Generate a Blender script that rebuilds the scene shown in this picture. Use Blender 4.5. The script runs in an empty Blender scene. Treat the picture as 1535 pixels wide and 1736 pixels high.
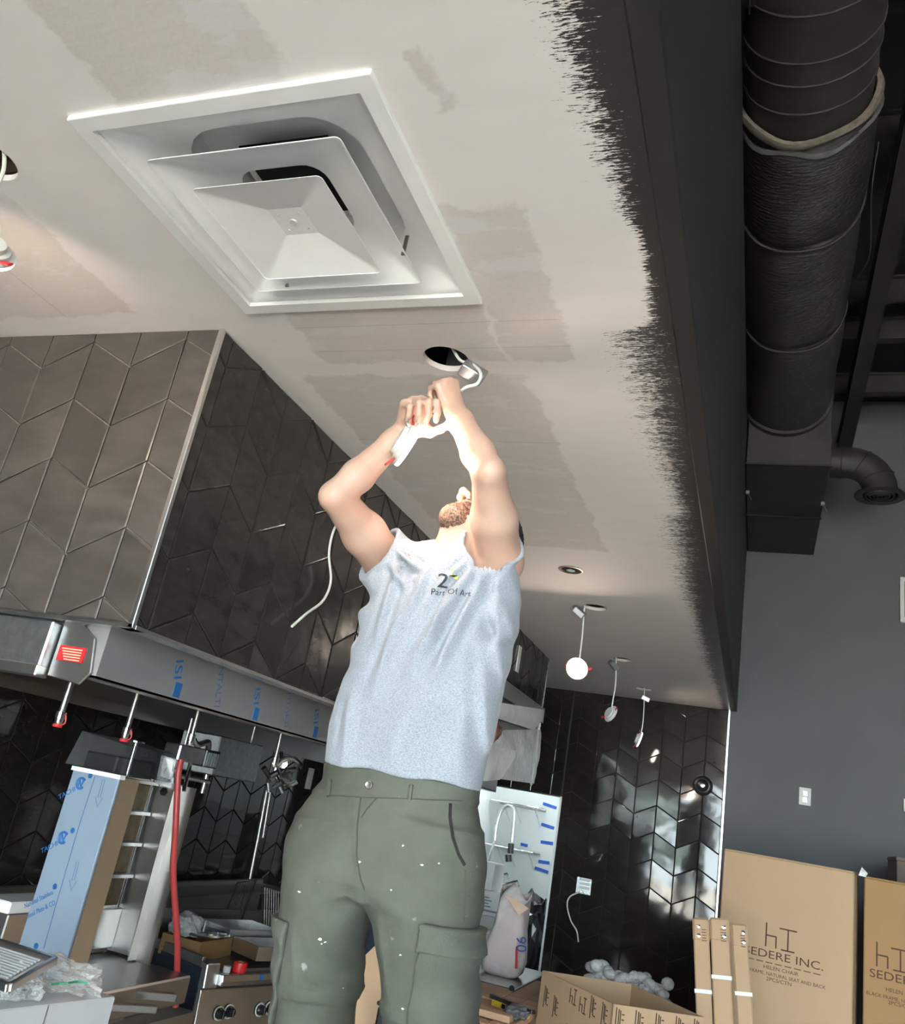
import bpy, bmesh, math, random
import numpy as np
from mathutils import Vector, Matrix, noise as mnoise
from mathutils.geometry import tessellate_polygon

random.seed(7)
scene = bpy.context.scene
C = scene.collection
PI = math.pi

# ------------------------------------------------------------------ camera
W, H = 1535, 1736
FOCAL = 1423.0
EYE = 1.75
CENTRE = (767.5, 868.0)
def _unit(v):
    v = np.array(v, float); return v / np.linalg.norm(v)
_y = _unit((1278 - CENTRE[0], 1467 - CENTRE[1], FOCAL))
_z = np.array((1517 - CENTRE[0], -3151 - CENTRE[1], FOCAL)); _z = _unit(_z - _y * (_z @ _y))
_x = np.cross(_y, _z)
ROT = np.array([_x, _y, _z])                 # world = ROT @ (right, down, forward)
cam_data = bpy.data.cameras.new('camera')
cam = bpy.data.objects.new('camera', cam_data); C.objects.link(cam)
cam_data.sensor_fit = 'HORIZONTAL'; cam_data.sensor_width = 36.0
cam_data.lens = FOCAL / W * 36.0
cam_data.clip_start = 0.05; cam_data.clip_end = 200
m = Matrix.Identity(4)
for r in range(3):
    m[r][0] = ROT[r, 0]; m[r][1] = -ROT[r, 1]; m[r][2] = -ROT[r, 2]
m[2][3] = EYE
cam.matrix_world = m
scene.camera = cam

def P(u, v, x=None, y=None, z=None):
    """world point seen at photo pixel (u, v) on the plane x=, y= or z="""
    d = ROT @ np.array([u - CENTRE[0], v - CENTRE[1], FOCAL])
    if y is not None: t = y / d[1]
    elif x is not None: t = x / d[0]
    else: t = (z - EYE) / d[2]
    return Vector((d[0] * t, d[1] * t, EYE + d[2] * t))

# ------------------------------------------------------------------ light
scene.view_settings.view_transform = 'Standard'
scene.view_settings.look = 'None'
scene.view_settings.gamma = 1.0
scene.view_settings.use_curve_mapping = False
scene.view_settings.exposure = 1.1
world = bpy.data.worlds.new('daylight'); scene.world = world
world.use_nodes = True
wn = world.node_tree
wn.nodes['Background'].inputs[0].default_value = (0.84, 0.92, 1.0, 1)
wn.nodes['Background'].inputs[1].default_value = 13.0
scene.cycles.max_bounces = 8
scene.cycles.diffuse_bounces = 5
scene.cycles.glossy_bounces = 4
scene.cycles.transparent_max_bounces = 12
scene.cycles.sample_clamp_indirect = 8.0
scene.cycles.caustics_reflective = False
scene.cycles.caustics_refractive = False

def sky_portal(name, loc, rot, sx, sy):
    l = bpy.data.lights.new(name, 'AREA'); l.shape = 'RECTANGLE'; l.size = sx; l.size_y = sy
    l.cycles.is_portal = True
    o = bpy.data.objects.new(name, l); C.objects.link(o); o.location = loc; o.rotation_euler = rot
    return o
FRONT_Y = -3.6
WIN_X0, WIN_X1, WIN_Z0, WIN_Z1 = -2.1, 4.6, 0.25, 3.7
sky_portal('window_sky', ((WIN_X0 + WIN_X1) / 2, FRONT_Y - 0.12, (WIN_Z0 + WIN_Z1) / 2), (PI / 2, 0, 0), WIN_X1 - WIN_X0, WIN_Z1 - WIN_Z0)
SIDE_X = 7.0

sun_data = bpy.data.lights.new('sun', 'SUN'); sun_data.energy = 120.0; sun_data.angle = 0.01; sun_data.color = (1.0, 0.92, 0.82)
sun = bpy.data.objects.new('sun', sun_data); C.objects.link(sun); sun.rotation_euler = (0.50, 0.10, 0)   # high over the street: reaches the shop floor just inside the windows

# ------------------------------------------------------------------ helpers: materials
def new_mat(name):
    mt = bpy.data.materials.new(name); mt.use_nodes = True
    return mt, mt.node_tree, mt.node_tree.nodes['Principled BSDF']
def lk(nt, a, b): nt.links.new(a, b)
def node(nt, typ, **kw):
    n = nt.nodes.new(typ)
    for k, v in kw.items():
        if k.startswith('i_'): n.inputs[k[2:].replace('_', ' ')].default_value = v
        else: setattr(n, k, v)
    return n
def math_(nt, op, a, b=None, clamp=False, c=None):
    n = nt.nodes.new('ShaderNodeMath'); n.operation = op; n.use_clamp = clamp
    for i, q in enumerate((a, b, c)):
        if q is None: continue
        if isinstance(q, (int, float)): n.inputs[i].default_value = q
        else: nt.links.new(q, n.inputs[i])
    return n.outputs[0]
def mix_col(nt, fac, a, b):
    n = nt.nodes.new('ShaderNodeMix'); n.data_type = 'RGBA'
    for s, q in ((0, fac), (6, a), (7, b)):
        if isinstance(q, (int, float)): n.inputs[s].default_value = q
        elif isinstance(q, tuple): n.inputs[s].default_value = q if len(q) == 4 else (*q, 1)
        else: nt.links.new(q, n.inputs[s])
    return n.outputs[2]
def coords(nt, kind='Object', scale=(1, 1, 1), jitter=False):
    tc = nt.nodes.new('ShaderNodeTexCoord')
    mp = nt.nodes.new('ShaderNodeMapping'); mp.inputs['Scale'].default_value = scale
    src = tc.outputs[kind]
    if jitter:
        oi = nt.nodes.new('ShaderNodeObjectInfo')
        va = nt.nodes.new('ShaderNodeVectorMath'); va.operation = 'ADD'
        cv = nt.nodes.new('ShaderNodeCombineXYZ')
        q = math_(nt, 'MULTIPLY', oi.outputs['Random'], 37.0)
        for i in range(3): nt.links.new(q, cv.inputs[i])
        nt.links.new(src, va.inputs[0]); nt.links.new(cv.outputs[0], va.inputs[1]); src = va.outputs[0]
    nt.links.new(src, mp.inputs[0])
    return mp.outputs[0]
def noise_(nt, vec, scale=5, detail=4, rough=0.55):
    n = nt.nodes.new('ShaderNodeTexNoise'); n.inputs['Scale'].default_value = scale
    n.inputs['Detail'].default_value = detail; n.inputs['Roughness'].default_value = rough
    if vec is not None: nt.links.new(vec, n.inputs['Vector'])
    return n.outputs['Fac']
def ramp_(nt, fac, stops):
    n = nt.nodes.new('ShaderNodeValToRGB')
    e = n.color_ramp.elements
    while len(e) < len(stops): e.new(0.5)
    for el, (p, c) in zip(e, stops):
        el.position = p; el.color = (c, c, c, 1) if isinstance(c, (int, float)) else (*c, 1)
    nt.links.new(fac, n.inputs[0])
    return n.outputs[0]
def bump_(nt, bsdf, height, strength=0.3, dist=0.01):
    b = nt.nodes.new('ShaderNodeBump'); b.inputs['Strength'].default_value = strength; b.inputs['Distance'].default_value = dist
    nt.links.new(height, b.inputs['Height']); nt.links.new(b.outputs[0], bsdf.inputs['Normal'])

def plain(name, col, rough=0.6, metal=0.0, var=0.08, nscale=14, bump=0.0, spec=0.5, scale=(1, 1, 1), coat=0.0):
    mt, nt, bs = new_mat(name)
    v = coords(nt, scale=scale, jitter=True)
    f = noise_(nt, v, nscale, 4)
    lo = tuple(c * (1 - var) for c in col); hi = tuple(min(1, c * (1 + var)) for c in col)
    lk(nt, mix_col(nt, ramp_(nt, f, [(0.3, 0.0), (0.7, 1.0)]), lo, hi), bs.inputs['Base Color'])
    bs.inputs['Roughness'].default_value = rough; bs.inputs['Metallic'].default_value = metal
    bs.inputs['Specular IOR Level'].default_value = spec; bs.inputs['Coat Weight'].default_value = coat
    if bump: bump_(nt, bs, f, bump, 0.004)
    return mt
def brushed(name, col=(0.60, 0.59, 0.57), rough=0.26, scale=(1.5, 1.5, 24), var=0.03):
    mt, nt, bs = new_mat(name)
    v = coords(nt, scale=scale, jitter=True)
    f = noise_(nt, v, 6, 3)
    lo = tuple(c * (1 - var) for c in col); hi = tuple(min(1, c * (1 + var)) for c in col)
    lk(nt, mix_col(nt, f, lo, hi), bs.inputs['Base Color'])
    bs.inputs['Roughness'].default_value = rough + 0.04
    bs.inputs['Metallic'].default_value = 1.0
    return mt
def emitter(name, col, strength):
    mt, nt, bs = new_mat(name)
    bs.inputs['Base Color'].default_value = (0.9, 0.9, 0.9, 1)
    bs.inputs['Emission Color'].default_value = (*col, 1); bs.inputs['Emission Strength'].default_value = strength
    return mt
def clear_film(name, opacity=0.25, col=(0.9, 0.9, 0.9), rough=0.15):
    mt, nt, bs = new_mat(name)
    v = coords(nt, jitter=True); f = noise_(nt, v, 30, 3)
    tr = nt.nodes.new('ShaderNodeBsdfTransparent')
    mx = nt.nodes.new('ShaderNodeMixShader')
    lw = nt.nodes.new('ShaderNodeLayerWeight'); lw.inputs[0].default_value = 0.35
    bs.inputs['Base Color'].default_value = (*col, 1); bs.inputs['Roughness'].default_value = rough
    fac = math_(nt, 'ADD', math_(nt, 'MULTIPLY', lw.outputs['Fresnel'], 0.6), math_(nt, 'MULTIPLY', f, opacity * 2 * 0.6), clamp=True)
    lk(nt, fac, mx.inputs[0]); lk(nt, tr.outputs[0], mx.inputs[1]); lk(nt, bs.outputs[0], mx.inputs[2])
    lk(nt, mx.outputs[0], nt.nodes['Material Output'].inputs[0])
    bump_(nt, bs, f, 0.6, 0.01)
    return mt
def glass_pane(name):
    mt, nt, bs = new_mat(name)
    tr = nt.nodes.new('ShaderNodeBsdfTransparent'); tr.inputs[0].default_value = (0.93, 0.96, 0.95, 1)
    gl = nt.nodes.new('ShaderNodeBsdfGlossy'); gl.inputs['Roughness'].default_value = 0.02
    fr = nt.nodes.new('ShaderNodeFresnel'); fr.inputs[0].default_value = 1.45
    mx = nt.nodes.new('ShaderNodeMixShader')
    lk(nt, fr.outputs[0], mx.inputs[0]); lk(nt, tr.outputs[0], mx.inputs[1]); lk(nt, gl.outputs[0], mx.inputs[2])
    lk(nt, mx.outputs[0], nt.nodes['Material Output'].inputs[0])
    return mt

# ------------------------------------------------------------------ helpers: objects
def tag(o, label=None, cat=None, group=None, kind=None):
    if label: o['label'] = label
    if cat: o['category'] = cat
    if group: o['group'] = group
    if kind: o['kind'] = kind
    return o
def thing(name, label, cat, loc, group=None):
    o = bpy.data.objects.new(name, None); C.objects.link(o)
    o.location = loc; o.empty_display_size = 0.05
    return tag(o, label, cat, group)
def adopt(o, parent):
    if parent is not None:
        o.parent = parent
        o.matrix_parent_inverse = inv_of(parent)
def inv_of(p):
    mm = Matrix.Identity(4)
    q = p
    chain = []
    while q is not None:
        chain.append(q); q = q.parent
    for q in reversed(chain):
        mm = mm @ (q.matrix_parent_inverse if q.parent else Matrix.Identity(4)) @ Matrix.LocRotScale(q.location, q.rotation_euler, q.scale)
    return mm.inverted()
def mesh_obj(name, verts, faces, mat=None, parent=None, smooth=False):
    me = bpy.data.meshes.new(name)
    me.from_pydata([tuple(v) for v in verts], [], [tuple(f) for f in faces]); me.update()
    if smooth: me.polygons.foreach_set('use_smooth', [True] * len(me.polygons))
    if mat: me.materials.append(mat)
    o = bpy.data.objects.new(name, me); C.objects.link(o)
    adopt(o, parent)
    return o
def frame_of(axis):
    a = Vector(axis).normalized()
    t = Vector((0, 0, 1)) if abs(a.z) < 0.9 else Vector((1, 0, 0))
    u = t.cross(a).normalized(); return u, a.cross(u).normalized(), a

class MB:
    """collects simple solids and links them as ONE mesh object"""
    def __init__(s): s.v = []; s.f = []
    def add(s, vs, fs):
        n = len(s.v); s.v += [Vector(q) for q in vs]; s.f += [tuple(i + n for i in f) for f in fs]; return s
    def box(s, x0, x1, y0, y1, z0, z1, M=None):
        vs = [Vector((x, y, z)) for x in (x0, x1) for y in (y0, y1) for z in (z0, z1)]
        if M: vs = [M @ q for q in vs]
        return s.add(vs, [(0, 1, 3, 2), (4, 6, 7, 5), (0, 4, 5, 1), (2, 3, 7, 6), (0, 2, 6, 4), (1, 5, 7, 3)])
    def bar(s, a, b, w, h, up=(0, 0, 1)):
        a = Vector(a); b = Vector(b); d = (b - a).normalized()
        u = Vector(up); u = (u - d * u.dot(d)); u = u.normalized() if u.length > 1e-4 else frame_of(d)[0]
        r = d.cross(u)
        vs = [q + r * (sx * w / 2) + u * (sy * h / 2) for q in (a, b) for sx, sy in ((-1, -1), (1, -1), (1, 1), (-1, 1))]
        return s.add(vs, [(3, 2, 1, 0), (4, 5, 6, 7), (0, 1, 5, 4), (1, 2, 6, 5), (2, 3, 7, 6), (3, 0, 4, 7)])
    def tube(s, pts, r, n=10, cap=True):
        pts = [Vector(p) for p in pts]; rs = r if isinstance(r, (list, tuple)) else [r] * len(pts)
        vs = []; fs = []; u = None
        for i, p in enumerate(pts):
            d = (pts[min(i + 1, len(pts) - 1)] - pts[max(i - 1, 0)])
            d = d.normalized() if d.length > 1e-9 else Vector((0, 0, 1))
            if u is None: u = frame_of(d)[0]
            u = u - d * u.dot(d); u = u.normalized() if u.length > 1e-6 else frame_of(d)[0]
            w = d.cross(u)
            for k in range(n):
                a = 2 * PI * k / n; vs.append(p + (u * math.cos(a) + w * math.sin(a)) * rs[i])
        for i in range(len(pts) - 1):
            for k in range(n):
                k2 = (k + 1) % n
                fs.append((i * n + k, i * n + k2, (i + 1) * n + k2, (i + 1) * n + k))
        if cap: fs.append(tuple(range(n - 1, -1, -1))); fs.append(tuple(range((len(pts) - 1) * n, len(pts) * n)))
        return s.add(vs, fs)
    def cyl(s, c, axis, r, h, n=20, r2=None):
        c = Vector(c); a = Vector(axis).normalized()
        return s.tube([c, c + a * h], [r, r if r2 is None else r2], n)
    def lathe(s, c, axis, prof, n=24, close=True):
        c = Vector(c); u, w, a = frame_of(axis)
        vs = []; fs = []
        for (r, h) in prof:
            for k in range(n):
                t = 2 * PI * k / n; vs.append(c + a * h + (u * math.cos(t) + w * math.sin(t)) * max(r, 1e-4))
        for i in range(len(prof) - 1):
            for k in range(n):
                k2 = (k + 1) % n; fs.append((i * n + k, i * n + k2, (i + 1) * n + k2, (i + 1) * n + k))
        if close: fs.append(tuple(range(n - 1, -1, -1))); fs.append(tuple(range((len(prof) - 1) * n, len(prof) * n)))
        return s.add(vs, fs)
    def prism(s, poly, off):
        off = Vector(off); n = len(poly); poly = [Vector(p) for p in poly]
        vs = poly + [p + off for p in poly]
        return s.add(vs, [tuple(range(n - 1, -1, -1)), tuple(range(n, 2 * n))] + [(i, (i + 1) % n, (i + 1) % n + n, i + n) for i in range(n)])
    def build(s, name, mat, parent=None, smooth=False, bevel=0.0, seg=1, label=None):
        o = mesh_obj(name, s.v, s.f, mat, parent)
        bm = bmesh.new(); bm.from_mesh(o.data)
        bmesh.ops.recalc_face_normals(bm, faces=bm.faces)
        if bevel:
            es = [e for e in bm.edges if len(e.link_faces) == 2 and e.calc_face_angle(0) > 0.6]
            bmesh.ops.bevel(bm, geom=es, offset=bevel, segments=seg, affect='EDGES', clamp_overlap=True)
        if smooth:
            for f in bm.faces: f.smooth = True
            for e in bm.edges:
                if len(e.link_faces) == 2 and e.calc_face_angle(0) > 0.7: e.smooth = False
        bm.to_mesh(o.data); bm.free()
        if label: o['label'] = label
        return o
def curve_pts(pts, n=12):
    """Catmull-Rom through the points"""
    pts = [Vector(p) for p in pts]; out = []
    q = [pts[0] * 2 - pts[1]] + pts + [pts[-1] * 2 - pts[-2]]
    for i in range(1, len(q) - 2):
        for k in range(n):
            t = k / n
            out.append(0.5 * ((2 * q[i]) + (q[i + 1] - q[i - 1]) * t + (2 * q[i - 1] - 5 * q[i] + 4 * q[i + 1] - q[i + 2]) * t * t + (3 * q[i] - q[i - 1] - 3 * q[i + 1] + q[i + 2]) * t ** 3))
    out.append(pts[-1]); return out
_fonts = {}
def lettering(name, txt, size, org, right, up, mat, parent, stretch=1.0, depth=0.0004, align='CENTER', shear=0.0, spacing=1.0):
    cu = bpy.data.curves.new('lettering', 'FONT'); cu.body = txt; cu.size = size; cu.align_x = align; cu.extrude = depth
    cu.shear = shear; cu.space_character = spacing; cu.resolution_u = 3
    tmp = bpy.data.objects.new('lettering_tmp', cu); C.objects.link(tmp)
    dg = bpy.context.evaluated_depsgraph_get(); me = bpy.data.meshes.new_from_object(tmp.evaluated_get(dg))
    bpy.data.objects.remove(tmp); bpy.data.curves.remove(cu)
    r = Vector(right).normalized(); u = Vector(up).normalized(); nn = r.cross(u)
    M = Matrix.Identity(4)
    for i in range(3): M[i][0] = r[i] * stretch; M[i][1] = u[i]; M[i][2] = nn[i]; M[i][3] = Vector(org)[i]
    me.transform(M); me.materials.clear(); me.materials.append(mat)
    me.name = name
    o = bpy.data.objects.new(name, me); C.objects.link(o); adopt(o, parent)
    return o
# ------------------------------------------------------------------ materials
M = {}
M['stainless'] = brushed('stainless_steel')
M['stainless_dark'] = brushed('dull_stainless', (0.36, 0.35, 0.34), 0.34)
M['chrome'] = plain('chrome', (0.8, 0.8, 0.8), 0.12, 1.0, 0.03)
M['galvanised'] = plain('galvanised_steel', (0.55, 0.58, 0.6), 0.35, 1.0, 0.15, 40)
M['aluminium'] = plain('aluminium', (0.72, 0.72, 0.72), 0.3, 1.0, 0.05)
M['trim_metal'] = plain('tile_edge_trim', (0.78, 0.77, 0.75), 0.25, 1.0, 0.05)
M['white_enamel'] = plain('white_enamel', (0.87, 0.87, 0.87), 0.28, 0, 0.02, coat=0.4)
M['white_plastic'] = plain('white_plastic', (0.66, 0.66, 0.64), 0.4, 0, 0.03)
M['duct_shade'] = plain('painted_duct_shade', (0.004, 0.004, 0.004), 0.9)
M['black_plastic'] = plain('black_plastic', (0.012, 0.012, 0.013), 0.35)
M['black_rubber'] = plain('black_rubber', (0.015, 0.015, 0.015), 0.7)
M['red_plastic'] = plain('red_plastic', (0.55, 0.03, 0.03), 0.4)
M['red_hose'] = plain('red_hose', (0.42, 0.05, 0.05), 0.4)
M['wire_white'] = plain('white_cable', (0.78, 0.77, 0.72), 0.45)
M['duct_black'] = plain('black_painted_duct', (0.022, 0.0185, 0.018), 0.6, 0, 0.25, 6, 0.1)
M['wrap_black'] = None
M['steel_black'] = plain('black_painted_steel', (0.018, 0.015, 0.015), 0.8, 0, 0.2, 8)
M['deck_black'] = plain('black_roof_deck', (0.008, 0.007, 0.008), 0.8, 0, 0.2, 5)
M['paint_dark'] = plain('charcoal_wall_paint', (0.084, 0.086, 0.097), 0.62, 0, 0.05, 3, 0.05)
M['paint_black'] = plain('black_soffit_paint', (0.0135, 0.012, 0.013), 0.6, 0, 0.1, 6, 0.05)
M['grout'] = plain('dark_grout', (0.030, 0.028, 0.028), 0.8, 0, 0.2, 60)
M['grout_light'] = plain('dusty_grout', (0.22, 0.20, 0.19), 0.9, 0, 0.3, 60)
M['kitchen_floor'] = plain('concrete_floor', (0.52, 0.48, 0.44), 0.6, 0, 0.15, 3, 0.1)
M['white_wall'] = plain('off_white_wall', (0.62, 0.66, 0.65), 0.5, 0, 0.04, 4)
M['blue_tape'] = plain('blue_masking_tape', (0.02, 0.10, 0.48), 0.6)
M['print_brown'] = plain('brown_carton_print', (0.075, 0.035, 0.022), 0.8)
M['print_black'] = plain('black_print', (0.02, 0.02, 0.03), 0.7)
M['print_blue'] = plain('blue_film_print', (0.015, 0.12, 0.36), 0.5)
M['print_faint'] = plain('faint_blue_film_print', (0.10, 0.16, 0.30), 0.5)
M['film_blue'] = plain('blue_protective_film', (0.25, 0.32, 0.41), 0.32, 0.15, 0.04, 5)
M['strap_white'] = plain('white_strapping', (0.75, 0.78, 0.78), 0.4)
M['yellow'] = plain('yellow_paint', (0.62, 0.45, 0.03), 0.5)
M['timber'] = plain('raw_timber', (0.58, 0.37, 0.24), 0.7, 0, 0.22, 4, 0.1, scale=(1, 9, 9))
M['paper'] = plain('white_paper', (0.75, 0.75, 0.74), 0.6)
M['firebrick'] = plain('ceramic_burner', (0.24, 0.18, 0.11), 0.75, 0, 0.25, 30, 0.2)
M['label_red'] = plain('red_label', (0.50, 0.015, 0.02), 0.45)
M['print_cream'] = plain('cream_print', (0.70, 0.45, 0.30), 0.6)
M['film_clear'] = clear_film('clear_plastic_film', 0.28)
M['film_dark'] = clear_film('thin_dark_film', 0.10, (0.25, 0.25, 0.26), 0.3)
M['carton_white'] = plain('glossy_white_carton', (0.50, 0.50, 0.51), 0.2, 0, 0.03, coat=0.3)
M['satin_aluminium'] = plain('satin_aluminium', (0.62, 0.66, 0.70), 0.45, 0.35)
M['film_milky'] = clear_film('milky_plastic_film', 0.75, (0.85, 0.83, 0.82), 0.3)
M['bubble'] = clear_film('bubble_wrap_plastic', 0.6, (0.92, 0.92, 0.92), 0.12)
M['glass'] = glass_pane('window_glass')
M['leaf'] = plain('leaf_green', (0.05, 0.14, 0.03), 0.6, 0, 0.4, 8)
M['bark'] = plain('bark', (0.10, 0.07, 0.05), 0.9, 0, 0.3, 10)
M['pavement'] = plain('pavement', (0.24, 0.23, 0.215), 0.9, 0, 0.1, 4)

def wrap_mat():
    mt, nt, bs = new_mat('black_foil_insulation')
    v = coords(nt, scale=(1, 1, 1)); f = noise_(nt, coords(nt, scale=(3, 14, 3)), 6, 5, 0.65); g = noise_(nt, v, 7, 3)
    lk(nt, mix_col(nt, ramp_(nt, g, [(0.35, 0.0), (0.7, 1.0)]), (0.015, 0.013, 0.014), (0.030, 0.025, 0.024)), bs.inputs['Base Color'])
    bs.inputs['Roughness'].default_value = 0.42
    bump_(nt, bs, f, 0.75, 0.02)
    return mt
M['wrap_black'] = wrap_mat()

def tile_mat(name, base, haze_col, haze, rough_lo, rough_hi, bump, nscale=9):
    mt, nt, bs = new_mat(name)
    v = coords(nt, jitter=True); vs = coords(nt, scale=(1.2, 3.2, 1), jitter=True)
    f = noise_(nt, vs, 7, 5, 0.62); g = noise_(nt, v, nscale, 2, 0.4); s = noise_(nt, v, 90, 2)
    oi = nt.nodes.new('ShaderNodeObjectInfo')
    hz = math_(nt, 'MULTIPLY', ramp_(nt, f, [(0.18, 0.0), (0.85, 1.0)]), math_(nt, 'ADD', math_(nt, 'MULTIPLY', oi.outputs['Random'], 0.5), 0.6))
    hz = math_(nt, 'MULTIPLY', hz, haze, clamp=True)
    lk(nt, mix_col(nt, hz, base, haze_col), bs.inputs['Base Color'])
    lk(nt, math_(nt, 'ADD', math_(nt, 'MULTIPLY', hz, rough_hi - rough_lo), rough_lo, clamp=True), bs.inputs['Roughness'])
    hgt = math_(nt, 'ADD', g, math_(nt, 'MULTIPLY', s, 0.006))
    bump_(nt, bs, hgt, bump, 0.02)
    return mt
M['tile_dusty'] = tile_mat('dusty_black_tile', (0.030, 0.026, 0.024), (0.092, 0.080, 0.075), 0.8, 0.30, 0.60, 0.10)
M['tile_smeared'] = tile_mat('smeared_black_tile', (0.016, 0.0135, 0.013), (0.12, 0.105, 0.098), 0.40, 0.10, 0.45, 0.12)
M['tile_gloss'] = tile_mat('glossy_black_tile', (0.014, 0.0115, 0.011), (0.06, 0.05, 0.046), 0.32, 0.05, 0.16, 0.15, 3.6)

def cardboard_mat(name, col):
    mt, nt, bs = new_mat(name)
    f = noise_(nt, coords(nt, scale=(1, 1, 0.6)), 3, 4); g = noise_(nt, coords(nt, scale=(40, 40, 3)), 4, 2)
    lo = tuple(c * 0.88 for c in col); hi = tuple(c * 1.06 for c in col)
    lk(nt, mix_col(nt, math_(nt, 'ADD', math_(nt, 'MULTIPLY', f, 0.8), math_(nt, 'MULTIPLY', g, 0.2)), lo, hi), bs.inputs['Base Color'])
    bs.inputs['Roughness'].default_value = 0.8
    bump_(nt, bs, math_(nt, 'ADD', f, math_(nt, 'MULTIPLY', g, 0.15)), 0.12, 0.01)
    return mt
M['cardboard'] = cardboard_mat('cardboard', (0.45, 0.305, 0.19))
M['cardboard_dark'] = cardboard_mat('golden_cardboard', (0.34, 0.195, 0.085))
M['cardboard_brown'] = cardboard_mat('dark_brown_cardboard', (0.16, 0.12, 0.10))

# ceiling: white paint, unpainted board, and the black roller edge
CEIL = 2.85
EDGE_X = -0.23
def ceiling_mat():
    mt, nt, bs = new_mat('half_painted_ceiling')
    tc = nt.nodes.new('ShaderNodeTexCoord'); sx = nt.nodes.new('ShaderNodeSeparateXYZ'); lk(nt, tc.outputs['Object'], sx.inputs[0])
    x, y = sx.outputs[0], sx.outputs[1]
    fine = noise_(nt, coords(nt, scale=(30, 170, 1)), 1.7, 4, 0.72)
    rag = noise_(nt, coords(nt, scale=(3, 16, 1)), 3.0, 2, 0.5)
    # boundary of the black paint along y: (y, middle x, half width)
    prof = [(-3.6, -0.34, 0.05), (0.8, -0.325, 0.050), (0.93, -0.320, 0.042), (1.06, -0.308, 0.048), (1.20, -0.288, 0.034), (1.31, -0.280, 0.022), (1.325, -0.262, 0.012),
            (1.50, -0.268, 0.018), (1.672, -0.276, 0.024), (1.680, -0.330, 0.085), (2.0, -0.322, 0.080), (2.35, -0.318, 0.072), (2.70, -0.300, 0.045), (2.82, -0.290, 0.045), (2.835, -0.325, 0.078),
            (3.3, -0.335, 0.075), (3.9, -0.345, 0.065), (4.4, -0.335, 0.045), (5.3, -0.330, 0.06), (6.2, -0.30, 0.035), (7.05, -0.285, 0.03)]
    y0, y1 = -3.6, 7.05
    yn = math_(nt, 'DIVIDE', math_(nt, 'SUBTRACT', y, y0), y1 - y0)
    mid = ramp_(nt, yn, [((q[0] - y0) / (y1 - y0), (q[1] + 0.5) / 0.5) for q in prof])
    wid = ramp_(nt, yn, [((q[0] - y0) / (y1 - y0), q[2] * 8) for q in prof])
    xm = math_(nt, 'SUBTRACT', math_(nt, 'MULTIPLY', mid, 0.5), 0.5)
    d = math_(nt, 'DIVIDE', math_(nt, 'SUBTRACT', x, xm), math_(nt, 'DIVIDE', wid, 8.0))
    d = math_(nt, 'ADD', d, math_(nt, 'MULTIPLY', math_(nt, 'SUBTRACT', fine, 0.5), 6.0))
    d = math_(nt, 'ADD', d, math_(nt, 'MULTIPLY', math_(nt, 'SUBTRACT', rag, 0.5), 1.6))
    black = ramp_(nt, math_(nt, 'ADD', math_(nt, 'MULTIPLY', d, 0.5), 0.5), [(0.46, 0.0), (0.56, 1.0)])
    # bare board between the painted bands
    wob = noise_(nt, coords(nt, scale=(1, 1, 1)), 9, 4, 0.7)
    wv = math_(nt, 'MULTIPLY', math_(nt, 'SUBTRACT', wob, 0.5), 0.10)
    def boxmask(a, b, c, e, soft=0.012):
        def edge(q, lim, sgn):
            return math_(nt, 'DIVIDE', math_(nt, 'MULTIPLY', math_(nt, 'SUBTRACT', math_(nt, 'ADD', q, wv), lim), sgn), soft, clamp=True)
        r = math_(nt, 'MINIMUM', edge(x, a, 1), edge(x, b, -1))
        r = math_(nt, 'MINIMUM', r, edge(y, c, 1)); return math_(nt, 'MINIMUM', r, edge(y, e, -1))
    bare = None
    for q in [(-1.17, -0.80, -1.0, 0.92), (-0.655, -0.475, 1.225, 1.80), (-1.19, -0.655, 1.50, 1.80), (-2.6, -1.63, 1.05, 1.535), (-1.31, -0.62, 1.86, 3.3), (-0.575, -0.53, 0.875, 0.998)]:
        b = boxmask(*q); bare = b if bare is None else math_(nt, 'MAXIMUM', bare, b)
    stip = noise_(nt, coords(nt, scale=(1, 1, 1)), 130, 3, 0.6); streak = noise_(nt, coords(nt, scale=(2.5, 40, 1)), 3, 3)
    board = mix_col(nt, math_(nt, 'ADD', math_(nt, 'MULTIPLY', stip, 0.55), math_(nt, 'MULTIPLY', streak, 0.45)), (0.58, 0.53, 0.51), (0.71, 0.662, 0.645))
    blob = noise_(nt, coords(nt, scale=(4, 9, 1)), 1.3, 4, 0.6)
    mud = ramp_(nt, blob, [(0.565, 0.0), (0.60, 1.0)])
    board = mix_col(nt, math_(nt, 'MULTIPLY', mud, 0.75), board, (0.69, 0.66, 0.675))
    # straight board joints
    def line(q, at, w=0.0012): return math_(nt, 'LESS_THAN', math_(nt, 'ABSOLUTE', math_(nt, 'SUBTRACT', q, at)), w)
    jt = math_(nt, 'MAXIMUM', line(y, 1.62), math_(nt, 'MAXIMUM', line(y, 1.735, 0.0008), math_(nt, 'MAXIMUM', line(x, -1.885), line(y, 2.28))))
    board = mix_col(nt, math_(nt, 'MULTIPLY', jt, 0.55), board, (0.30, 0.27, 0.25))
    rol = noise_(nt, coords(nt, scale=(2, 7, 1)), 2.5, 3)
    white = mix_col(nt, rol, (0.735, 0.690, 0.682), (0.805, 0.760, 0.752))
    # taped strip of filler along the hood
    tape = boxmask(-1.50, -1.40, 1.62, 4.4, 0.006)
    white = mix_col(nt, math_(nt, 'MULTIPLY', tape, 0.6), white, (0.72, 0.74, 0.76))
    col = mix_col(nt, bare, white, board)
    col = mix_col(nt, black, col, (0.030, 0.026, 0.026))
    lk(nt, col, bs.inputs['Base Color'])
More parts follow.
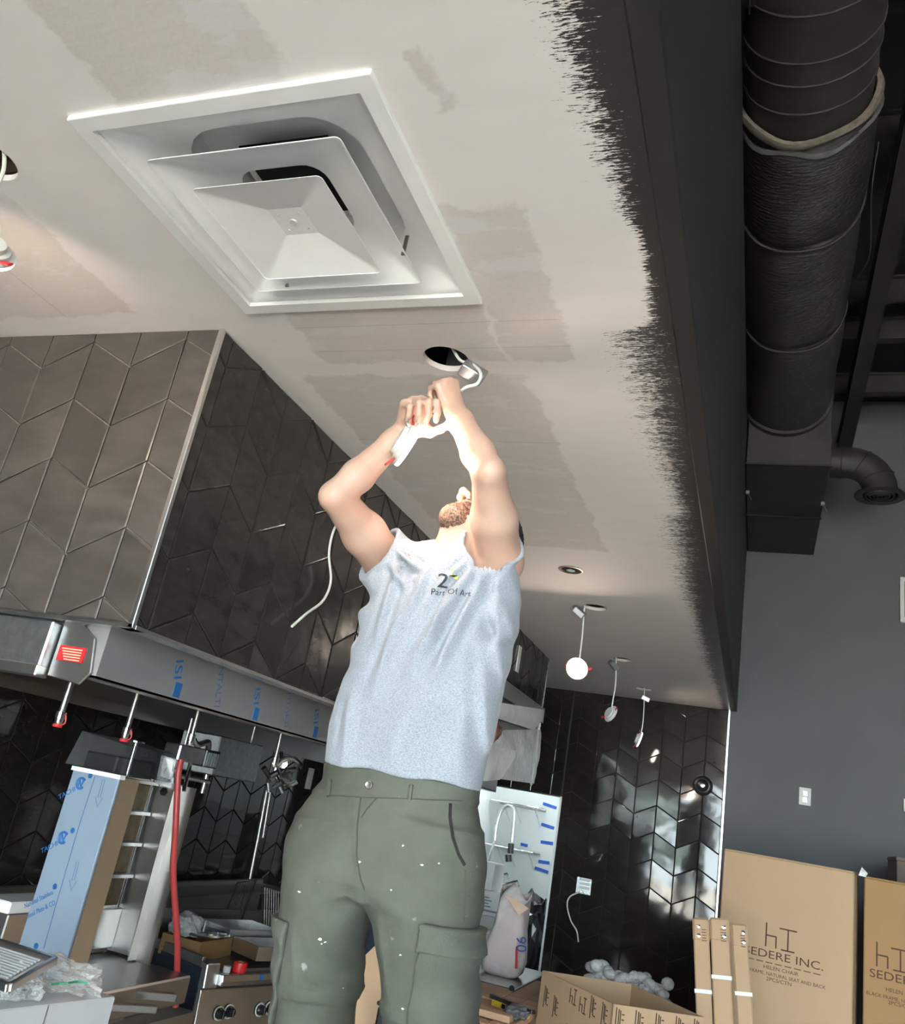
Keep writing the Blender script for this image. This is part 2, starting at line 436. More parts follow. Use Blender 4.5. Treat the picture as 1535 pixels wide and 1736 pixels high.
    lk(nt, math_(nt, 'SUBTRACT', 0.75, math_(nt, 'MULTIPLY', black, 0.35)), bs.inputs['Roughness'])
    bs.inputs['Specular IOR Level'].default_value = 0.3
    bump_(nt, bs, math_(nt, 'ADD', math_(nt, 'MULTIPLY', fine, math_(nt, 'MULTIPLY', black, 0.5)), math_(nt, 'MULTIPLY', math_(nt, 'MULTIPLY', stip, bare), 0.5)), 0.25, 0.004)
    return mt
M['film_grey'] = plain('grey_film_on_steel', (0.30, 0.30, 0.31), 0.38, 0.35, 0.05, 4)
M['film_navy'] = plain('navy_protective_film', (0.016, 0.028, 0.05), 0.35, 0.1, 0.5, 4)
M['ceiling'] = ceiling_mat()

# ------------------------------------------------------------------ room shell
LEFT_X, BACK_Y, RIGHT_X = -3.15, 7.05, 7.0
ROOF_Z = 5.6
def struct(o): o['kind'] = 'structure'; return o
fl = MB(); fl.box(LEFT_X - 0.2, RIGHT_X + 0.2, FRONT_Y - 0.2, 9.2, -0.15, 0.0)
struct(fl.build('floor', M['kitchen_floor']))

HOLES = [(-0.822, 1.785, 0.062), (-1.580, 0.965, 0.062), (-0.831, 4.228, 0.060), (-0.867, 5.502, 0.060), (-0.843, 6.534, 0.060), (-0.838, 3.594, 0.045)]
DIFF = (-0.967, 1.213, 0.322)                       # diffuser centre and half size
def ceiling_slab():
    outer = [(LEFT_X, FRONT_Y), (EDGE_X, FRONT_Y), (EDGE_X, BACK_Y), (LEFT_X, BACK_Y)]
    loops = [[Vector((*p, 0)) for p in outer]]
    for cx, cy, r in HOLES:
        loops.append([Vector((cx + r * math.cos(-2 * PI * k / 32), cy + r * math.sin(-2 * PI * k / 32), 0)) for k in range(32)])
    cx, cy, hs = DIFF; hs -= 0.03
    loops.append([Vector((cx + a * hs, cy + b * hs, 0)) for a, b in ((-1, -1), (-1, 1), (1, 1), (1, -1))])
    flat = [p for l in loops for p in l]
    tris = tessellate_polygon(loops)
    n = len(flat); t = 0.016
    vs = [Vector((p.x, p.y, CEIL)) for p in flat] + [Vector((p.x, p.y, CEIL + t)) for p in flat]
    fs = [tuple(q) for q in tris] + [tuple(i + n for i in reversed(q)) for q in tris]
    s = 0
    for l in loops:
        k = len(l)
        fs += [(s + i, s + (i + 1) % k, s + (i + 1) % k + n, s + i + n) for i in range(k)]; s += k
    mb = MB(); mb.add(vs, fs); return mb.build('ceiling', M['ceiling'])
struct(ceiling_slab())
# dark plenum above the boards
pl = MB(); pl.box(LEFT_X, EDGE_X, FRONT_Y, BACK_Y, CEIL + 0.55, CEIL + 0.60)
struct(pl.build('trim_2', M['deck_black']))
# timber framing seen through the light openings
for k in range(9):
    fr = MB(); yy = 0.46 + 0.82 * k; fr.box(LEFT_X, EDGE_X - 0.05, yy, yy + 0.04, CEIL + 0.30, CEIL + 0.42)
    struct(fr.build('trim_3', M['timber']))

sof = MB(); sof.box(EDGE_X, EDGE_X + 0.05, FRONT_Y, BACK_Y, CEIL - 0.004, 4.45)
struct(sof.build('wall_soffit', M['paint_black'], bevel=0.004))
roof = MB(); roof.box(LEFT_X - 0.2, RIGHT_X + 0.2, FRONT_Y - 0.2, BACK_Y + 0.2, ROOF_Z, ROOF_Z + 0.1)
struct(roof.build('ceiling', M['deck_black']))

DOOR_X0, DOOR_X1, DOOR_Z = -2.41, -1.478, 1.995
wb = MB()
wb.box(LEFT_X - 0.2, DOOR_X0, BACK_Y, BACK_Y + 0.12, 0, ROOF_Z)
wb.box(DOOR_X0, DOOR_X1, BACK_Y, BACK_Y + 0.12, DOOR_Z, ROOF_Z)
wb.box(DOOR_X1, RIGHT_X + 0.2, BACK_Y, BACK_Y + 0.12, 0, ROOF_Z)
wall_back = struct(wb.build('wall_back', M['paint_dark']))
wl = MB(); wl.box(LEFT_X - 0.12, LEFT_X, FRONT_Y, BACK_Y, 0, ROOF_Z)
wall_left = struct(wl.build('wall_left', M['grout']))

def wall_with_window(name, fixed, lo, hi, a, b, c, e, axis):
    """wall slab with one opening; axis 'y' faces along y, 'x' along x"""
    w = MB()
    def put(p0, p1, z0, z1):
        if axis == 'y': w.box(p0, p1, fixed - 0.12, fixed, z0, z1)
        else: w.box(fixed, fixed + 0.12, p0, p1, z0, z1)
    put(lo, a, 0, ROOF_Z); put(b, hi, 0, ROOF_Z); put(a, b, 0, c); put(a, b, e, ROOF_Z)
    return struct(w.build(name, M['paint_dark']))
wall_with_window('wall_front', FRONT_Y, LEFT_X - 0.12, RIGHT_X + 0.12, WIN_X0, WIN_X1, WIN_Z0, WIN_Z1, 'y')
rw = MB(); rw.box(SIDE_X, SIDE_X + 0.12, FRONT_Y, BACK_Y, 0, ROOF_Z); struct(rw.build('wall_right', M['paint_dark']))
def storefront(name, a, b, c, e, fixed, axis, n):
    t = thing(name, None, None, (0, 0, 0)); t['kind'] = 'structure'
    def bx(p0, p1, z0, z1, th, nm, mat):
        w = MB()
        if axis == 'y': w.box(p0, p1, fixed - 0.06 - th / 2, fixed - 0.06 + th / 2, z0, z1)
        else: w.box(fixed + 0.06 - th / 2, fixed + 0.06 + th / 2, p0, p1, z0, z1)
        w.build(nm, mat, t)
    step = (b - a) / n
    for i in range(n + 1):
        q = a + step * i; q0 = max(a, q - 0.03); q1 = min(b, q + 0.03)
        bx(q0, q1, c, e, 0.1, 'mullion', M['black_plastic'])
    bx(a, b, c, c + 0.05, 0.1, 'sill', M['black_plastic']); bx(a, b, e - 0.05, e, 0.1, 'head_rail', M['black_plastic']); bx(a, b, 2.45, 2.52, 0.1, 'transom', M['black_plastic'])
    for i in range(n): bx(a + step * i, a + step * (i + 1), c, e, 0.008, 'pane', M['glass'])
    return t
storefront('window_1', WIN_X0, WIN_X1, WIN_Z0, WIN_Z1, FRONT_Y, 'y', 6)
pv = MB(); pv.box(-22, 28, -30, FRONT_Y - 0.2, -0.2, -0.05)
struct(pv.build('floor', M['pavement']))

# dish room behind the doorway
DR_X0, DR_X1, DR_Y, DR_Z = -2.42, -1.0, 8.6, 2.75
dr = MB(); dr.box(DR_X0 - 0.1, DR_X0, BACK_Y + 0.12, DR_Y, 0, DR_Z); struct(dr.build('wall_dish_left', plain('ribbed_white_panel', (0.70, 0.74, 0.74), 0.4, 0, 0.08, 3, scale=(1, 22, 0.2))))
dr = MB(); dr.box(DR_X0 - 0.1, DR_X1 + 0.1, DR_Y, DR_Y + 0.1, 0, DR_Z); wall_dish = struct(dr.build('wall_dish_back', M['white_wall']))
dr = MB(); dr.box(DR_X1, DR_X1 + 0.1, BACK_Y + 0.12, DR_Y, 0, DR_Z); struct(dr.build('wall_dish_right', M['white_wall']))
dr = MB(); dr.box(DR_X0 - 0.1, DR_X1 + 0.1, BACK_Y + 0.12, DR_Y + 0.1, DR_Z, DR_Z + 0.05); struct(dr.build('ceiling', M['white_wall']))

# ------------------------------------------------------------------ chevron tiles
_tile_cache = {}
def clip_poly(poly, u0, u1, v0, v1):
    def cut(pl, f, inter):
        out = []
        for i in range(len(pl)):
            a, b = pl[i], pl[(i + 1) % len(pl)]
            fa, fb = f(a), f(b)
            if fa >= 0: out.append(a)
            if (fa >= 0) != (fb >= 0):
                t = fa / (fa - fb); out.append((a[0] + (b[0] - a[0]) * t, a[1] + (b[1] - a[1]) * t))
        return out
    for f in (lambda p: p[0] - u0, lambda p: u1 - p[0], lambda p: p[1] - v0, lambda p: v1 - p[1]):
        poly = cut(poly, f, None)
        if len(poly) < 3: return []
    out = []
    for p in poly:
        if not out or math.dist(p, out[-1]) > 1e-4: out.append(p)
    if len(out) > 1 and math.dist(out[0], out[-1]) < 1e-4: out.pop()
    return out if len(out) >= 3 else []
def inset(poly, d):
    n = len(poly); out = []
    for i in range(n):
        p, q, r = poly[i - 1], poly[i], poly[(i + 1) % n]
        e1 = (q[0] - p[0], q[1] - p[1]); e2 = (r[0] - q[0], r[1] - q[1])
        l1 = math.hypot(*e1); l2 = math.hypot(*e2)
        n1 = (-e1[1] / l1, e1[0] / l1); n2 = (-e2[1] / l2, e2[0] / l2)
        k = 1 + n1[0] * n2[0] + n1[1] * n2[1]
        if k < 0.15: k = 0.15
        out.append((q[0] + d * (n1[0] + n2[0]) / k, q[1] + d * (n1[1] + n2[1]) / k))
    return out
def area(poly): return 0.5 * sum(poly[i][0] * poly[(i + 1) % len(poly)][1] - poly[(i + 1) % len(poly)][0] * poly[i][1] for i in range(len(poly)))
def chevron(parent, org, uax, vax, rects, u_peak, v_peak, w, pitch, rise, mat, gap=0.0028, thick=0.008):
    """lays chevron tiles; (u_peak, v_peak) is a joint apex, each column w wide, courses pitch high"""
    uax, vax = Vector(uax), Vector(vax); nax = uax.cross(vax)
    U0 = min(r[0] for r in rects); U1 = max(r[1] for r in rects); V0 = min(r[2] for r in rects); V1 = max(r[3] for r in rects)
    i0 = math.floor((U0 - u_peak) / w) - 1; i1 = math.ceil((U1 - u_peak) / w) + 1
    j0 = math.floor((V0 - v_peak - rise) / pitch) - 1; j1 = math.ceil((V1 - v_peak + rise) / pitch) + 1
    cnt = 0
    for i in range(i0, i1):
        ua, ub = u_peak + i * w, u_peak + (i + 1) * w
        va, vb = (0.0, -rise) if i % 2 == 0 else (-rise, 0.0)
        for j in range(j0, j1):
            v = v_peak + j * pitch
            base = [(ua, v + va), (ub, v + vb), (ub, v + vb + pitch), (ua, v + va + pitch)]
            for R_ in rects:
                pl_ = clip_poly(base, *R_)
                if not pl_ or area(pl_) < 2e-4: continue
                pl_ = inset(pl_, gap / 2)
                if area(pl_) < 1e-4: continue
                cu = sum(p[0] for p in pl_) / len(pl_); cv = sum(p[1] for p in pl_) / len(pl_)
                loc = [(p[0] - cu, p[1] - cv) for p in pl_]
                key = (mat.name, len(loc)) + tuple(round(q, 4) for p in loc for q in p)
                me = _tile_cache.get(key)
                if me is None:
                    ins = inset(loc, 0.004); n = len(loc)
                    if area(ins) < 1e-5 or min(math.dist(ins[k], ins[(k + 1) % n]) for k in range(n)) < 1e-4 : ins = [(p[0] * 0.8, p[1] * 0.8) for p in loc]
                    vs = [(p[0], p[1], 0) for p in loc] + [(p[0], p[1], thick * 0.80) for p in loc] + [(p[0], p[1], thick) for p in ins]
                    fs = [tuple(range(2 * n, 3 * n))]
                    for k in range(n):
                        k2 = (k + 1) % n
                        fs += [(k, k2, n + k2, n + k), (n + k, n + k2, 2 * n + k2, 2 * n + k)]
                    me = bpy.data.meshes.new('tile'); me.from_pydata(vs, [], fs); me.materials.append(mat); me.update()
                    _tile_cache[key] = me
                o = bpy.data.objects.new('tile', me); C.objects.link(o)
                p = Vector(org) + uax * cu + vax * cv
                tl = random.uniform(-0.012, 0.012); tm = random.uniform(-0.012, 0.012)
                mm = Matrix.Identity(4)
                a = (uax + nax * tl).normalized(); b = (vax + nax * tm); c = a.cross(b).normalized(); b = c.cross(a)
                for k in range(3): mm[k][0] = a[k]; mm[k][1] = b[k]; mm[k][2] = c[k]; mm[k][3] = p[k]
                o.matrix_world = mm
                pm = inv_of(parent); o.parent = parent; o.matrix_parent_inverse = pm
                cnt += 1
    return cnt
# back wall: x runs left to right seen from the room, facing -y
gb = MB(); gb.box(LEFT_X, DOOR_X0, BACK_Y - 0.004, BACK_Y, 0, CEIL); gb.box(DOOR_X0, DOOR_X1, BACK_Y - 0.004, BACK_Y, DOOR_Z, CEIL); gb.box(DOOR_X1, EDGE_X - 0.008, BACK_Y - 0.004, BACK_Y, 0, CEIL)
gb.build('grout_bed', M['grout'], wall_back)
chevron(wall_back, (0, BACK_Y - 0.004, 0), (1, 0, 0), (0, 0, 1),
        [(DOOR_X0, DOOR_X1, DOOR_Z + 0.004, CEIL), (DOOR_X1 + 0.012, EDGE_X - 0.012, 0.7, CEIL)], -0.725, 2.640, 0.1675, 0.1965, 0.087, M['tile_gloss'])
tr = MB(); tr.box(EDGE_X - 0.011, EDGE_X + 0.003, BACK_Y - 0.016, BACK_Y, 0, CEIL); struct(tr.build('trim_4', M['trim_metal']))
# left wall, facing +x: u runs along +y
chevron(wall_left, (LEFT_X, 0, 0), (0, 1, 0), (0, 0, 1), [(1.9, 6.6, 0.95, 2.3)], 4.665, 1.690, 0.1615, 0.186, 0.083, M['tile_gloss'])
# doorway lining
d1 = thing('door_1', None, None, (0, 0, 0)); d1['kind'] = 'structure'
for nm, q in (('jamb', (DOOR_X1 - 0.002, DOOR_X1 + 0.014, 0, DOOR_Z)), ('jamb', (DOOR_X0 - 0.014, DOOR_X0 + 0.002, 0, DOOR_Z))):
    b = MB(); b.box(q[0], q[1], BACK_Y - 0.02, BACK_Y + 0.12, q[2], q[3]); b.build(nm, M['white_enamel'], d1)
b = MB(); b.box(DOOR_X0, DOOR_X1, BACK_Y - 0.01, BACK_Y + 0.12, DOOR_Z - 0.003, DOOR_Z + 0.012); b.build('lintel', M['black_plastic'], d1)
# ------------------------------------------------------------------ tiled hood enclosure
HX, HY0, HY1, HZ = -1.41, 1.61, 5.76, 2.022
hood = thing('range_hood', 'large box-shaped hood clad in black chevron tile with a film-covered steel canopy inside', 'hood', (-2.2, 3.6, HZ))
hb = MB()
hb.box(LEFT_X, HX - 0.009, HY0 + 0.009, HY0 + 0.05, HZ, CEIL)
hb.build('front_panel', M['grout_light'], hood)
hb = MB(); hb.box(HX - 0.05, HX - 0.009, HY0 + 0.05, HY1, HZ, CEIL); hb.build('side_panel', M['grout'], hood)
hb = MB(); hb.box(LEFT_X, HX - 0.05, HY1 - 0.04, HY1, HZ, CEIL); hb.build('rear_panel', M['grout'], hood)
chevron(hood, (0, HY0 + 0.009, 0), (1, 0, 0), (0, 0, 1), [(-2.75, HX - 0.008, HZ + 0.006, CEIL)], -1.524, 2.2695, 0.1625, 0.1835, 0.084, M['tile_dusty'])
chevron(hood, (HX - 0.009, 0, 0), (0, 1, 0), (0, 0, 1), [(HY0 + 0.008, 4.62, HZ + 0.006, CEIL), (4.62, HY1 - 0.01, 2.50, CEIL)], 1.824, 2.479 + 0.0, 0.1565, 0.184, 0.085, M['tile_smeared'])
t = MB(); t.box(HX - 0.012, HX + 0.003, HY0 - 0.003, HY0 + 0.012, HZ - 0.004, CEIL); t.build('corner_trim', M['trim_metal'], hood, bevel=0.002)
t = MB(); t.box(LEFT_X, HX + 0.002, HY0 - 0.003, HY0 + 0.05, HZ - 0.004, HZ + 0.005); t.build('bottom_trim', M['trim_metal'], hood)
t = MB(); t.box(HX - 0.05, HX + 0.003, HY0 + 0.012, 4.62, HZ - 0.004, HZ + 0.005); t.build('bottom_trim', M['trim_metal'], hood)
t = MB(); t.box(HX - 0.012, HX + 0.003, HY1 - 0.012, HY1 + 0.003, HZ - 0.03, CEIL); t.build('corner_trim', M['trim_metal'], hood)
# steel end of the hood that is still in its film
t = MB(); t.box(HX - 0.009, HX - 0.003, 4.62, HY1 - 0.012, 2.025, 2.49); t.build('lower_panel', plain('brown_panel', (0.10, 0.083, 0.077), 0.35, 0, 0.3, 12, scale=(1, 1, 0.15)), hood)
t = MB(); t.box(HX - 0.002, HX + 0.02, 4.55, HY1 - 0.01, 2.40, 2.50); t.build('steel_ledge', M['stainless'], hood, bevel=0.004)
# steel bands
# ------------------------------------------------------------------ steel canopy inside
CX0, CX1, CY0, CY1, CZ = -2.72, -1.52, 1.665, 5.3, 1.895
can = hood
t = MB(); t.box(CX1 - 0.02, CX1, CY0, CY1, CZ, 2.6); t.build('canopy_front_plate', M['film_grey'], can)
t = MB(); t.box(CX0, CX0 + 0.02, CY0, CY1, CZ, 2.6); t.build('canopy_back_plate', M['stainless_dark'], can)
t = MB(); t.box(CX0, CX0 + 0.05, CY0, CY1, CZ - 0.01, CZ + 0.035); t.build('canopy_back_rail', M['stainless_dark'], can)
t = MB(); t.box(CX1 - 0.06, CX1, CY0, CY1, CZ - 0.002, CZ + 0.006); t.build('canopy_front_lip', M['stainless'], can)
t = MB(); t.box(CX0 + 0.02, CX1 - 0.02, CY0, CY0 + 0.02, CZ, 2.6); t.build('canopy_end_plate', M['film_grey'], can)
t = MB(); t.box(CX0, CX1, CY0, CY1, 2.6, 2.62); t.build('canopy_top_plate', M['stainless_dark'], can)
for k in range(7):
    y = 1.95 + 0.42 * k
    o = lettering('film_mark', 'ISI' if k % 2 else 'ISI', 0.045, (CX1 + 0.001, y, 1.975), (0, 0.25, -1), (0, 1, 0.25), M['print_blue'], can, 1.4)
    t = MB(); t.box(CX1, CX1 + 0.0008, y + 0.02, y + 0.05, 1.905, 1.945); t.build('film_mark', M['print_blue'], can)
    lettering('film_mark', 'NTALTI', 0.036, (CX1 + 0.001, y + 0.21, 1.965), (0, 0.25, -1), (0, 1, 0.25), M['print_faint'], can, 1.0)
# duct end piece at the near end with the red notice
t = MB(); t.box(-2.05, -1.665, 1.625, 1.664, 1.90, 2.015); t.build('canopy_end_collar', M['galvanised'], can, bevel=0.004)
t = MB(); t.box(-2.3, -1.665, 1.622, 1.664, 1.876, 1.905); t.build('canopy_end_flange', M['stainless'], can, bevel=0.003)
t = MB(); t.prism([(-1.66, 1.655, 1.884), (-1.555, 1.655, 1.874), (-1.530, 1.655, 1.905), (-1.55, 1.655, 1.99), (-1.60, 1.655, 2.02), (-1.66, 1.655, 2.02)], (0, 0.008, 0)); t.build('canopy_end_bracket', M['stainless_dark'], can, bevel=0.002)
t = MB(); t.box(-1.645, -1.562, 1.6515, 1.655, 1.925, 1.962); lab = t.build('warning_label', M['label_red'], can, label='red notice label with lines of pale print')
for k in range(5):
    t = MB(); t.box(-1.637 + 0.004 * k, -1.572, 1.6508, 1.6516, 1.955 - 0.0065 * k - 0.0014, 1.955 - 0.0065 * k + 0.0014); t.build('print_line', M['print_cream'], lab)
# fire nozzles
NZ = [((125, 1145), (93, 1228), 'fire nozzle on a steel drop pipe, nearest to the red notice label', True),
      ((233, 1178), (205, 1253), 'fire nozzle on a steel drop pipe above the film-covered broiler', True),
      ((337, 1205), (318, 1262), 'fire nozzle drop pipe just above the grey gas control box', False),
      ((476, 1250), (463, 1300), 'fire nozzle drop pipe beside the chrome valve cluster', False)]
for (tp, bt, lab, cap) in NZ:
    a = P(*tp, x=-1.75); b = P(*bt, x=-1.75)
    top = a + (a - b).normalized() * 0.25 if False else Vector((a.x, a.y, 2.61))
    n = thing('fire_nozzle', lab, 'nozzle', top, 'fire nozzles under the canopy')
    t = MB(); t.tube([top, Vector((a.x, a.y, b.z + 0.03))], 0.0085, 10); t.build('drop_pipe', M['stainless_dark'], n, True)
    c = Vector((a.x, a.y, b.z))
    t = MB(); t.lathe(c, (0, 0, 1), [(0.009, 0), (0.011, 0.006), (0.011, 0.016), (0.014, 0.017), (0.014, 0.034), (0.009, 0.036)], 10); t.build('nozzle_tip', M['chrome'], n, True)
    if cap:
        t = MB(); t.lathe(c - Vector((0, 0, 0.006)), (0, 0, 1), [(0.011, 0), (0.013, 0.003), (0.012, 0.008)], 12)
        t.tube(curve_pts([c + Vector((0.010, 0, 0.0)), c + Vector((0.022, 0, 0.008)), c + Vector((0.018, 0, 0.026)), c + Vector((0.006, 0, 0.03))], 5), 0.0018, 6); t.build('cap', M['red_plastic'], n, True)

# ------------------------------------------------------------------ ceiling diffuser
def rsq(cx, cy, half, rad, z, n=5):
    out = []
    for q, (sx, sy) in enumerate(((1, 1), (-1, 1), (-1, -1), (1, -1))):
        for k in range(n + 1):
            a = PI / 2 * q + PI / 2 * k / n
            out.append(Vector((cx + sx * (half - rad) + rad * math.cos(a), cy + sy * (half - rad) + rad * math.sin(a), z)))
    return out
def loft(loops, mat, name, parent, cap_last=False, thick=0.0, smooth=True):
    n = len(loops[0]); vs = [p for l in loops for p in l]; fs = []
    for i in range(len(loops) - 1):
        for k in range(n): fs.append((i * n + k, i * n + (k + 1) % n, (i + 1) * n + (k + 1) % n, (i + 1) * n + k))
    if cap_last: fs.append(tuple((len(loops) - 1) * n + k for k in range(n)))
    o = mesh_obj(name, vs, fs, mat, parent, smooth)
    bm = bmesh.new(); bm.from_mesh(o.data); bmesh.ops.recalc_face_normals(bm, faces=bm.faces)
    for e in bm.edges:
        if len(e.link_faces) == 2 and e.calc_face_angle(0) > 0.9: e.smooth = False
    bm.to_mesh(o.data); bm.free()
    if thick:
        md = o.modifiers.new('thickness', 'SOLIDIFY'); md.thickness = thick; md.offset = 1
    return o
dx, dy, dh = DIFF
df = thing('ceiling_diffuser', 'square white stepped air diffuser set in the ceiling', 'air vent', (dx, dy, CEIL))
loft([rsq(dx, dy, dh, 0.002, CEIL + 0.001, 2), rsq(dx, dy, dh, 0.002, CEIL - 0.010, 2), rsq(dx, dy, dh - 0.002, 0.002, CEIL - 0.011, 2), rsq(dx, dy, dh - 0.034, 0.002, CEIL - 0.011, 2), rsq(dx, dy, dh - 0.036, 0.002, CEIL - 0.004, 2), rsq(dx, dy, dh - 0.036, 0.002, CEIL + 0.002, 2)], M['white_enamel'], 'frame', df, smooth=False)
cone = [rsq(dx, dy, dh - 0.037, 0.004, CEIL - 0.002)]
for k in range(1, 9):
    q = k / 8; cone.append(rsq(dx, dy, (dh - 0.037) * (1 - q) + 0.195 * q, 0.004 + 0.095 * q ** 1.5, CEIL - 0.002 + 0.062 * (1 - (1 - q) ** 1.6)))
cone += [rsq(dx, dy, 0.192, 0.096, CEIL + 0.066), rsq(dx, dy, 0.190, 0.095, CEIL + 0.115), rsq(dx, dy, 0.11, 0.05, CEIL + 0.13)]
loft(cone, M['white_enamel'], 'outer_cone', df, cap_last=True, thick=0.0012)
mid = [rsq(dx, dy, 0.214, 0.010, CEIL - 0.0235), rsq(dx, dy, 0.214, 0.010, CEIL - 0.022)]
for k in range(0, 9):
    q = k / 8; mid.append(rsq(dx, dy, 0.2135 * (1 - q) + 0.100 * q, 0.010 + 0.035 * q, CEIL - 0.022 + 0.060 * (1 - (1 - q) ** 1.7)))
mid += [rsq(dx, dy, 0.099, 0.045, CEIL + 0.06), rsq(dx, dy, 0.098, 0.044, CEIL + 0.075)]
loft(mid, M['white_enamel'], 'middle_cone', df, thick=0.0012)
inn = [rsq(dx, dy, 0.1475, 0.012, CEIL - 0.0415), rsq(dx, dy, 0.1475, 0.012, CEIL - 0.040), rsq(dx, dy, 0.135, 0.010, CEIL - 0.037), rsq(dx, dy, 0.040, 0.002, CEIL - 0.012)]
loft(inn, M['white_enamel'], 'centre_plate', df, cap_last=True, smooth=False)
b = MB(); b.lathe((dx, dy, CEIL - 0.0135), (0, 0, 1), [(0.002, -0.003), (0.008, -0.002), (0.009, 0.0015)], 14)
for a_, b_ in ((-1, -1), (1, -1), (1, 1), (-1, 1)): b.cyl((dx + a_ * 0.024, dy + b_ * 0.024, CEIL - 0.0145), (0, 0, 1), 0.0022, 0.003, 8)
b.build('centre_screws', M['white_plastic'], df, True)
bb = MB(); bb.box(dx - 0.105, dx + 0.105, dy - 0.105, dy + 0.105, CEIL + 0.10, CEIL + 0.104); bb.build('duct_shade_plate', M['duct_shade'], df)  # black plate paints the shade inside the duct neck
for q in ((-0.13, 0.205), (0.205, 0.12)):
    b = MB(); b.box(dx + q[0] - 0.004, dx + q[0] + 0.004, dy + q[1] - 0.002, dy + q[1] + 0.002, CEIL - 0.02, CEIL + 0.03); b.build('clip', M['stainless_dark'], df)

# ------------------------------------------------------------------ overhead ducts
def wobble(loop, amp, seed):
    out = []
    for p in loop: out.append(p + Vector((0, 0, 0)) + amp * Vector(mnoise.noise_vector(p * 5 + Vector((seed, 0, 0)))))
    return out
dcx, dcz = 0.055, 4.66
duct = thing('spiral_duct', 'thick black insulated round duct running under the high black ceiling', 'duct', (dcx, 3.5, dcz + 0.27))
def ring(y, r, n=40): return [Vector((dcx + r * math.cos(2 * PI * k / n), y, dcz + r * math.sin(2 * PI * k / n))) for k in range(n)]
t = MB(); t.cyl((dcx, -1.5, dcz), (0, 1, 0), 0.238, 4.4, 48); t.build('bare_duct', M['duct_black'], duct, True)
for y in (1.45, 1.80, 2.03, 2.24, 2.43, 2.53, 2.66):
    rr = MB(); pts = [Vector((dcx + 0.240 * math.cos(a), y + 0.05 * math.sin(a) * 0.3, dcz + 0.240 * math.sin(a))) for a in [2 * PI * k / 48 for k in range(49)]]
    rr.tube(pts, 0.005, 6, cap=False); rr.build('seam', M['steel_black'], duct, True)
def sleeve(y0, y1, r, seed, bulge=0.012, n=18):
    loops = []
    for i in range(n + 1):
        q = i / n; rr = r + bulge * math.sin(PI * min(1, q * 1.0)) ** 0.5 - (0.012 if i in (0, n) else 0)
        loops.append(wobble(ring(y0 + (y1 - y0) * q, rr), 0.009, seed))
    return loft(loops, M['wrap_black'], 'insulation_wrap', duct)
for k, (a, b_) in enumerate([(2.78, 3.42), (3.40, 4.28), (4.26, 5.30)]): sleeve(a, b_, 0.262, k * 9.1)
def frayed(y, r, mat, nm, depth, seed):
    loops = []
    for dd, dr in ((0, 0), (-depth * 0.5, 0.012), (-depth, 0.004), (-depth * 0.9, -0.014), (0.0, -0.014)):
        loops.append([p + Vector((0, 0.03 * mnoise.noise(p * 6 + Vector((seed, 1, 2))), 0)) for p in wobble(ring(y + dd, r + dr), 0.012, seed)])
    return loft(loops, mat, nm, duct)
frayed(2.80, 0.262, plain('glass_wool', (0.13, 0.11, 0.095), 0.95, 0, 0.3, 30, 0.4), 'insulation_edge', 0.045, 3.0)
frayed(2.85, 0.268, plain('torn_foil', (0.11, 0.11, 0.12), 0.4, 0.3, 0.3, 20, 0.3), 'foil_edge', 0.03, 8.0)
for y in (3.41, 4.27):
    pts = [Vector((dcx + (0.272 + 0.006 * math.sin(5 * a)) * math.cos(a), y + 0.012 * math.sin(3 * a), dcz + (0.272 + 0.006 * math.sin(5 * a)) * math.sin(a))) for a in [2 * PI * k / 60 for k in range(61)]]
    t = MB(); t.tube(pts, 0.008, 6, cap=False); t.build('tie_strap', M['steel_black'], duct, True)
t = MB(); t.cyl((dcx, 5.24, dcz), (0, 1, 0), 0.285, 0.05, 40); t.build('end_collar', M['duct_black'], duct, True)

pb = thing('plenum_box', 'black square plenum box where the insulated duct ends at the wall', 'duct box', (0.06, 6.1, 4.18))
t = MB(); t.box(-0.172, 0.335, 5.285, BACK_Y - 0.012, 4.18, 5.05); t.build('box', M['duct_black'], pb, bevel=0.004)
for y in (5.285, 6.20): 
    t = MB(); t.box(-0.176, 0.340, y - 0.008, y + 0.008, 4.172, 4.184); t.build('seam', M['steel_black'], pb)
for x_, y_ in ((-0.165, 5.75), (0.33, 5.9)):
    t = MB(); t.box(x_ - 0.012, x_ + 0.012, y_ - 0.012, y_ + 0.012, 4.158, 4.18); t.bar((x_, y_, 4.17), (x_ + 0.03, y_ + 0.02, 4.12), 0.004, 0.004); t.build('bracket', M['stainless_dark'], pb)
# round outlet to the right of the box
el = thing('round_outlet', 'black round elbow duct with a louvred round diffuser beside the plenum box', 'duct outlet', (0.72, 6.05, 4.33))
zc = 4.59; yc = 6.12
arc = [Vector((0.336, yc, zc)), Vector((0.45, yc, zc))] + [Vector((0.50 + 0.21 * math.sin(a), yc, zc - 0.21 + 0.21 * math.cos(a))) for a in [PI / 2 * k / 7 for k in range(8)]] + [Vector((0.71, yc, 4.345))]
t = MB(); t.tube(arc, 0.115, 24, cap=False); t.build('elbow', M['duct_black'], el, True)
for k in (1, 4, 7):
    d_ = (arc[k + 1] - arc[k]).normalized(); t = MB(); u, w, a = frame_of(d_)
    t.tube([arc[k] + (u * math.cos(q) + w * math.sin(q)) * 0.117 for q in [2 * PI * i / 24 for i in range(25)]], 0.004, 6, cap=False); t.build('seam', M['steel_black'], el, True)
base = Vector((0.71, yc, 4.345))
t = MB(); t.lathe(base, (0, 0, -1), [(0.115, -0.02), (0.165, 0.0), (0.168, 0.01), (0.12, 0.012), (0.112, 0.0)], 30, close=False); t.build('flange', M['duct_black'], el, True)
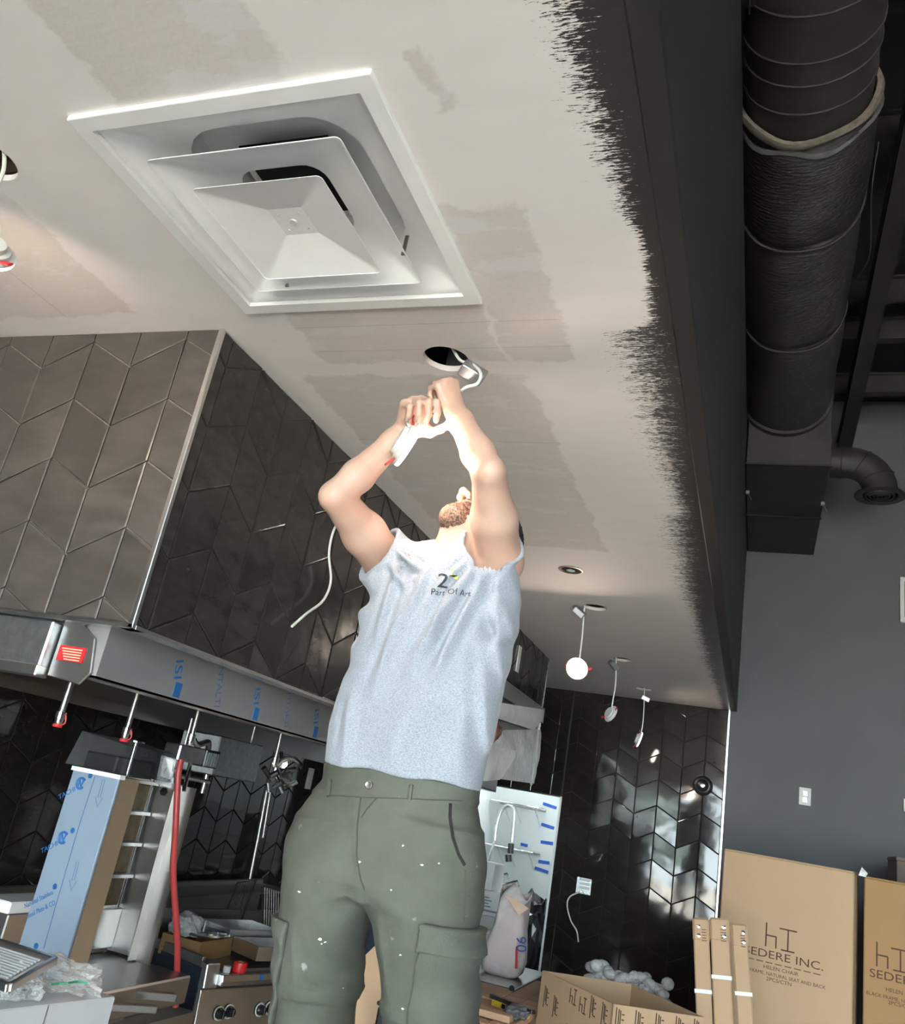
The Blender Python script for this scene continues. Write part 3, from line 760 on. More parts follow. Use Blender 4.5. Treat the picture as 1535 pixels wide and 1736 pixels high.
for r_ in (0.09, 0.065, 0.04, 0.016):
    t = MB(); t.lathe(base, (0, 0, -1), [(r_ + 0.012, 0.0), (r_ + 0.004, 0.014), (r_ - 0.006, 0.014), (r_ - 0.002, 0.0)], 24, close=False); t.build('louvre_ring', M['duct_black'], el, True)
# branch ducts on the near part
br = thing('branch_duct', 'short black round branch from the big duct over the soffit wall', 'duct', (-0.2, 2.3, 4.66), 'branch ducts')
t = MB(); t.cyl((-0.31, 2.17, 4.62), (1, 0, 0), 0.115, 0.17, 28); t.build('pipe', M['duct_black'], br, True)
t = MB(); t.lathe((-0.16, 2.17, 4.62), (1, 0, 0), [(0.135, 0), (0.135, 0.004), (0.115, 0.006)], 28); t.build('saddle', M['steel_black'], br, True)
br = thing('branch_duct', 'thick black round branch leaving the big duct at the top right corner', 'duct', (0.5, 2.0, 4.66), 'branch ducts')
t = MB(); t.cyl((0.28, 1.86, 4.66), (1, 0, 0.02), 0.15, 1.6, 28); t.build('pipe', M['duct_black'], br, True)
t = MB(); t.tube([Vector((0.62, 1.86 + 0.153 * math.cos(q), 4.667 + 0.153 * math.sin(q))) for q in [2 * PI * i / 24 for i in range(25)]], 0.005, 6, cap=False); t.build('seam', M['steel_black'], br, True)

# steel roof framing
def beam(name, a, b, w, h, label, cat='beam', group=None, rod=False):
    o = thing(name, label, cat, (Vector(a) + Vector(b)) / 2, group)
    t = MB(); t.bar(a, b, w, 0.012); t.build('flange', M['steel_black'], o)
    up = Vector((0, 0, h))
    t = MB(); t.bar(Vector(a) + up, Vector(b) + up, w, 0.012); t.build('flange', M['steel_black'], o)
    t = MB(); t.bar(Vector(a) + up / 2, Vector(b) + up / 2, 0.012, h); t.build('web', M['steel_black'], o)
    return o
beam('roof_beam', (0.535, FRONT_Y, 5.05), (0.535, BACK_Y, 5.05), 0.10, 0.16, 'long black steel beam running beside the insulated duct')
for k, y in enumerate((2.30, 3.70, 5.08, 5.55, 6.30)):
    beam('roof_joist', (0.36, y, 5.26), (RIGHT_X, y, 5.26), 0.07, 0.16, ['black roof joist crossing behind the top right branch duct', 'black roof joist crossing behind the middle of the insulated duct', 'thin black roof joist, upper of the pair right of the plenum box', 'black roof joist, lower of the pair right of the plenum box', 'black roof joist just above the round outlet elbow'][k], 'joist', 'roof joists')
w_ = MB(); w_.tube(curve_pts([P(1490, 240, z=4.9), P(1478, 330, z=4.75), P(1475, 430, z=4.7), P(1455, 470, z=4.7)], 8), 0.004, 6)
tag(w_.build('hanging_wire', M['steel_black'], None, True), 'thin black wire drooping beside the insulated duct', 'wire')
w_ = MB(); w_.tube([Vector((-0.20, 2.13, 4.58)), Vector((-0.235, 2.03, ROOF_Z))], 0.008, 6)
tag(w_.build('hanger_rod', M['steel_black'], None, True), 'black hanger rod above the small branch duct', 'rod')

# ------------------------------------------------------------------ wall fittings
def plate(name, label, cat, c, uax, vax, w, h, mat, th=0.006, group=None):
    n = Vector(uax).cross(Vector(vax)); o = thing(name, label, cat, c, group)
    MM = Matrix.Identity(4)
    for k in range(3): MM[k][0] = uax[k]; MM[k][1] = vax[k]; MM[k][2] = n[k]; MM[k][3] = c[k]
    t = MB(); t.box(-w / 2, w / 2, -h / 2, h / 2, 0, th, MM); t.build('cover_plate', mat, o, bevel=0.002)
    return o, MM
o, MM = plate('wall_switch', 'light grey two-gang wall switch alone on the charcoal wall', 'switch', (0.332, BACK_Y, 2.29), (1, 0, 0), (0, 0, 1), 0.082, 0.125, M['white_plastic'])
for k in range(2):
    t = MB(); t.box(-0.016, 0.016, -0.042 + 0.045 * k, -0.005 + 0.045 * k, 0.006, 0.011, MM); t.build('rocker', M['galvanised'], o, bevel=0.002)
o, MM = plate('exit_sign', 'cream framed sign high on the charcoal wall at the right edge of view', 'sign', (1.11, BACK_Y, 3.86), (1, 0, 0), (0, 0, 1), 0.30, 0.36, M['white_plastic'], 0.03)
t = MB(); t.box(-0.12, 0.12, -0.145, 0.145, 0.030, 0.034, MM); t.build('face', plain('olive_grille', (0.14, 0.14, 0.08), 0.6), o)
o, MM = plate('wall_sensor', 'small rounded white sensor on the charcoal wall near the right edge', 'sensor', (1.025, BACK_Y, 2.335), (1, 0, 0), (0, 0, 1), 0.09, 0.09, M['white_plastic'], 0.03)
t = MB(); t.lathe((1.025, BACK_Y - 0.03, 2.335), (0, -1, 0), [(0.02, 0), (0.018, 0.006), (0.001, 0.008)], 14); t.build('dome', M['white_plastic'], o, True)
o = thing('wall_alarm', 'round black dome alarm fixed on the glossy chevron tile wall', 'alarm', (-0.394, BACK_Y - 0.012, 2.251))
t = MB(); t.lathe((-0.394, BACK_Y - 0.011, 2.251), (0, -1, 0), [(0.072, 0), (0.074, 0.01), (0.06, 0.02), (0.045, 0.022), (0.045, 0.04), (0.03, 0.052), (0.001, 0.056)], 28); t.build('housing', M['black_plastic'], o, True)
t = MB(); t.lathe((-0.394, BACK_Y - 0.06, 2.251), (0, -1, 0), [(0.018, 0), (0.016, 0.008), (0.001, 0.01)], 18); t.build('lens', M['chrome'], o, True)
o, MM = plate('outlet_box', 'open square electrical box on the tile wall with a loose white wire', 'outlet', (-1.213, BACK_Y - 0.012, 1.376), (1, 0, 0), (0, 0, 1), 0.115, 0.115, M['galvanised'], 0.008)
t = MB()
for k in range(3): t.box(-0.035, 0.045, -0.02 + 0.028 * k, -0.004 + 0.028 * k, 0.008, 0.014, MM)
t.build('terminal', M['white_plastic'], o, bevel=0.002)
for k in range(3):
    t = MB(); t.lathe(MM @ Vector((-0.02 + 0.028 * k, -0.045, 0.008)), (0, -1, 0), [(0.007, 0), (0.006, 0.003), (0.001, 0.004)], 10); t.build('screw', M['chrome'], o, True)
yy = BACK_Y - 0.03
w_ = MB(); w_.tube(curve_pts([P(984, 1512, y=yy), P(967, 1520, y=yy - 0.03), P(962, 1535, y=yy - 0.04), P(968, 1560, y=yy - 0.03), P(978, 1578, y=yy - 0.02), P(981, 1597, y=yy - 0.02)], 8), 0.0055, 8); w_.build('loose_wire', M['wire_white'], o, True)
for c, lab in (((LEFT_X, 5.906, 1.777), 'upper white cover plate on the dark left tile wall'), ((LEFT_X, 5.914, 1.056), 'lower white cover plate on the dark left tile wall beside the shorts')):
    o, MM = plate('cover_plate', lab, 'outlet', (LEFT_X + 0.008, c[1], c[2]), (0, 1, 0), (0, 0, 1), 0.085, 0.15, M['white_plastic'], 0.006, 'white plates on the left wall')
    t = MB(); t.lathe(MM @ Vector((0, 0.06, 0.006)), (1, 0, 0), [(0.004, 0), (0.001, 0.002)], 8); t.build('screw', M['chrome'], o)

# ------------------------------------------------------------------ recessed lights hanging from their holes
EMIT_WARM = emitter('led_face_lit', (1.0, 0.80, 0.64), 60.0)
EMIT_WARM2 = emitter('led_face_lit_small', (1.0, 0.80, 0.62), 30.0)
EMIT_LEFT = emitter('led_face_lit_left', (1.0, 0.78, 0.60), 110.0)
EMIT_FAR = emitter('led_face_lit_far', (1.0, 0.82, 0.66), 130.0)
LED_EDGE = emitter('led_edge_glow', (1.0, 0.92, 0.85), 6.0)
LED_OFF = plain('led_diffuser_off', (0.72, 0.74, 0.74), 0.35)
def puck(label, hole, c, nrm, lit, wire_pts, jb=None, r=0.056, clip_dir=None, emit=None):
    t0 = thing('recessed_light', label, 'ceiling light', hole, 'slim recessed lights hanging by their wires')
    n = Vector(nrm).normalized(); c = Vector(c); u, w, a = frame_of(n)
    b = MB(); b.lathe(c, n, [(0.001, -0.022), (r * 0.62, -0.022), (r * 0.64, -0.012), (r * 0.80, -0.010), (r * 0.82, -0.002), (r, -0.001), (r, 0.003), (r * 0.86, 0.005), (r * 0.86, 0.002)], 28, close=False); b.build('housing', M['white_plastic'], t0, True)
    b = MB(); b.lathe(c, n, [(r * 0.86, 0.002), (r * 0.5, 0.0032), (0.001, 0.0035)], 28, close=False)
    if lit:
        e_ = MB(); e_.lathe(c, n, [(r * 0.985, 0.0032), (r * 0.975, 0.011), (r * 0.90, 0.0125), (r * 0.87, 0.004)], 28, close=False); e_.build('glowing_rim', LED_EDGE, t0, True)
    b.build('lens', (emit or EMIT_WARM) if lit else LED_OFF, t0, True)
    d_ = Vector(clip_dir) if clip_dir else u
    d_ = (d_ - n * d_.dot(n)).normalized()
    for s in (1, -1):
        q = c + d_ * s * r * 0.86 - n * 0.006
        b = MB(); b.bar(q, q + d_ * s * 0.022 - n * 0.010, 0.014, 0.005, n); b.build('spring_clip', M['red_plastic'], t0, bevel=0.001)
    b = MB(); b.tube(curve_pts(wire_pts, 8), 0.0042, 8); b.build('wire', M['wire_white'], t0, True)
    if jb is not None:
        jc, jm = jb
        b = MB(); b.box(-0.032, 0.032, -0.026, 0.026, -0.016, 0.016, Matrix.Translation(jc) @ jm.to_4x4()); b.build('junction_box', M['galvanised'], t0, bevel=0.003)
    return t0
def euler(x, y, z): 
    from mathutils import Euler
    return Euler((x, y, z)).to_matrix()
HELD_C = P(688, 752, y=1.60); HELD_N = Vector((0.74, 0.60, -0.28)).normalized()
h = HOLES[0]
puck('lit recessed light gripped in the worker\'s hand, seen edge-on', (h[0], h[1], CEIL), HELD_C, HELD_N, True,
     [Vector((h[0] + 0.0, h[1] + 0.0, CEIL + 0.05)), P(780, 610, y=1.76), P(800, 617, y=1.74), P(815, 632, y=1.71), P(810, 650, y=1.69), P(790, 657, y=1.68), P(770, 672, y=1.70), P(742, 690, y=1.68), P(715, 690, y=1.665), P(700, 700, y=1.63), P(692, 715, y=1.605), P(697, 726, y=1.60)],
     (P(802, 632, y=1.74), euler(0.9, 0.35, 0.5)), clip_dir=(0.2, 0.1, 1))
# bracket inside the hole
b = MB(); b.box(h[0] - 0.03, h[0] + 0.03, h[1] + 0.065, h[1] + 0.10, CEIL + 0.018, CEIL + 0.12)
tag(b.build('joist_bracket', M['galvanised'], None, bevel=0.003), 'grey metal bracket inside the round hole above the worker\'s hands', 'bracket')
h = HOLES[1]; lc = P(-24, 424, y=0.99)
puck('lit recessed light with a red clip at the left edge of view', (h[0], h[1], CEIL), lc, (-0.62, 0.56, -0.55), True,
     [Vector((h[0] + 0.03, h[1], CEIL + 0.04)), P(6, 288, y=0.965), P(-14, 340, y=0.97), lc + Vector((0.01, 0, 0.05)), lc], None, clip_dir=(1, 0.2, -0.4), emit=EMIT_LEFT)
h = HOLES[2]; lc = P(979, 1133, y=4.25)
puck('glowing recessed light hanging near the back wall, facing the camera', (h[0], h[1], CEIL), lc, (-0.05, -0.80, -0.42), True,
     [Vector((h[0] - 0.05, h[1], CEIL + 0.03)), P(991, 1035, y=4.25), P(988, 1075, y=4.25), P(985, 1100, y=4.26), lc + Vector((0.0, 0.03, 0.05)), lc + Vector((0, 0.02, 0))], (P(983, 1038, y=4.24), euler(0.4, 0.6, 0.2)), emit=EMIT_FAR)
h = HOLES[3]; lc = P(1036, 1210, y=5.5)
puck('unlit grey recessed light with a red clip, dangling edge-up', (h[0], h[1], CEIL), lc, (0.62, 0.62, -0.30), False,
     [Vector((h[0] - 0.04, h[1], CEIL + 0.03)), P(1045, 1121, y=5.5), P(1044, 1160, y=5.5), P(1040, 1185, y=5.5), lc], (P(1040, 1128, y=5.5), euler(0.4, 0.6, 0.9)), clip_dir=(-1, 0.2, -0.3))
h = HOLES[4]; lc = P(1083, 1253, y=6.5)
puck('edge-on recessed light with yellow and red clips, nearest the tile wall', (h[0], h[1], CEIL), lc, (0.90, 0.25, -0.25), True,
     [Vector((h[0], h[1], CEIL + 0.03)), P(1093, 1170, y=6.5), P(1092, 1205, y=6.5), P(1089, 1235, y=6.5), lc], (P(1094, 1184, y=6.5), euler(0.2, 0.3, 0.4)), clip_dir=(0, 0, 1), emit=EMIT_WARM2)
h = HOLES[5]
o = thing('sprinkler_cup', 'small recessed sprinkler in the ceiling behind the worker', 'sprinkler', (h[0], h[1], CEIL))
b = MB(); b.lathe((h[0], h[1], CEIL), (0, 0, 1), [(0.056, -0.003), (0.05, -0.004), (0.044, 0.0), (0.040, 0.04), (0.001, 0.04)], 24, close=False); b.build('cup', plain('bronze_cup', (0.20, 0.15, 0.12), 0.4, 0.5), o, True)
b = MB(); b.cyl((h[0], h[1], CEIL + 0.0), (0, 0, 1), 0.008, 0.04, 10); b.lathe((h[0], h[1], CEIL - 0.004), (0, 0, 1), [(0.02, 0), (0.02, 0.003)], 14); b.build('head', M['chrome'], o, True)
# loose white cable in front of the hood
w_ = MB(); cx = HX + 0.035
w_.tube(curve_pts([P(600, 840, x=cx - 0.005), P(577, 878, x=cx - 0.01), P(564, 905, x=cx), P(558, 940, x=cx), P(561, 985, x=cx), P(548, 1018, x=cx), P(520, 1040, x=cx), P(495, 1062, x=cx)], 8), 0.0042, 8)
wt = w_.build('loose_cable', M['wire_white'], None, True)
tag(wt, 'loose white cable hanging in front of the tiled hood side', 'cable')
# ------------------------------------------------------------------ cooking line on the left
def PP(u, v, p0, n):
    d = Vector(ROT @ np.array([u - CENTRE[0], v - CENTRE[1], FOCAL])); o = Vector((0, 0, EYE))
    n = Vector(n); return o + d * ((Vector(p0) - o).dot(n) / d.dot(n))
def local(org, w, d):
    """matrix: x along w, y along d, z up"""
    w = Vector(w).normalized(); d = Vector(d).normalized(); MM = Matrix.Identity(4)
    for k in range(3): MM[k][0] = w[k]; MM[k][1] = d[k]; MM[k][2] = (0, 0, 1)[k]; MM[k][3] = Vector(org)[k]
    return MM
def bx(mat, name, parent, x0, x1, y0, y1, z0, z1, MM=None, bevel=0.0, label=None):
    t = MB(); t.box(x0, x1, y0, y1, z0, z1, MM); return t.build(name, mat, parent, bevel=bevel, label=label)

# vertical broiler: two folding shields round a burner column
br_z0, br_z1 = 1.035, 1.668
gy = thing('vertical_broiler', 'tall stainless vertical broiler with film-covered side shield standing left of the red hose', 'broiler', (-2.1, 2.5, br_z0))
ns = 2.30
def shield(u, v): return P(u, v, y=ns)
xl, xr = -2.072, -1.884
bx(M['film_blue'], 'side_shield', gy, xl, xr, ns, ns + 0.012, 1.08, 1.662, bevel=0.002, label='side shield under pale blue printed film')
bx(M['white_enamel'], 'shield_cap', gy, xl - 0.004, xr + 0.006, ns - 0.006, ns + 0.02, 1.655, 1.668)
bx(M['stainless'], 'shield_return', gy, xr - 0.004, xr, ns + 0.012, ns + 0.10, 1.06, 1.66)
for k, (u, v) in enumerate([(137, 1328), (107, 1420)]):
    c = P(u, v, y=ns - 0.001)
    t = MB(); pts = [c + Vector((0.016 * math.cos(a), 0, 0.016 * math.sin(a))) for a in [0.7 + 4.9 * i / 16 for i in range(17)]]
    t.tube(pts, 0.004, 6); pts = [c + Vector((-0.008, 0, -0.012)), c + Vector((-0.006, 0, 0.010)), c + Vector((0.004, 0, -0.010)), c + Vector((0.008, 0, 0.012))]
    t.tube(pts, 0.0035, 6); t.build('film_logo', M['print_blue'], gy)
    lettering('film_mark', 'TACHI', 0.022, P(u - 23, v + 20, y=ns - 0.0005), (0.85, 0, 0.55), (-0.55, 0, 0.85), M['print_blue'], gy, 1.0)
for (u, v) in [(153, 1315), (123, 1408), (93, 1503), (61, 1604)]:
    c = P(u, v, y=ns - 0.0008); t = MB()
    for k in range(6):
        a = PI * k / 6; t.bar(c - Vector((math.cos(a), 0, math.sin(a))) * 0.0085, c + Vector((math.cos(a), 0, math.sin(a))) * 0.0085, 0.002, 0.0025)
    t.build('film_star', M['print_blue'], gy)
lettering('film_text', 'National Stainless', 0.021, P(66, 1528, y=ns - 0.0005), (0.84, 0, 0.55), (-0.55, 0, 0.84), M['print_blue'], gy, 0.72)
lettering('film_text', 'Steel Plate & CO.', 0.021, P(71, 1545, y=ns - 0.0005), (0.84, 0, 0.55), (-0.55, 0, 0.84), M['print_blue'], gy, 0.72)
def film_line(pix, r=0.0011, mat='print_faint', nm='film_line'):
    t = MB(); t.tube([P(u, v, y=ns - 0.0006) for u, v in pix], r, 5); t.build(nm, M[mat], gy)
film_line([(161, 1316), (131, 1410), (104, 1502), (74, 1608)], 0.0013)
for q in ([(178, 1322), (170, 1352), (174, 1353), (165, 1368), (162, 1351), (166, 1352), (174, 1321), (178, 1322)], [(134, 1462), (126, 1492), (130, 1494), (121, 1510), (118, 1492), (122, 1493), (130, 1461), (134, 1462)]):
    film_line(q, 0.0008, 'print_faint', 'film_arrow')
# burner column
bx(M['stainless_dark'], 'burner_case', gy, -2.262, -2.23, 2.54, 2.93, br_z0, 1.655, bevel=0.004)
for k in range(4):
    z0 = 1.20 + 0.112 * k
    bx(M['firebrick'], 'burner', gy, -2.235, -2.215, 2.56, 2.90, z0, z0 + 0.098, bevel=0.004)
    bx(M['stainless_dark'], 'burner_rail', gy, -2.235, -2.195, 2.55, 2.915, z0 + 0.098, z0 + 0.110)
bx(M['stainless'], 'skirt', gy, -2.24, -2.205, 2.53, 2.92, br_z0 + 0.02, 1.19, bevel=0.003)
# far shield, seen on its inner face
fs_ = 2.92
bx(M['aluminium'], 'side_shield', gy, -2.225, -2.088, fs_, fs_ + 0.012, br_z0 + 0.01, 1.655, label='bright bare steel side shield')
bx(M['stainless'], 'shield_return', gy, -2.090, -2.086, fs_ - 0.05, fs_, br_z0 + 0.005, 1.655)
bx(M['stainless_dark'], 'shield_front', gy, -2.086, -2.028, fs_ - 0.004, fs_ + 0.008, br_z0, 1.652)
bx(M['stainless_dark'], 'track', gy, -2.25, -2.228, fs_ - 0.014, fs_ + 0.005, br_z0, 1.655)
t = MB(); t.lathe((-2.165, fs_ - 0.001, 1.618), (0, -1, 0), [(0.017, 0), (0.016, 0.006), (0.001, 0.007)], 6); t.build('port_plug', M['black_plastic'], gy)
# motor cover and spindle in loose film on top
t = MB(); t.prism([(-2.25, 2.45, 1.665), (-1.97, 2.45, 1.665), (-2.02, 2.45, 1.76), (-2.22, 2.45, 1.78)], (0, 0.30, 0)); t.build('motor_cover', M['film_dark'], gy)
bx(M['black_plastic'], 'motor_case', gy, -2.22, -2.08, 2.50, 2.70, 1.66, 1.72, bevel=0.006)
t = MB(); t.cyl((-2.07, 2.56, 1.66), (0, 0, 1), 0.006, 0.12, 10); t.lathe((-2.07, 2.56, 1.772), (0, 0, 1), [(0.004, 0), (0.03, 0.004), (0.03, 0.008), (0.004, 0.012)], 14); t.build('spindle', M['chrome'], gy, True)
for z0 in (1.0,):
    t = MB(); t.bar((-2.06, 2.36, 1.03), (-1.80, 2.78, 1.0), 0.035, 0.022); t.bar((-2.02, 2.30, 1.0), (-1.78, 2.66, 0.985), 0.03, 0.02); t.build('base_rail', M['stainless'], gy, bevel=0.002)
t = MB(); t.box(-2.45, -1.86, 2.30, 2.95, br_z0 - 0.09, br_z0 - 0.0); t.build('base', M['stainless_dark'], gy, bevel=0.006)
t = MB(); t.lathe((-1.925, 2.50, 1.033), (0, 0, 1), [(0.03, 0), (0.03, 0.006), (0.008, 0.012), (0.008, 0.03), (0.022, 0.034), (0.022, 0.04), (0.001, 0.042)], 16); t.build('spit_socket', M['chrome'], gy, True)
# small white instruction tag in a plastic bag
tg = thing('paper_tag', 'small white printed tag in a clear bag hanging beside the red hose', 'tag', (-1.98, 2.70, 1.70))
q = [PP(u, v, (-1.97, 2.69, 1.7), (0.4, -0.9, 0)) for u, v in [(272, 1316), (287, 1321), (294, 1288), (278, 1284)]]
t = MB(); t.prism(q, (0.002, 0.003, 0)); t.build('paper', M['paper'], tg)
t = MB(); t.bar(q[0] * 0.7 + q[2] * 0.3 + Vector((0.001, -0.002, 0)), q[0] * 0.45 + q[2] * 0.55 + Vector((0.001, -0.002, 0)), 0.01, 0.001); t.build('print', M['label_red'], tg)
q2 = [PP(u, v, (-1.968, 2.684, 1.7), (0.4, -0.9, 0)) for u, v in [(264, 1328), (289, 1336), (299, 1287), (274, 1280)]]
t = MB(); t.prism(q2, (0.0015, -0.0015, 0)); t.build('bag', M['film_clear'], tg)

# gas control box above the hose
gb_ = thing('gas_control_box', 'grey steel gas valve box with a pipe stub hanging above the broiler', 'valve box', (-2.0, 2.77, 1.84))
MM = local((-2.0, 2.72, 1.74), (0.25, 0.97, 0), (-0.97, 0.25, 0))
bx(M['galvanised'], 'case', gb_, 0, 0.125, 0, 0.09, 0.0, 0.06, MM, 0.005)
bx(M['black_plastic'], 'connector', gb_, 0.128, 0.20, 0.0, 0.09, -0.005, 0.06, MM, 0.004)
for k in range(5): bx(M['galvanised'], 'fin', gb_, 0.138 + 0.012 * k, 0.142 + 0.012 * k, -0.004, 0.0, 0.0, 0.05, MM)
t = MB(); t.tube([MM @ Vector((0.09, 0.03, 0.0)), MM @ Vector((0.07, 0.0, -0.10))], 0.008, 10); t.build('pipe_stub', M['chrome'], gb_, True)
t = MB(); t.tube([MM @ Vector((0.02, 0.05, -0.05)), MM @ Vector((0.22, 0.05, -0.055))], 0.010, 10); t.tube([MM @ Vector((0.20, 0.05, -0.03)), MM @ Vector((0.20, 0.05, -0.10))], 0.009, 10); t.tube([MM @ Vector((0.05, 0.05, -0.03)), MM @ Vector((0.05, 0.05, -0.08))], 0.009, 10); t.build('gas_fitting', M['galvanised'], gb_, True)
t = MB(); t.tube([MM @ Vector((0.06, 0.05, 0.055)), MM @ Vector((0.06, 0.05, 0.16))], 0.006, 8); t.build('hanger', M['stainless_dark'], gb_, True)
# galvanised bracket and vent behind it
bkt = thing('duct_bracket', 'short grey steel duct section under the canopy right of the valve box', 'duct bracket', (-2.55, 3.7, 1.86))
t = MB(); t.box(-2.62, -2.40, 3.55, 3.95, 1.70, 1.885); t.build('case', M['galvanised'], bkt, bevel=0.006)
t = MB(); t.tube(curve_pts([Vector((-2.38, 3.45, 1.80)), Vector((-2.36, 3.40, 1.84)), Vector((-2.37, 3.34, 1.82)), Vector((-2.38, 3.30, 1.85))], 6), 0.014, 8); t.build('flex_pipe', M['galvanised'], bkt, True)
for q in ((-2.6, 3.6), (-2.45, 3.9)): t = MB(); t.tube([(q[0], q[1], 1.88), (q[0], q[1], 2.6)], 0.006, 8); t.build('hanger_rod', M['stainless_dark'], bkt, True)

hs = MB(); hs.tube(curve_pts([P(307, 1288, x=-1.985), P(302, 1320, x=-1.975), P(298, 1400, x=-1.95), P(294, 1480, x=-1.94), P(299, 1560, x=-1.93), P(301, 1620, x=-1.93), P(298, 1706, x=-1.93)], 10), 0.0115, 12)
tag(hs.build('red_hose', M['red_hose'], None, True), 'long thin red hose hanging from the valve box to the counter', 'hose')

# chrome valve cluster further along
vc = thing('valve_cluster', 'chrome pipe fittings and valve wheel hanging under the far end of the canopy', 'valves', P(485, 1300, y=4.6))
c0 = P(470, 1325, y=4.6)
t = MB()
random.seed(3)
for k in range(9):
    a = c0 + Vector((random.uniform(-0.09, 0.03), random.uniform(-0.08, 0.08), random.uniform(-0.07, 0.08)))
    t.tube([a, a + Vector((random.uniform(-0.05, 0.05), random.uniform(-0.06, 0.06), random.uniform(-0.06, 0.06)))], random.uniform(0.012, 0.02), 8)
t.build('pipe_fitting', M['galvanised'], vc, True)
c1 = P(490, 1308, y=4.6); u, w, a = frame_of((0.5, -0.85, 0))
t = MB(); t.tube(curve_pts([c1 + (u * math.cos(q) + w * math.sin(q)) * 0.075 for q in [2 * PI * i / 12 * 0.8 + 0.6 for i in range(13)]], 3), 0.014, 8); t.build('elbow_pipe', M['chrome'], vc, True)
t = MB(); t.tube([P(477, 1275, y=4.6), P(478, 1292, y=4.6)], 0.012, 8); t.lathe(P(480, 1294, y=4.6), (0.4, -0.9, 0), [(0.03, 0), (0.03, 0.02), (0.001, 0.022)], 12); t.build('gauge', M['chrome'], vc, True)
t = MB(); t.tube([P(453, 1340, y=4.75), P(438, 1420, y=4.75), P(424, 1490, y=4.75)], 0.010, 8); t.tube([P(459, 1340, y=4.75), P(446, 1420, y=4.75)], 0.008, 8); t.build('riser_pipe', M['stainless_dark'], vc, True)

# dark back panel behind the broiler: steel backguard on the wall side of the line
# gas hot plate with four knobs
rg = thing('hot_plate', 'countertop gas hot plate with four black knobs and dark film-covered side', 'stove', (-2.4, 3.8, 0.66))
RM = local((-2.185, 3.585, 0.64), (0.30, 0.954, 0), (-0.954, 0.30, 0))
RW, RD, RH = 1.10, 0.62, 0.31
bx(M['film_navy'], 'side_panel', rg, -0.006, 0.0, 0.04, RD, 0.0, RH - 0.03, RM, label='side panel under dark blue film')
bx(M['stainless_dark'], 'body', rg, 0.0, RW, 0.03, RD, 0.0, RH - 0.04, RM, 0.003)
pts = [(0.0, 0.0), (0.03, 0.0), (0.055, 0.215), (0.03, 0.225), (0.0, 0.215)]
t = MB(); t.prism([RM @ Vector((-0.004, y_, z_)) for y_, z_ in [(0.03, -0.02), (-0.005, -0.015), (0.012, 0.20), (0.03, 0.205)]], (RM.to_3x3() @ Vector((RW + 0.008, 0, 0)))); t.build('control_panel', M['stainless'], rg, bevel=0.003)
t = MB(); t.prism([RM @ Vector((0.07, y_, z_)) for y_, z_ in [(0.05, 0.215), (-0.02, 0.215), (-0.025, 0.235), (-0.02, 0.262), (0.05, 0.262)]], (RM.to_3x3() @ Vector((RW - 0.09, 0, 0)))); t.build('landing_ledge', M['stainless'], rg, bevel=0.004)
t = MB(); t.prism([RM @ Vector((-0.004, y_, z_)) for y_, z_ in [(0.06, 0.2), (0.0, 0.205), (0.01, 0.30), (0.06, 0.31)]], (RM.to_3x3() @ Vector((0.075, 0, 0)))); t.build('end_block', M['galvanised'], rg, bevel=0.004)
bx(M['stainless_dark'], 'splash_side', rg, -0.004, 0.012, 0.05, RD, RH - 0.05, RH + 0.01, RM, 0.002)
bx(M['stainless_dark'], 'splash_back', rg, 0.0, RW, RD - 0.015, RD, RH - 0.05, RH + 0.10, RM, 0.002)
bx(M['steel_black'], 'cooktop', rg, 0.012, RW, 0.05, RD - 0.015, RH - 0.06, RH - 0.045, RM)
for k, xx in enumerate((0.115, 0.17, 0.355, 0.415)):
    c = RM @ Vector((xx, 0.002, 0.105 + 0.004 * (k % 2))); ax = RM.to_3x3() @ Vector((0, -1, 0.05))
    t = MB(); t.lathe(c, ax, [(0.020, 0.0), (0.022, 0.012), (0.017, 0.03), (0.001, 0.031)], 18); kn = t.build('knob', M['black_plastic'], rg, True)
    u, w, a = frame_of(ax)
    t = MB(); t.tube([c + a * 0.004 + (u * math.cos(q) + w * math.sin(q)) * 0.026 for q in [2 * PI * i / 24 for i in range(25)]], 0.0035, 6, cap=False); t.build('bezel', M['white_plastic'], kn, True)
    t = MB(); t.bar(c + a * 0.032 - w * 0.016, c + a * 0.032 + w * 0.016, 0.008, 0.012, a); t.build('grip', M['black_plastic'], kn, bevel=0.002)
bx(M['white_plastic'], 'data_plate', rg, 0.34, 0.46, -0.006, -0.002, 0.022, 0.045, RM)
for k, col in enumerate(((0.03, 0.12, 0.35), (0.15, 0.62, 0.12))):
    t = MB(); t.lathe(RM @ Vector((0.30 + 0.07 * k, -0.024, 0.245)), RM.to_3x3() @ Vector((0, -1, 0)), [(0.014, 0), (0.013, 0.001), (0.001, 0.0012)], 14); t.build('sticker', plain('sticker_%d' % k, col, 0.5), rg)
for xx in (0.06, 0.30, 0.42, 1.02):
    t = MB(); t.tube([RM @ Vector((xx, 0.05, -0.64)), RM @ Vector((xx, 0.05, 0.0))], 0.018, 12); t.tube([RM @ Vector((xx, RD - 0.06, -0.64)), RM @ Vector((xx, RD - 0.06, 0.0))], 0.018, 12); t.build('leg', M['chrome'], rg, True)
bx(M['stainless'], 'under_shelf', rg, 0.03, RW - 0.03, 0.04, RD - 0.04, -0.12, -0.10, RM)
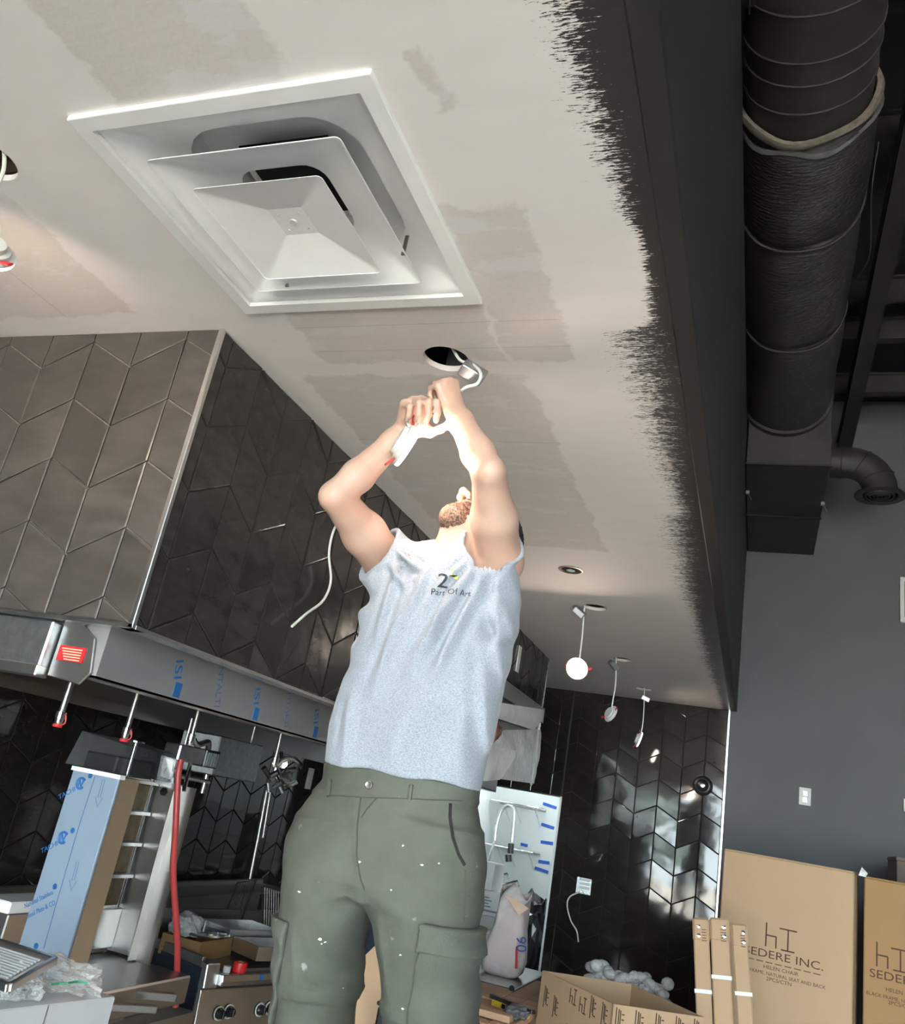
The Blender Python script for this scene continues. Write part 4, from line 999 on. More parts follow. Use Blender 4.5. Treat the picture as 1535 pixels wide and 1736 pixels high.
# things lying on the hot plate
tray = thing('cardboard_tray', 'low brown cardboard tray of wrapped parts on the hot plate', 'tray', RM @ Vector((0.17, 0.32, RH - 0.045)))
TM = RM @ Matrix.Translation((0.06, 0.16, RH - 0.044)) @ Matrix.Rotation(0.35, 4, 'Z')
for q in ((0, 0.30, 0, 0.008, 0, 0.085), (0, 0.30, 0.20, 0.208, 0, 0.085), (0, 0.008, 0.008, 0.20, 0, 0.085), (0.292, 0.30, 0.008, 0.20, 0, 0.085)): bx(M['cardboard_dark'], 'side', tray, *q, TM)
bx(M['cardboard_dark'], 'bottom', tray, 0.008, 0.292, 0.008, 0.2, 0, 0.006, TM)
gr = thing('burner_grate', 'round wire burner grate resting on the cardboard tray', 'grate', TM @ Vector((0.17, 0.1, 0.1)))
t = MB(); cc = TM @ Vector((0.17, 0.10, 0.098))
for r_ in (0.115, 0.075): t.tube([cc + Vector((r_ * math.cos(q), r_ * math.sin(q), 0)) for q in [2 * PI * i / 28 for i in range(29)]], 0.006, 6, cap=False)
t.build('ring', M['galvanised'], gr, True)
t = MB()
for k in range(4):
    a_ = PI * k / 4; t.bar(cc - Vector((math.cos(a_), math.sin(a_), 0)) * 0.115, cc + Vector((math.cos(a_), math.sin(a_), 0)) * 0.115, 0.008, 0.008)
t.cyl(cc, (0, 0, 1), 0.009, 0.05, 8); t.build('spokes', M['galvanised'], gr)
# crumpled clear wrapping, pans, tape roll
def crumple(name, c, size, mat, seed, label, cat, sub=3, amp=0.35, kind=None, parent=None):
    bm = bmesh.new(); bmesh.ops.create_icosphere(bm, subdivisions=sub, radius=1.0)
    for v in bm.verts:
        n_ = mnoise.noise(v.co * 2.3 + Vector((seed, 0, 0))) + 0.6 * mnoise.noise(v.co * 6 + Vector((0, seed, 0)))
        r_ = 1 + amp * n_ + 0.22 * abs(mnoise.noise(v.co * 9 + Vector((seed, 3, 1))))
        v.co = Vector((v.co.x * size[0] * r_, v.co.y * size[1] * r_, max(-0.55, v.co.z) * size[2] * r_)) + Vector(c)
    me = bpy.data.meshes.new(name); bm.to_mesh(me); bm.free(); me.materials.append(mat)
    o = bpy.data.objects.new(name, me); C.objects.link(o)
    if parent is None: tag(o, label, cat, None, kind)
    else: adopt(o, parent)
    return o
crumple('plastic_wrapping', TM @ Vector((0.10, 0.16, 0.115)), (0.075, 0.07, 0.055), M['film_milky'], 2.2, 'crumpled pale plastic wrapping behind the round grate', 'plastic')
def pan(name, label, MM, L, Wd, Hh, mat_in):
    t0 = thing(name, label, 'pan', MM @ Vector((L / 2, Wd / 2, 0)), 'steel pans on the hot plate')
    for q in ((0, L, 0, 0.006, 0, Hh), (0, L, Wd - 0.006, Wd, 0, Hh), (0, 0.006, 0.006, Wd - 0.006, 0, Hh), (L - 0.006, L, 0.006, Wd - 0.006, 0, Hh)): bx(M['aluminium'], 'side', t0, *q, MM)
    bx(mat_in, 'bottom', t0, 0.006, L - 0.006, 0.006, Wd - 0.006, 0, 0.005, MM); return t0
PM = RM @ Matrix.Translation((0.30, 0.04, RH - 0.012)) @ Matrix.Rotation(-0.10, 4, 'Z')
pan('steel_pan', 'shallow rectangular steel pan with dark bottom at the front of the hot plate', PM, 0.30, 0.20, 0.06, M['stainless_dark'])
PM2 = RM @ Matrix.Translation((0.30, 0.26, RH + 0.0)) @ Matrix.Rotation(-0.05, 4, 'Z')
pan('steel_pan', 'second steel pan with a foil-bright rear side behind the first', PM2, 0.32, 0.24, 0.075, M['stainless_dark'])
tp = thing('tape_roll', 'small roll of red tape standing on the hot plate ledge', 'tape', RM @ Vector((0.17, 0.02, 0.263)))
t = MB(); t.lathe(RM @ Vector((0.19, 0.015, 0.263)), (0, 0, 1), [(0.018, 0), (0.03, 0), (0.031, 0.004), (0.031, 0.036), (0.03, 0.04), (0.018, 0.04)], 22, close=False); t.build('roll', plain('red_tape', (0.62, 0.02, 0.02), 0.4), tp, True)
t = MB(); t.lathe(RM @ Vector((0.19, 0.015, 0.264)), (0, 0, 1), [(0.017, 0.0), (0.018, 0.0), (0.018, 0.038), (0.017, 0.038)], 22, close=False); t.build('core', M['cardboard'], tp, True)
cup = MB(); cup.lathe(RM @ Vector((0.115, 0.015, 0.263)), (0, 0, 1), [(0.016, 0), (0.018, 0.025), (0.016, 0.026), (0.001, 0.026)], 16)
cup.build('end_cap', M['white_plastic'], rg, True, label='small white cap')
# wire racks leaning behind
def rack(label, pa, pb, pc, n):
    """pa-pb top edge, pa-pc side edge"""
    t0 = thing('wire_rack', label, 'rack', pc, 'wire racks leaning behind the hot plate')
    pd = pb + (pc - pa); t = MB()
    t.tube([pa, pb, pd, pc, pa], 0.005, 6); t.build('frame', M['steel_black'], t0)
    for k in range(1, n):
        q = k / n; t = MB(); t.tube([pa.lerp(pb, q), pc.lerp(pd, q)], 0.0032, 5); t.build('rod', M['stainless_dark'], t0)
rack('dark wire rack leaning left behind the pans', P(402, 1497, y=4.42), P(434, 1492, y=4.50), P(366, 1592, y=4.25), 8)
rack('upright dark wire rack next to the shorts', P(446, 1502, y=4.42), P(480, 1512, y=4.46), P(444, 1604, y=4.40), 9)
# dark steel backsplash behind the line
sp_ = thing('backguard', 'long low stainless backguard behind the cooking line', 'backguard', (-2.95, 4.3, 0.9))
bx(M['stainless_dark'], 'panel', sp_, -3.06, -3.04, 2.9, 5.4, 0.6, 1.10, None, 0.003)
bx(M['stainless_dark'], 'shelf', sp_, -3.04, -2.82, 2.9, 5.4, 1.06, 1.075, None, 0.003)

# equipment stand carrying the broiler
st = thing('equipment_stand', 'low stainless equipment stand with a raised channel under the broiler', 'stand', (-2.3, 2.9, 0.0))
bx(M['stainless'], 'top', st, -2.85, -2.03, 1.95, 3.30, 0.80, 0.835, None, 0.004)
bx(M['stainless'], 'front_apron', st, -2.035, -2.025, 1.95, 3.30, 0.73, 0.835)
t = MB(); t.bar((-2.15, 2.25, 0.862), (-2.15, 3.22, 0.862), 0.07, 0.05); t.build('channel', M['stainless'], st, bevel=0.003)
t = MB(); t.box(-2.80, -2.30, 2.35, 2.8, 0.835, br_z0 - 0.09); t.build('riser', M['stainless_dark'], st, bevel=0.003)
t = MB(); t.box(-2.30, -1.95, 2.35, 2.75, 0.90, br_z0 - 0.092); t.build('riser', M['stainless_dark'], st, bevel=0.003)
for x_ in (-2.80, -2.09):
    for y_ in (2.0, 3.24):
        t = MB(); t.cyl((x_, y_, 0), (0, 0, 1), 0.02, 0.80, 12); t.build('leg', M['chrome'], st, True)
# sloping ribbed grease filter and white carton in the lower left corner
fl_ = thing('grease_filter', 'ribbed aluminium grease filter lying tilted at the lower left edge', 'filter', P(40, 1650, y=1.72))
a0, a1, a2 = P(-60, 1580, y=1.85), P(93, 1628, y=1.75), P(15, 1675, y=1.55)
ex = (a1 - a0); ey = (a2 - a1); nn = ex.cross(ey).normalized(); nn = nn if nn.z > 0 else -nn
q = [a0, a1, a2, a2 - ex]
t = MB(); t.prism([p - nn * 0.012 for p in q], nn * 0.008); t.build('plate', M['satin_aluminium'], fl_)
for i, (p, r_) in enumerate(((q[0], q[1]), (q[1], q[2]), (q[2], q[3]))):
    t = MB(); t.bar(p, r_, 0.014, 0.016, nn); t.build('frame', M['aluminium'], fl_, bevel=0.002)
for k in range(10):
    s_ = 0.14 + 0.074 * k; t = MB(); t.bar(q[0].lerp(q[3], s_) + ex * 0.08, q[1].lerp(q[2], s_) - ex * 0.10, 0.0065, 0.006, nn); t.build('baffle', M['satin_aluminium'], fl_, bevel=0.0015)
wc = thing('white_carton', 'glossy white carton under clear plastic in the lower left corner', 'carton', (-1.45, 1.7, 1.0))
z1 = 1.205
c0 = P(197, 1690, z=z1); c1 = P(150, 1674, z=z1); c2 = P(-30, 1716, z=z1)
d_ = (c1 - c0); e_ = (c2 - c0)
t = MB(); t.prism([c0, c1, c1 + e_, c2], (0, 0, -0.42)); t.build('box', M['carton_white'], wc, bevel=0.003)
t = MB(); n2 = Vector((e_.y, -e_.x, 0)).normalized(); n2 = n2 if n2.y < 0 else -n2
t.prism([c0.lerp(c2, 0.54) + n2 * 0.0012, c0.lerp(c2, 0.545) + n2 * 0.0012, c0.lerp(c2, 0.545) + n2 * 0.0012 - Vector((0, 0, 0.4)), c0.lerp(c2, 0.54) + n2 * 0.0012 - Vector((0, 0, 0.4))], -n2 * 0.001); t.build('seam', M['stainless_dark'], wc)
sd = thing('side_table', 'low stainless work table holding the white carton', 'table', (-1.7, 1.8, 0))
bx(M['stainless'], 'top', sd, -2.02, -1.30, 1.45, 2.15, 0.745, 0.782, None, 0.004)
for x_ in (-1.98, -1.34):
    for y_ in (1.5, 2.1): t = MB(); t.cyl((x_, y_, 0), (0, 0, 1), 0.02, 0.745, 12); t.build('leg', M['chrome'], sd, True)
pbag = thing('plastic_bag', 'crumpled clear plastic bag with green stripes on the white carton', 'plastic bag', P(90, 1670, z=1.23))
crumple('film', P(98, 1656, z=1.225), (0.10, 0.06, 0.034), M['film_clear'], 5.1, None, None, 4, 0.4, None, pbag)
crumple('film', P(30, 1672, z=1.225), (0.05, 0.045, 0.035), M['film_clear'], 9.1, None, None, 4, 0.4, None, pbag)
crumple('film', P(145, 1657, z=1.225), (0.035, 0.03, 0.024), M['film_clear'], 12.1, None, None, 4, 0.4, None, pbag)
for pix in ([(86, 1669), (100, 1667), (113, 1668)], [(116, 1666), (132, 1664), (148, 1666)]):
    t = MB(); t.tube([P(u, v, z=1.262) for u, v in pix], 0.0022, 6); t.build('green_stripe', plain('green_print', (0.02, 0.25, 0.12), 0.5), pbag)
up = thing('steel_box', 'small steel box with a dark dial cut off by the left edge', 'steel box', P(0, 1580, y=2.3))
q0 = P(-30, 1545, y=2.3); q1 = P(15, 1550, y=2.3); q2 = P(10, 1600, y=2.3)
bx(M['stainless'], 'case', up, q0.x, q1.x, 2.3, 2.55, q2.z - 0.02, q1.z, None, 0.004)
bx(M['white_enamel'], 'cap', up, q0.x - 0.01, q1.x + 0.004, 2.29, 2.56, q1.z, q1.z + 0.035, None, 0.004)
bx(M['black_plastic'], 'dial', up, q1.x - 0.05, q1.x - 0.015, 2.293, 2.30, q2.z + 0.02, q2.z + 0.04)

# ------------------------------------------------------------------ film and paper on the far end of the hood
fx = HX + 0.012
def sheet(name, pix, x, mat, amp, seed, n=14, depth=0.05):
    a, b, c_, d_ = [P(u, v, x=x) for u, v in pix]; vs = []; fs = []
    for i in range(n + 1):
        for j in range(n + 1):
            s_, r_ = i / n, j / n; p = a.lerp(b, s_).lerp(d_.lerp(c_, s_), r_)
            p = p + Vector((amp * (0.6 + mnoise.noise(p * 7 + Vector((seed, 0, 0))) + 0.5 * mnoise.noise(p * 19 + Vector((seed, 2, 0)))), 0, 0)) + Vector((depth * math.sin(PI * r_) * 0.3, 0, 0))
            vs.append(p)
    for i in range(n):
        for j in range(n): fs.append((i * (n + 1) + j, (i + 1) * (n + 1) + j, (i + 1) * (n + 1) + j + 1, i * (n + 1) + j + 1))
    return mesh_obj(name, vs, fs, mat, None, True)
s_ = sheet('plastic_sheet', [(800, 1258), (872, 1272), (846, 1322), (795, 1325)], fx + 0.02, M['film_milky'], 0.02, 4)
tag(s_, 'folded translucent plastic sheet hanging below the far end of the hood', 'plastic sheet')
s_ = sheet('plastic_sheet', [(826, 1238), (915, 1236), (903, 1328), (830, 1318)], fx, M['film_clear'], 0.015, 8)
tag(s_, 'clear crinkled film stretched over the steel end of the hood', 'plastic sheet')
s_ = sheet('paper_strip', [(818, 1186), (921, 1203), (905, 1238), (818, 1210)], fx + 0.012, M['paper'], 0.008, 2)
tag(s_, 'pale peeled paper strip on the steel ledge at the far end of the hood', 'paper')
bx_ = P(880, 1112, x=HX + 0.002)
w_ = MB(); w_.box(HX + 0.0, HX + 0.008, bx_.y - 0.03, bx_.y + 0.03, bx_.z - 0.10, bx_.z + 0.06)
tag(w_.build('cover_plate', M['white_plastic'], None, bevel=0.002), 'narrow white blank plate on the far end of the tiled hood', 'cover plate')

# ------------------------------------------------------------------ dish room
dl = thing('added_fill_panel', 'added unseen glowing panel that brightens the dish room', 'ceiling light', (-1.75, 7.9, 2.74))  # invented fill light, out of view, added to brighten the dish room
bx(M['white_plastic'], 'frame', dl, -2.25, -1.25, 7.45, 8.05, 2.715, 2.749); bx(emitter('fill_panel_glow', (0.90, 0.97, 1.0), 7.5), 'diffuser', dl, -2.22, -1.28, 7.48, 8.02, 2.709, 2.716)
def wire_shelf(label, y0, x0, x1, z, depth):
    t0 = thing('wire_shelf', label, 'shelf', ((x0 + x1) / 2, y0, z), 'wire shelves in the dish room')
    for yy in (y0, y0 - depth):
        t = MB(); t.tube([(x0, yy, z), (x1, yy, z)], 0.008, 6); t.build('rail', M['chrome'], t0)
    t = MB()
    for k in range(26): q = x0 + (x1 - x0) * k / 25; t.tube([(q, y0, z + 0.006), (q, y0 - depth, z + 0.006)], 0.004, 4)
    t.build('wires', M['chrome'], t0)
    for q in (x0 + 0.12, (x0 + x1) / 2, x1 - 0.04):
        t = MB(); t.tube([(q, y0, z - 0.16), (q, y0 - depth, z), (q, y0, z)], 0.007, 6); t.build('bracket', M['chrome'], t0)
wire_shelf('upper chrome wire shelf on the dish room wall', 8.59, -2.40, -1.93, 1.90, 0.34)
wire_shelf('lower chrome wire shelf on the dish room wall', 8.59, -2.40, -1.93, 1.50, 0.34)
pr = thing('spray_faucet', 'tall pre-rinse faucet with a coiled arch between the wire shelves', 'faucet', (-2.30, 8.1, 0.9))
A_ = [P(839, 1425, y=8.1), P(842, 1400, y=8.1), P(849, 1377, y=8.1), P(860, 1366, y=8.1), P(870, 1370, y=8.1), P(872, 1385, y=8.1), P(868, 1428, y=8.1)]
t = MB(); t.tube(curve_pts(A_, 8), 0.018, 8); t.build('spring_hose', M['galvanised'], pr, True)
t = MB(); t.tube([P(867, 1430, y=8.1), P(866, 1447, y=8.1)], 0.028, 10); t.tube([P(862, 1449, y=8.1), P(863, 1461, y=8.1)], 0.03, 10); t.build('spray_handle', M['black_plastic'], pr, True)
t = MB(); t.tube([P(838, 1427, y=8.1), P(826, 1470, y=8.1)], 0.016, 8); t.tube([P(826, 1466, y=8.1), Vector((P(826, 1466, y=8.1).x, 8.1, 0.9))], 0.02, 8); t.build('riser', M['chrome'], pr, True)
for k, pix in enumerate(([(838, 1486), (861, 1481), (863, 1490)], [(850, 1500), (878, 1494), (880, 1503)])):
    sf = thing('swivel_spout', ['upper chrome swivel spout beside the white boxes', 'lower chrome swivel spout beside the white boxes'][k], 'spout', P(*pix[0], y=7.9), 'swivel spouts')
    t = MB(); t.tube([P(u, v, y=7.9) for u, v in pix], 0.011, 8); t.build('spout', M['chrome'], sf, True)
    a_ = P(*pix[0], y=7.9); t = MB(); t.tube([a_, Vector((a_.x - 0.02, 7.9, 0.9))], 0.014, 8); t.build('stem', M['chrome'], sf, True)
sk = thing('dish_sink', 'long steel dish sink along the dish room wall', 'sink', (-2.0, 8.2, 0.9))
bx(M['stainless'], 'rim', sk, -2.40, -1.45, 7.70, 8.58, 0.86, 0.90, None, 0.004)
bx(M['stainless'], 'basin', sk, -2.38, -1.6, 7.75, 8.5, 0.58, 0.86, None, 0.004)
for x_ in (-2.3, -1.55): 
    t = MB(); t.cyl((x_, 7.8, 0), (0, 0, 1), 0.02, 0.58, 10); t.cyl((x_, 8.45, 0), (0, 0, 1), 0.02, 0.58, 10); t.build('leg', M['chrome'], sk, True)
for k, (a, b, lab) in enumerate([((921, 1362), (944, 1370), 'topmost of the blue tape strips beside the doorway'), ((918, 1397), (940, 1404), 'second blue tape strip from the top beside the doorway'), ((917, 1427), (938, 1430), 'third blue tape strip from the top beside the doorway'), ((913, 1460), (932, 1463), 'fourth blue tape strip from the top beside the doorway'), ((907, 1471), (930, 1479), 'lowest of the blue tape strips beside the doorway'), ((883, 1431), (895, 1434), 'short blue tape piece alone on the dish room wall')]):
    yy = 8.597
    a_ = P(*a, y=yy); b_ = P(*b, y=yy); t = MB(); t.bar(a_, b_, 0.002, 0.028)
    tag(t.build('tape_strip', M['blue_tape'], None), lab, 'tape', 'blue tape strips')
for k, (z0, z1, x0, x1, lab) in enumerate([(1.235, 1.42, -2.25, -1.815, 'upper white carton of the pair stacked behind the shorts'), (1.10, 1.232, -2.25, -1.722, 'lower white carton of the pair stacked behind the shorts')]):
    o = thing('white_carton', lab, 'carton', ((x0 + x1) / 2, 6.75, z0), 'white cartons in the doorway')
    bx(M['paper'], 'box', o, x0, x1, 6.6, 6.9, z0, z1, None, 0.004)
    for j in range(4): bx(M['print_faint'], 'print_line', o, x1 - 0.16, x1 - 0.10 + 0.02 * (j % 2), 6.599, 6.6, z1 - 0.05 - 0.02 * j, z1 - 0.043 - 0.02 * j)
    bx(M['strap_white'], 'flap_seam', o, x0 + 0.002, x1 - 0.002, 6.745, 6.755, z1, z1 + 0.002)
rk = thing('steel_shelf', 'narrow white shelf unit under the white cartons', 'shelf', (-2.0, 6.75, 0))
bx(M['white_enamel'], 'board', rk, -2.28, -1.69, 6.55, 6.95, 1.07, 1.097, None, 0.003); bx(M['white_enamel'], 'board', rk, -2.28, -1.62, 6.5, 6.95, 0.96, 0.985, None, 0.003)
bx(M['white_plastic'], 'bin', rk, -2.2, -1.75, 6.6, 6.9, 0.985, 1.068, None, 0.006)
for x_ in (-2.25, -1.72):
    for y_ in (6.6, 6.9): t = MB(); t.cyl((x_, y_, 0), (0, 0, 1), 0.015, 1.07, 10); t.build('post', M['chrome'], rk, True)
wt = thing('work_table', 'stainless work table carrying the paper mortar bag', 'table', (-1.5, 5.4, 0))
bx(M['stainless'], 'top', wt, -1.95, -1.178, 5.04, 5.85, 0.865, 0.90, None, 0.004)
bx(M['film_blue'], 'apron', wt, -1.93, -1.198, 5.07, 5.08, 0.60, 0.865)
for x_ in (-1.9, -1.22):
    for y_ in (5.1, 5.8): t = MB(); t.cyl((x_, y_, 0), (0, 0, 1), 0.02, 0.865, 12); t.build('leg', M['chrome'], wt, True)
t = MB(); t.lathe(P(868, 1676, y=5.035), (0, -1, 0), [(0.016, 0), (0.015, 0.004), (0.001, 0.005)], 14); t.build('rubber_bumper', M['black_rubber'], wt)
# paper sack
def sack():
    mt, nt, bs = new_mat('worn_paper_sack'); v = coords(nt); f = noise_(nt, v, 9, 5, 0.6); g = noise_(nt, coords(nt, scale=(1, 1, 0.4)), 3, 3)
    c1_ = mix_col(nt, ramp_(nt, f, [(0.4, 0.0), (0.62, 1.0)]), (0.40, 0.37, 0.34), (0.66, 0.63, 0.61))
    lk(nt, mix_col(nt, ramp_(nt, g, [(0.5, 0.0), (0.62, 1.0)]), c1_, (0.48, 0.40, 0.40)), bs.inputs['Base Color']); bs.inputs['Roughness'].default_value = 0.75
    bump_(nt, bs, f, 0.5, 0.02)
    o = thing('mortar_sack', 'torn open paper mortar sack with 90 printed on it, standing on the work table', 'sack', (-1.33, 5.40, 0.9))
    n = 40; loops = []
    prof = [(0.0, 0.085, 0.09), (0.02, 0.115, 0.11), (0.08, 0.128, 0.115), (0.16, 0.118, 0.105), (0.26, 0.100, 0.09), (0.36, 0.088, 0.08), (0.42, 0.085, 0.075), (0.455, 0.09, 0.06)]
    for z_, a, b in prof:
        l = []
        for k in range(n):
            t_ = 2 * PI * k / n; ct, st_ = math.cos(t_), math.sin(t_)
            x_ = a * math.copysign(abs(ct) ** 0.6, ct); y_ = b * math.copysign(abs(st_) ** 0.6, st_)
            p = Vector((-1.345 + x_ + 0.10 * z_ * 0.3, 5.40 + y_, 0.901 + z_)); w_ = 0.012 + 0.02 * z_
            q = Vector(mnoise.noise_vector(p * 11)) * w_; q.z = 0 if z_ < 0.01 else q.z
            if z_ > 0.4: q.z += 0.035 * mnoise.noise(p * 17) + 0.02 * math.sin(3 * t_)
            l.append(p + q)
        loops.append(l)
    vs = [p for l in loops for p in l]; fs = [(i * n + k, i * n + (k + 1) % n, (i + 1) * n + (k + 1) % n, (i + 1) * n + k) for i in range(len(loops) - 1) for k in range(n)] + [tuple(range(n - 1, -1, -1))]
    b = mesh_obj('sack_body', vs, fs, mt, o, True); md = b.modifiers.new('thickness', 'SOLIDIFY'); md.thickness = 0.004
    q = [P(u, v, y=5.30) for u, v in [(855, 1517), (875, 1524), (897, 1540), (880, 1552), (866, 1530)]]
    mesh_obj('torn_flap', q, [(0, 1, 2, 3, 4)], plain('tan_paper', (0.62, 0.44, 0.33), 0.7), o).modifiers.new('thickness', 'SOLIDIFY').thickness = 0.004
    nv = plain('navy_print', (0.03, 0.05, 0.25), 0.7)
    for ch, v_ in (('9', 1593), ('0', 1607)): lettering('print', ch, 0.085, P(876, v_, y=5.275), (0.12, 0, -1), (1, 0, 0.12), nv, o)
    t = MB(); t.tube([P(877, 1605, y=5.285), P(876, 1642, y=5.275)], 0.007, 6); t.build('print', M['label_red'], o)
sack()
tb = crumple('trash_bag', (-1.62, 7.45, 0.55), (0.22, 0.20, 0.62), plain('black_bin_bag', (0.01, 0.01, 0.011), 0.22, bump=0.4), 6.4, 'shiny black rubbish bag behind the mortar sack', 'rubbish bag', 4, 0.25)
bk = thing('white_bucket', 'white plastic bucket at the far side of the doorway', 'bucket', (-1.58, 7.9, 0.9))
t = MB(); t.lathe((-1.60, 7.9, 0.902), (0, 0, 1), [(0.10, 0), (0.125, 0.22), (0.135, 0.22), (0.135, 0.25), (0.12, 0.25), (0.118, 0.24), (0.1, 0.01)], 22, close=False); t.build('pail', M['white_plastic'], bk, True)
t = MB(); t.lathe((-1.60, 7.9, 1.145), (0, 0, 1), [(0.12, 0), (0.12, 0.004), (0.001, 0.005)], 22); t.build('lid', M['white_enamel'], bk, True)

# ------------------------------------------------------------------ timber bench and level
bn = thing('plank_bench', 'rough bench of pale timber boards in front of the doorway', 'bench', (-1.2, 4.7, 0.0))
for k, q in enumerate([(-1.165, -1.062, 4.10, 5.50), (-1.058, -0.962, 4.10, 5.42)]):
    b = bx(M['timber'], 'board', bn, *q, 0.862 + 0.004 * k, 0.9 + 0.004 * k, None, 0.003)
for k in range(5):
    y0 = 4.10 + 0.178 * k; bx(M['timber'], 'board', bn, -1.44, -1.17, y0, y0 + 0.172, 0.862 + 0.005 * (k % 2), 0.9 + 0.005 * (k % 2), None, 0.003)
bx(M['timber'], 'board', bn, -1.36, -0.98, 4.18, 4.26, 0.907, 0.935, None, 0.003)
for x_ in (-1.39, -1.0): 
    for y_ in (4.2, 4.9): bx(M['timber'], 'leg', bn, x_ - 0.04, x_ + 0.04, y_ - 0.04, y_ + 0.04, 0, 0.861)
bx(M['steel_black'], 'edge', bn, -1.445, -0.96, 4.075, 4.098, 0.80, 0.895)
lv = thing('spirit_level', 'yellow and black spirit level lying across the timber bench', 'level', (-1.1, 4.6, 0.905))
a_ = P(833, 1688, z=0.95); b_ = P(905, 1716, z=0.95); d_ = (b_ - a_)
t = MB(); t.bar(a_, b_, 0.03, 0.018); t.build('top_rail', M['black_plastic'], lv, bevel=0.003)
t = MB(); t.bar(a_ + d_ * 0.06 - Vector((0, 0, 0.022)), b_ - d_ * 0.1 - Vector((0, 0, 0.022)), 0.022, 0.03); t.build('body', M['yellow'], lv, bevel=0.003)
for s_ in (0.3, 0.62):
    t = MB(); t.bar(a_ + d_ * s_ - Vector((0, 0, 0.022)), a_ + d_ * (s_ + 0.09) - Vector((0, 0, 0.022)), 0.026, 0.02); t.build('vial_window', M['black_plastic'], lv, bevel=0.002)
gl = crumple('work_glove', (-0.985, 4.30, 0.935), (0.055, 0.07, 0.03), plain('grey_glove', (0.12, 0.12, 0.13), 0.8), 3.3, 'dark grey work glove beside the spirit level', 'glove', 3, 0.4)

# ------------------------------------------------------------------ cartons
def frame_mat(org, right, up):
    r = Vector(right).normalized(); u = Vector(up).normalized(); n = r.cross(u); MM = Matrix.Identity(4)
    for k in range(3): MM[k][0] = r[k]; MM[k][1] = u[k]; MM[k][2] = n[k]; MM[k][3] = Vector(org)[k]
    return MM
def chair_carton(label, tl, ang, w, d, h, mat, logo_px, rows, sc=1.0):
    a = math.radians(ang); rt = Vector((math.cos(a), -math.sin(a), 0)); dp = Vector((math.sin(a), math.cos(a), 0))
    o = thing('chair_carton', label, 'carton', Vector((tl.x, tl.y, 0)) + rt * w / 2 + dp * d / 2, 'printed chair cartons')
    base = Vector((tl.x, tl.y, tl.z - h))
    MM = local(base, rt, dp)
    bx(mat, 'box', o, 0, w, 0, d, 0, h, MM, 0.006)
    bx(mat, 'top_flap', o, 0.004, w - 0.004, 0.002, d / 2 - 0.003, h, h + 0.006, MM, 0.002)
    bx(mat, 'top_flap', o, 0.004, w - 0.004, d / 2 + 0.003, d - 0.002, h, h + 0.007, MM, 0.002)
    bx(M['film_clear'], 'packing_tape', o, w * 0.1, w * 0.9, d / 2 - 0.03, d / 2 + 0.03, h + 0.007, h + 0.0085, MM)
    fn = -dp; up = Vector((0, 0, 1))
    def at(px): return PP(px[0], px[1], base + fn * 0.001, fn)
    c = at(logo_px); t = MB()
    def st(x0, z0, x1, z1): t.bar(c + rt * x0 * sc + up * z0 * sc, c + rt * x1 * sc + up * z1 * sc, 0.001, 0.007 * sc, up if abs(x1 - x0) > abs(z1 - z0) else rt)
    st(-0.075, 0.07, -0.075, -0.045); st(-0.075, 0.01, -0.025, 0.01); st(-0.025, 0.012, -0.025, -0.045)
    st(-0.01, 0.055, 0.075, 0.055); st(0.033, 0.055, 0.033, -0.045); st(0.0, -0.045, 0.066, -0.045)
    t.build('logo', M['print_brown'], o)
    for (txt, px, size, stretch, al) in rows:
        lettering('print', txt, size * sc, at(px), rt, up, M['print_brown'], o, stretch, align=al)
    return o, MM, at, rt, up
tl1 = P(1228, 1440, y=5.25)
o, MM, at, rt, up = chair_carton('big tan chair carton standing in front of the charcoal wall, left of the pair', tl1, 8.5, 0.655, 0.42, 1.795, M['cardboard'], (1325, 1594),
    [('SEDERE INC.', (1328, 1630), 0.054, 1.30, 'CENTER'), ('HELEN CHAIR', (1324, 1648), 0.025, 1.1, 'CENTER'), ('BLACK FRAME, NATURAL SEAT AND BACK', (1321, 1658), 0.023, 1.0, 'CENTER'), ('2PCS/CTN', (1321, 1667), 0.025, 1.1, 'CENTER')])
zt = (MM.inverted() @ at((1325, 1637))).z
for k in range(9): bx(M['print_brown'], 'print_dash', o, 0.105 + 0.046 * k, 0.105 + 0.046 * k + 0.034, -0.0012, 0.0, zt - 0.002, zt + 0.002, MM)
tl2 = P(1466, 1487, y=5.35)
o, MM, at, rt, up = chair_carton('golden brown chair carton cut off by the right edge of view', tl2, 6.0, 0.66, 0.42, 1.775, M['cardboard_dark'], (1515, 1628),
    [('SEDERE INC.', (1474, 1655), 0.056, 1.22, 'LEFT'), ('HELEN CHAIR', (1502, 1680), 0.025, 1.05, 'LEFT'), ('BLACK FRAME, NATURAL SEAT AND BACK', (1469, 1685), 0.023, 1.0, 'LEFT'), ('2PCS/CTN', (1506, 1702), 0.025, 1.05, 'LEFT')])
dk = thing('dark_carton', 'dark brown carton behind the golden chair carton at the right edge', 'carton', P(1545, 1500, y=6.3))
q = P(1521, 1458, y=6.2); bx(M['cardboard_brown'], 'box', dk, q.x, q.x + 0.6, 6.2, 6.6, 0, q.z, None, 0.004); bx(M['cardboard_brown'], 'lid', dk, q.x - 0.004, q.x + 0.6, 6.196, 6.6, q.z, q.z + 0.02, None, 0.003)
sc_ = thing('tape_scrap', 'torn clear tape scrap sticking up between the two chair cartons', 'tape', P(1463, 1480, y=5.3))
t = MB(); q = [P(u, v, y=5.25) for u, v in [(1456, 1484), (1462, 1470), (1472, 1481), (1468, 1487)]]; t.prism(q, (0, 0.004, 0)); t.build('film', M['film_milky'], sc_)
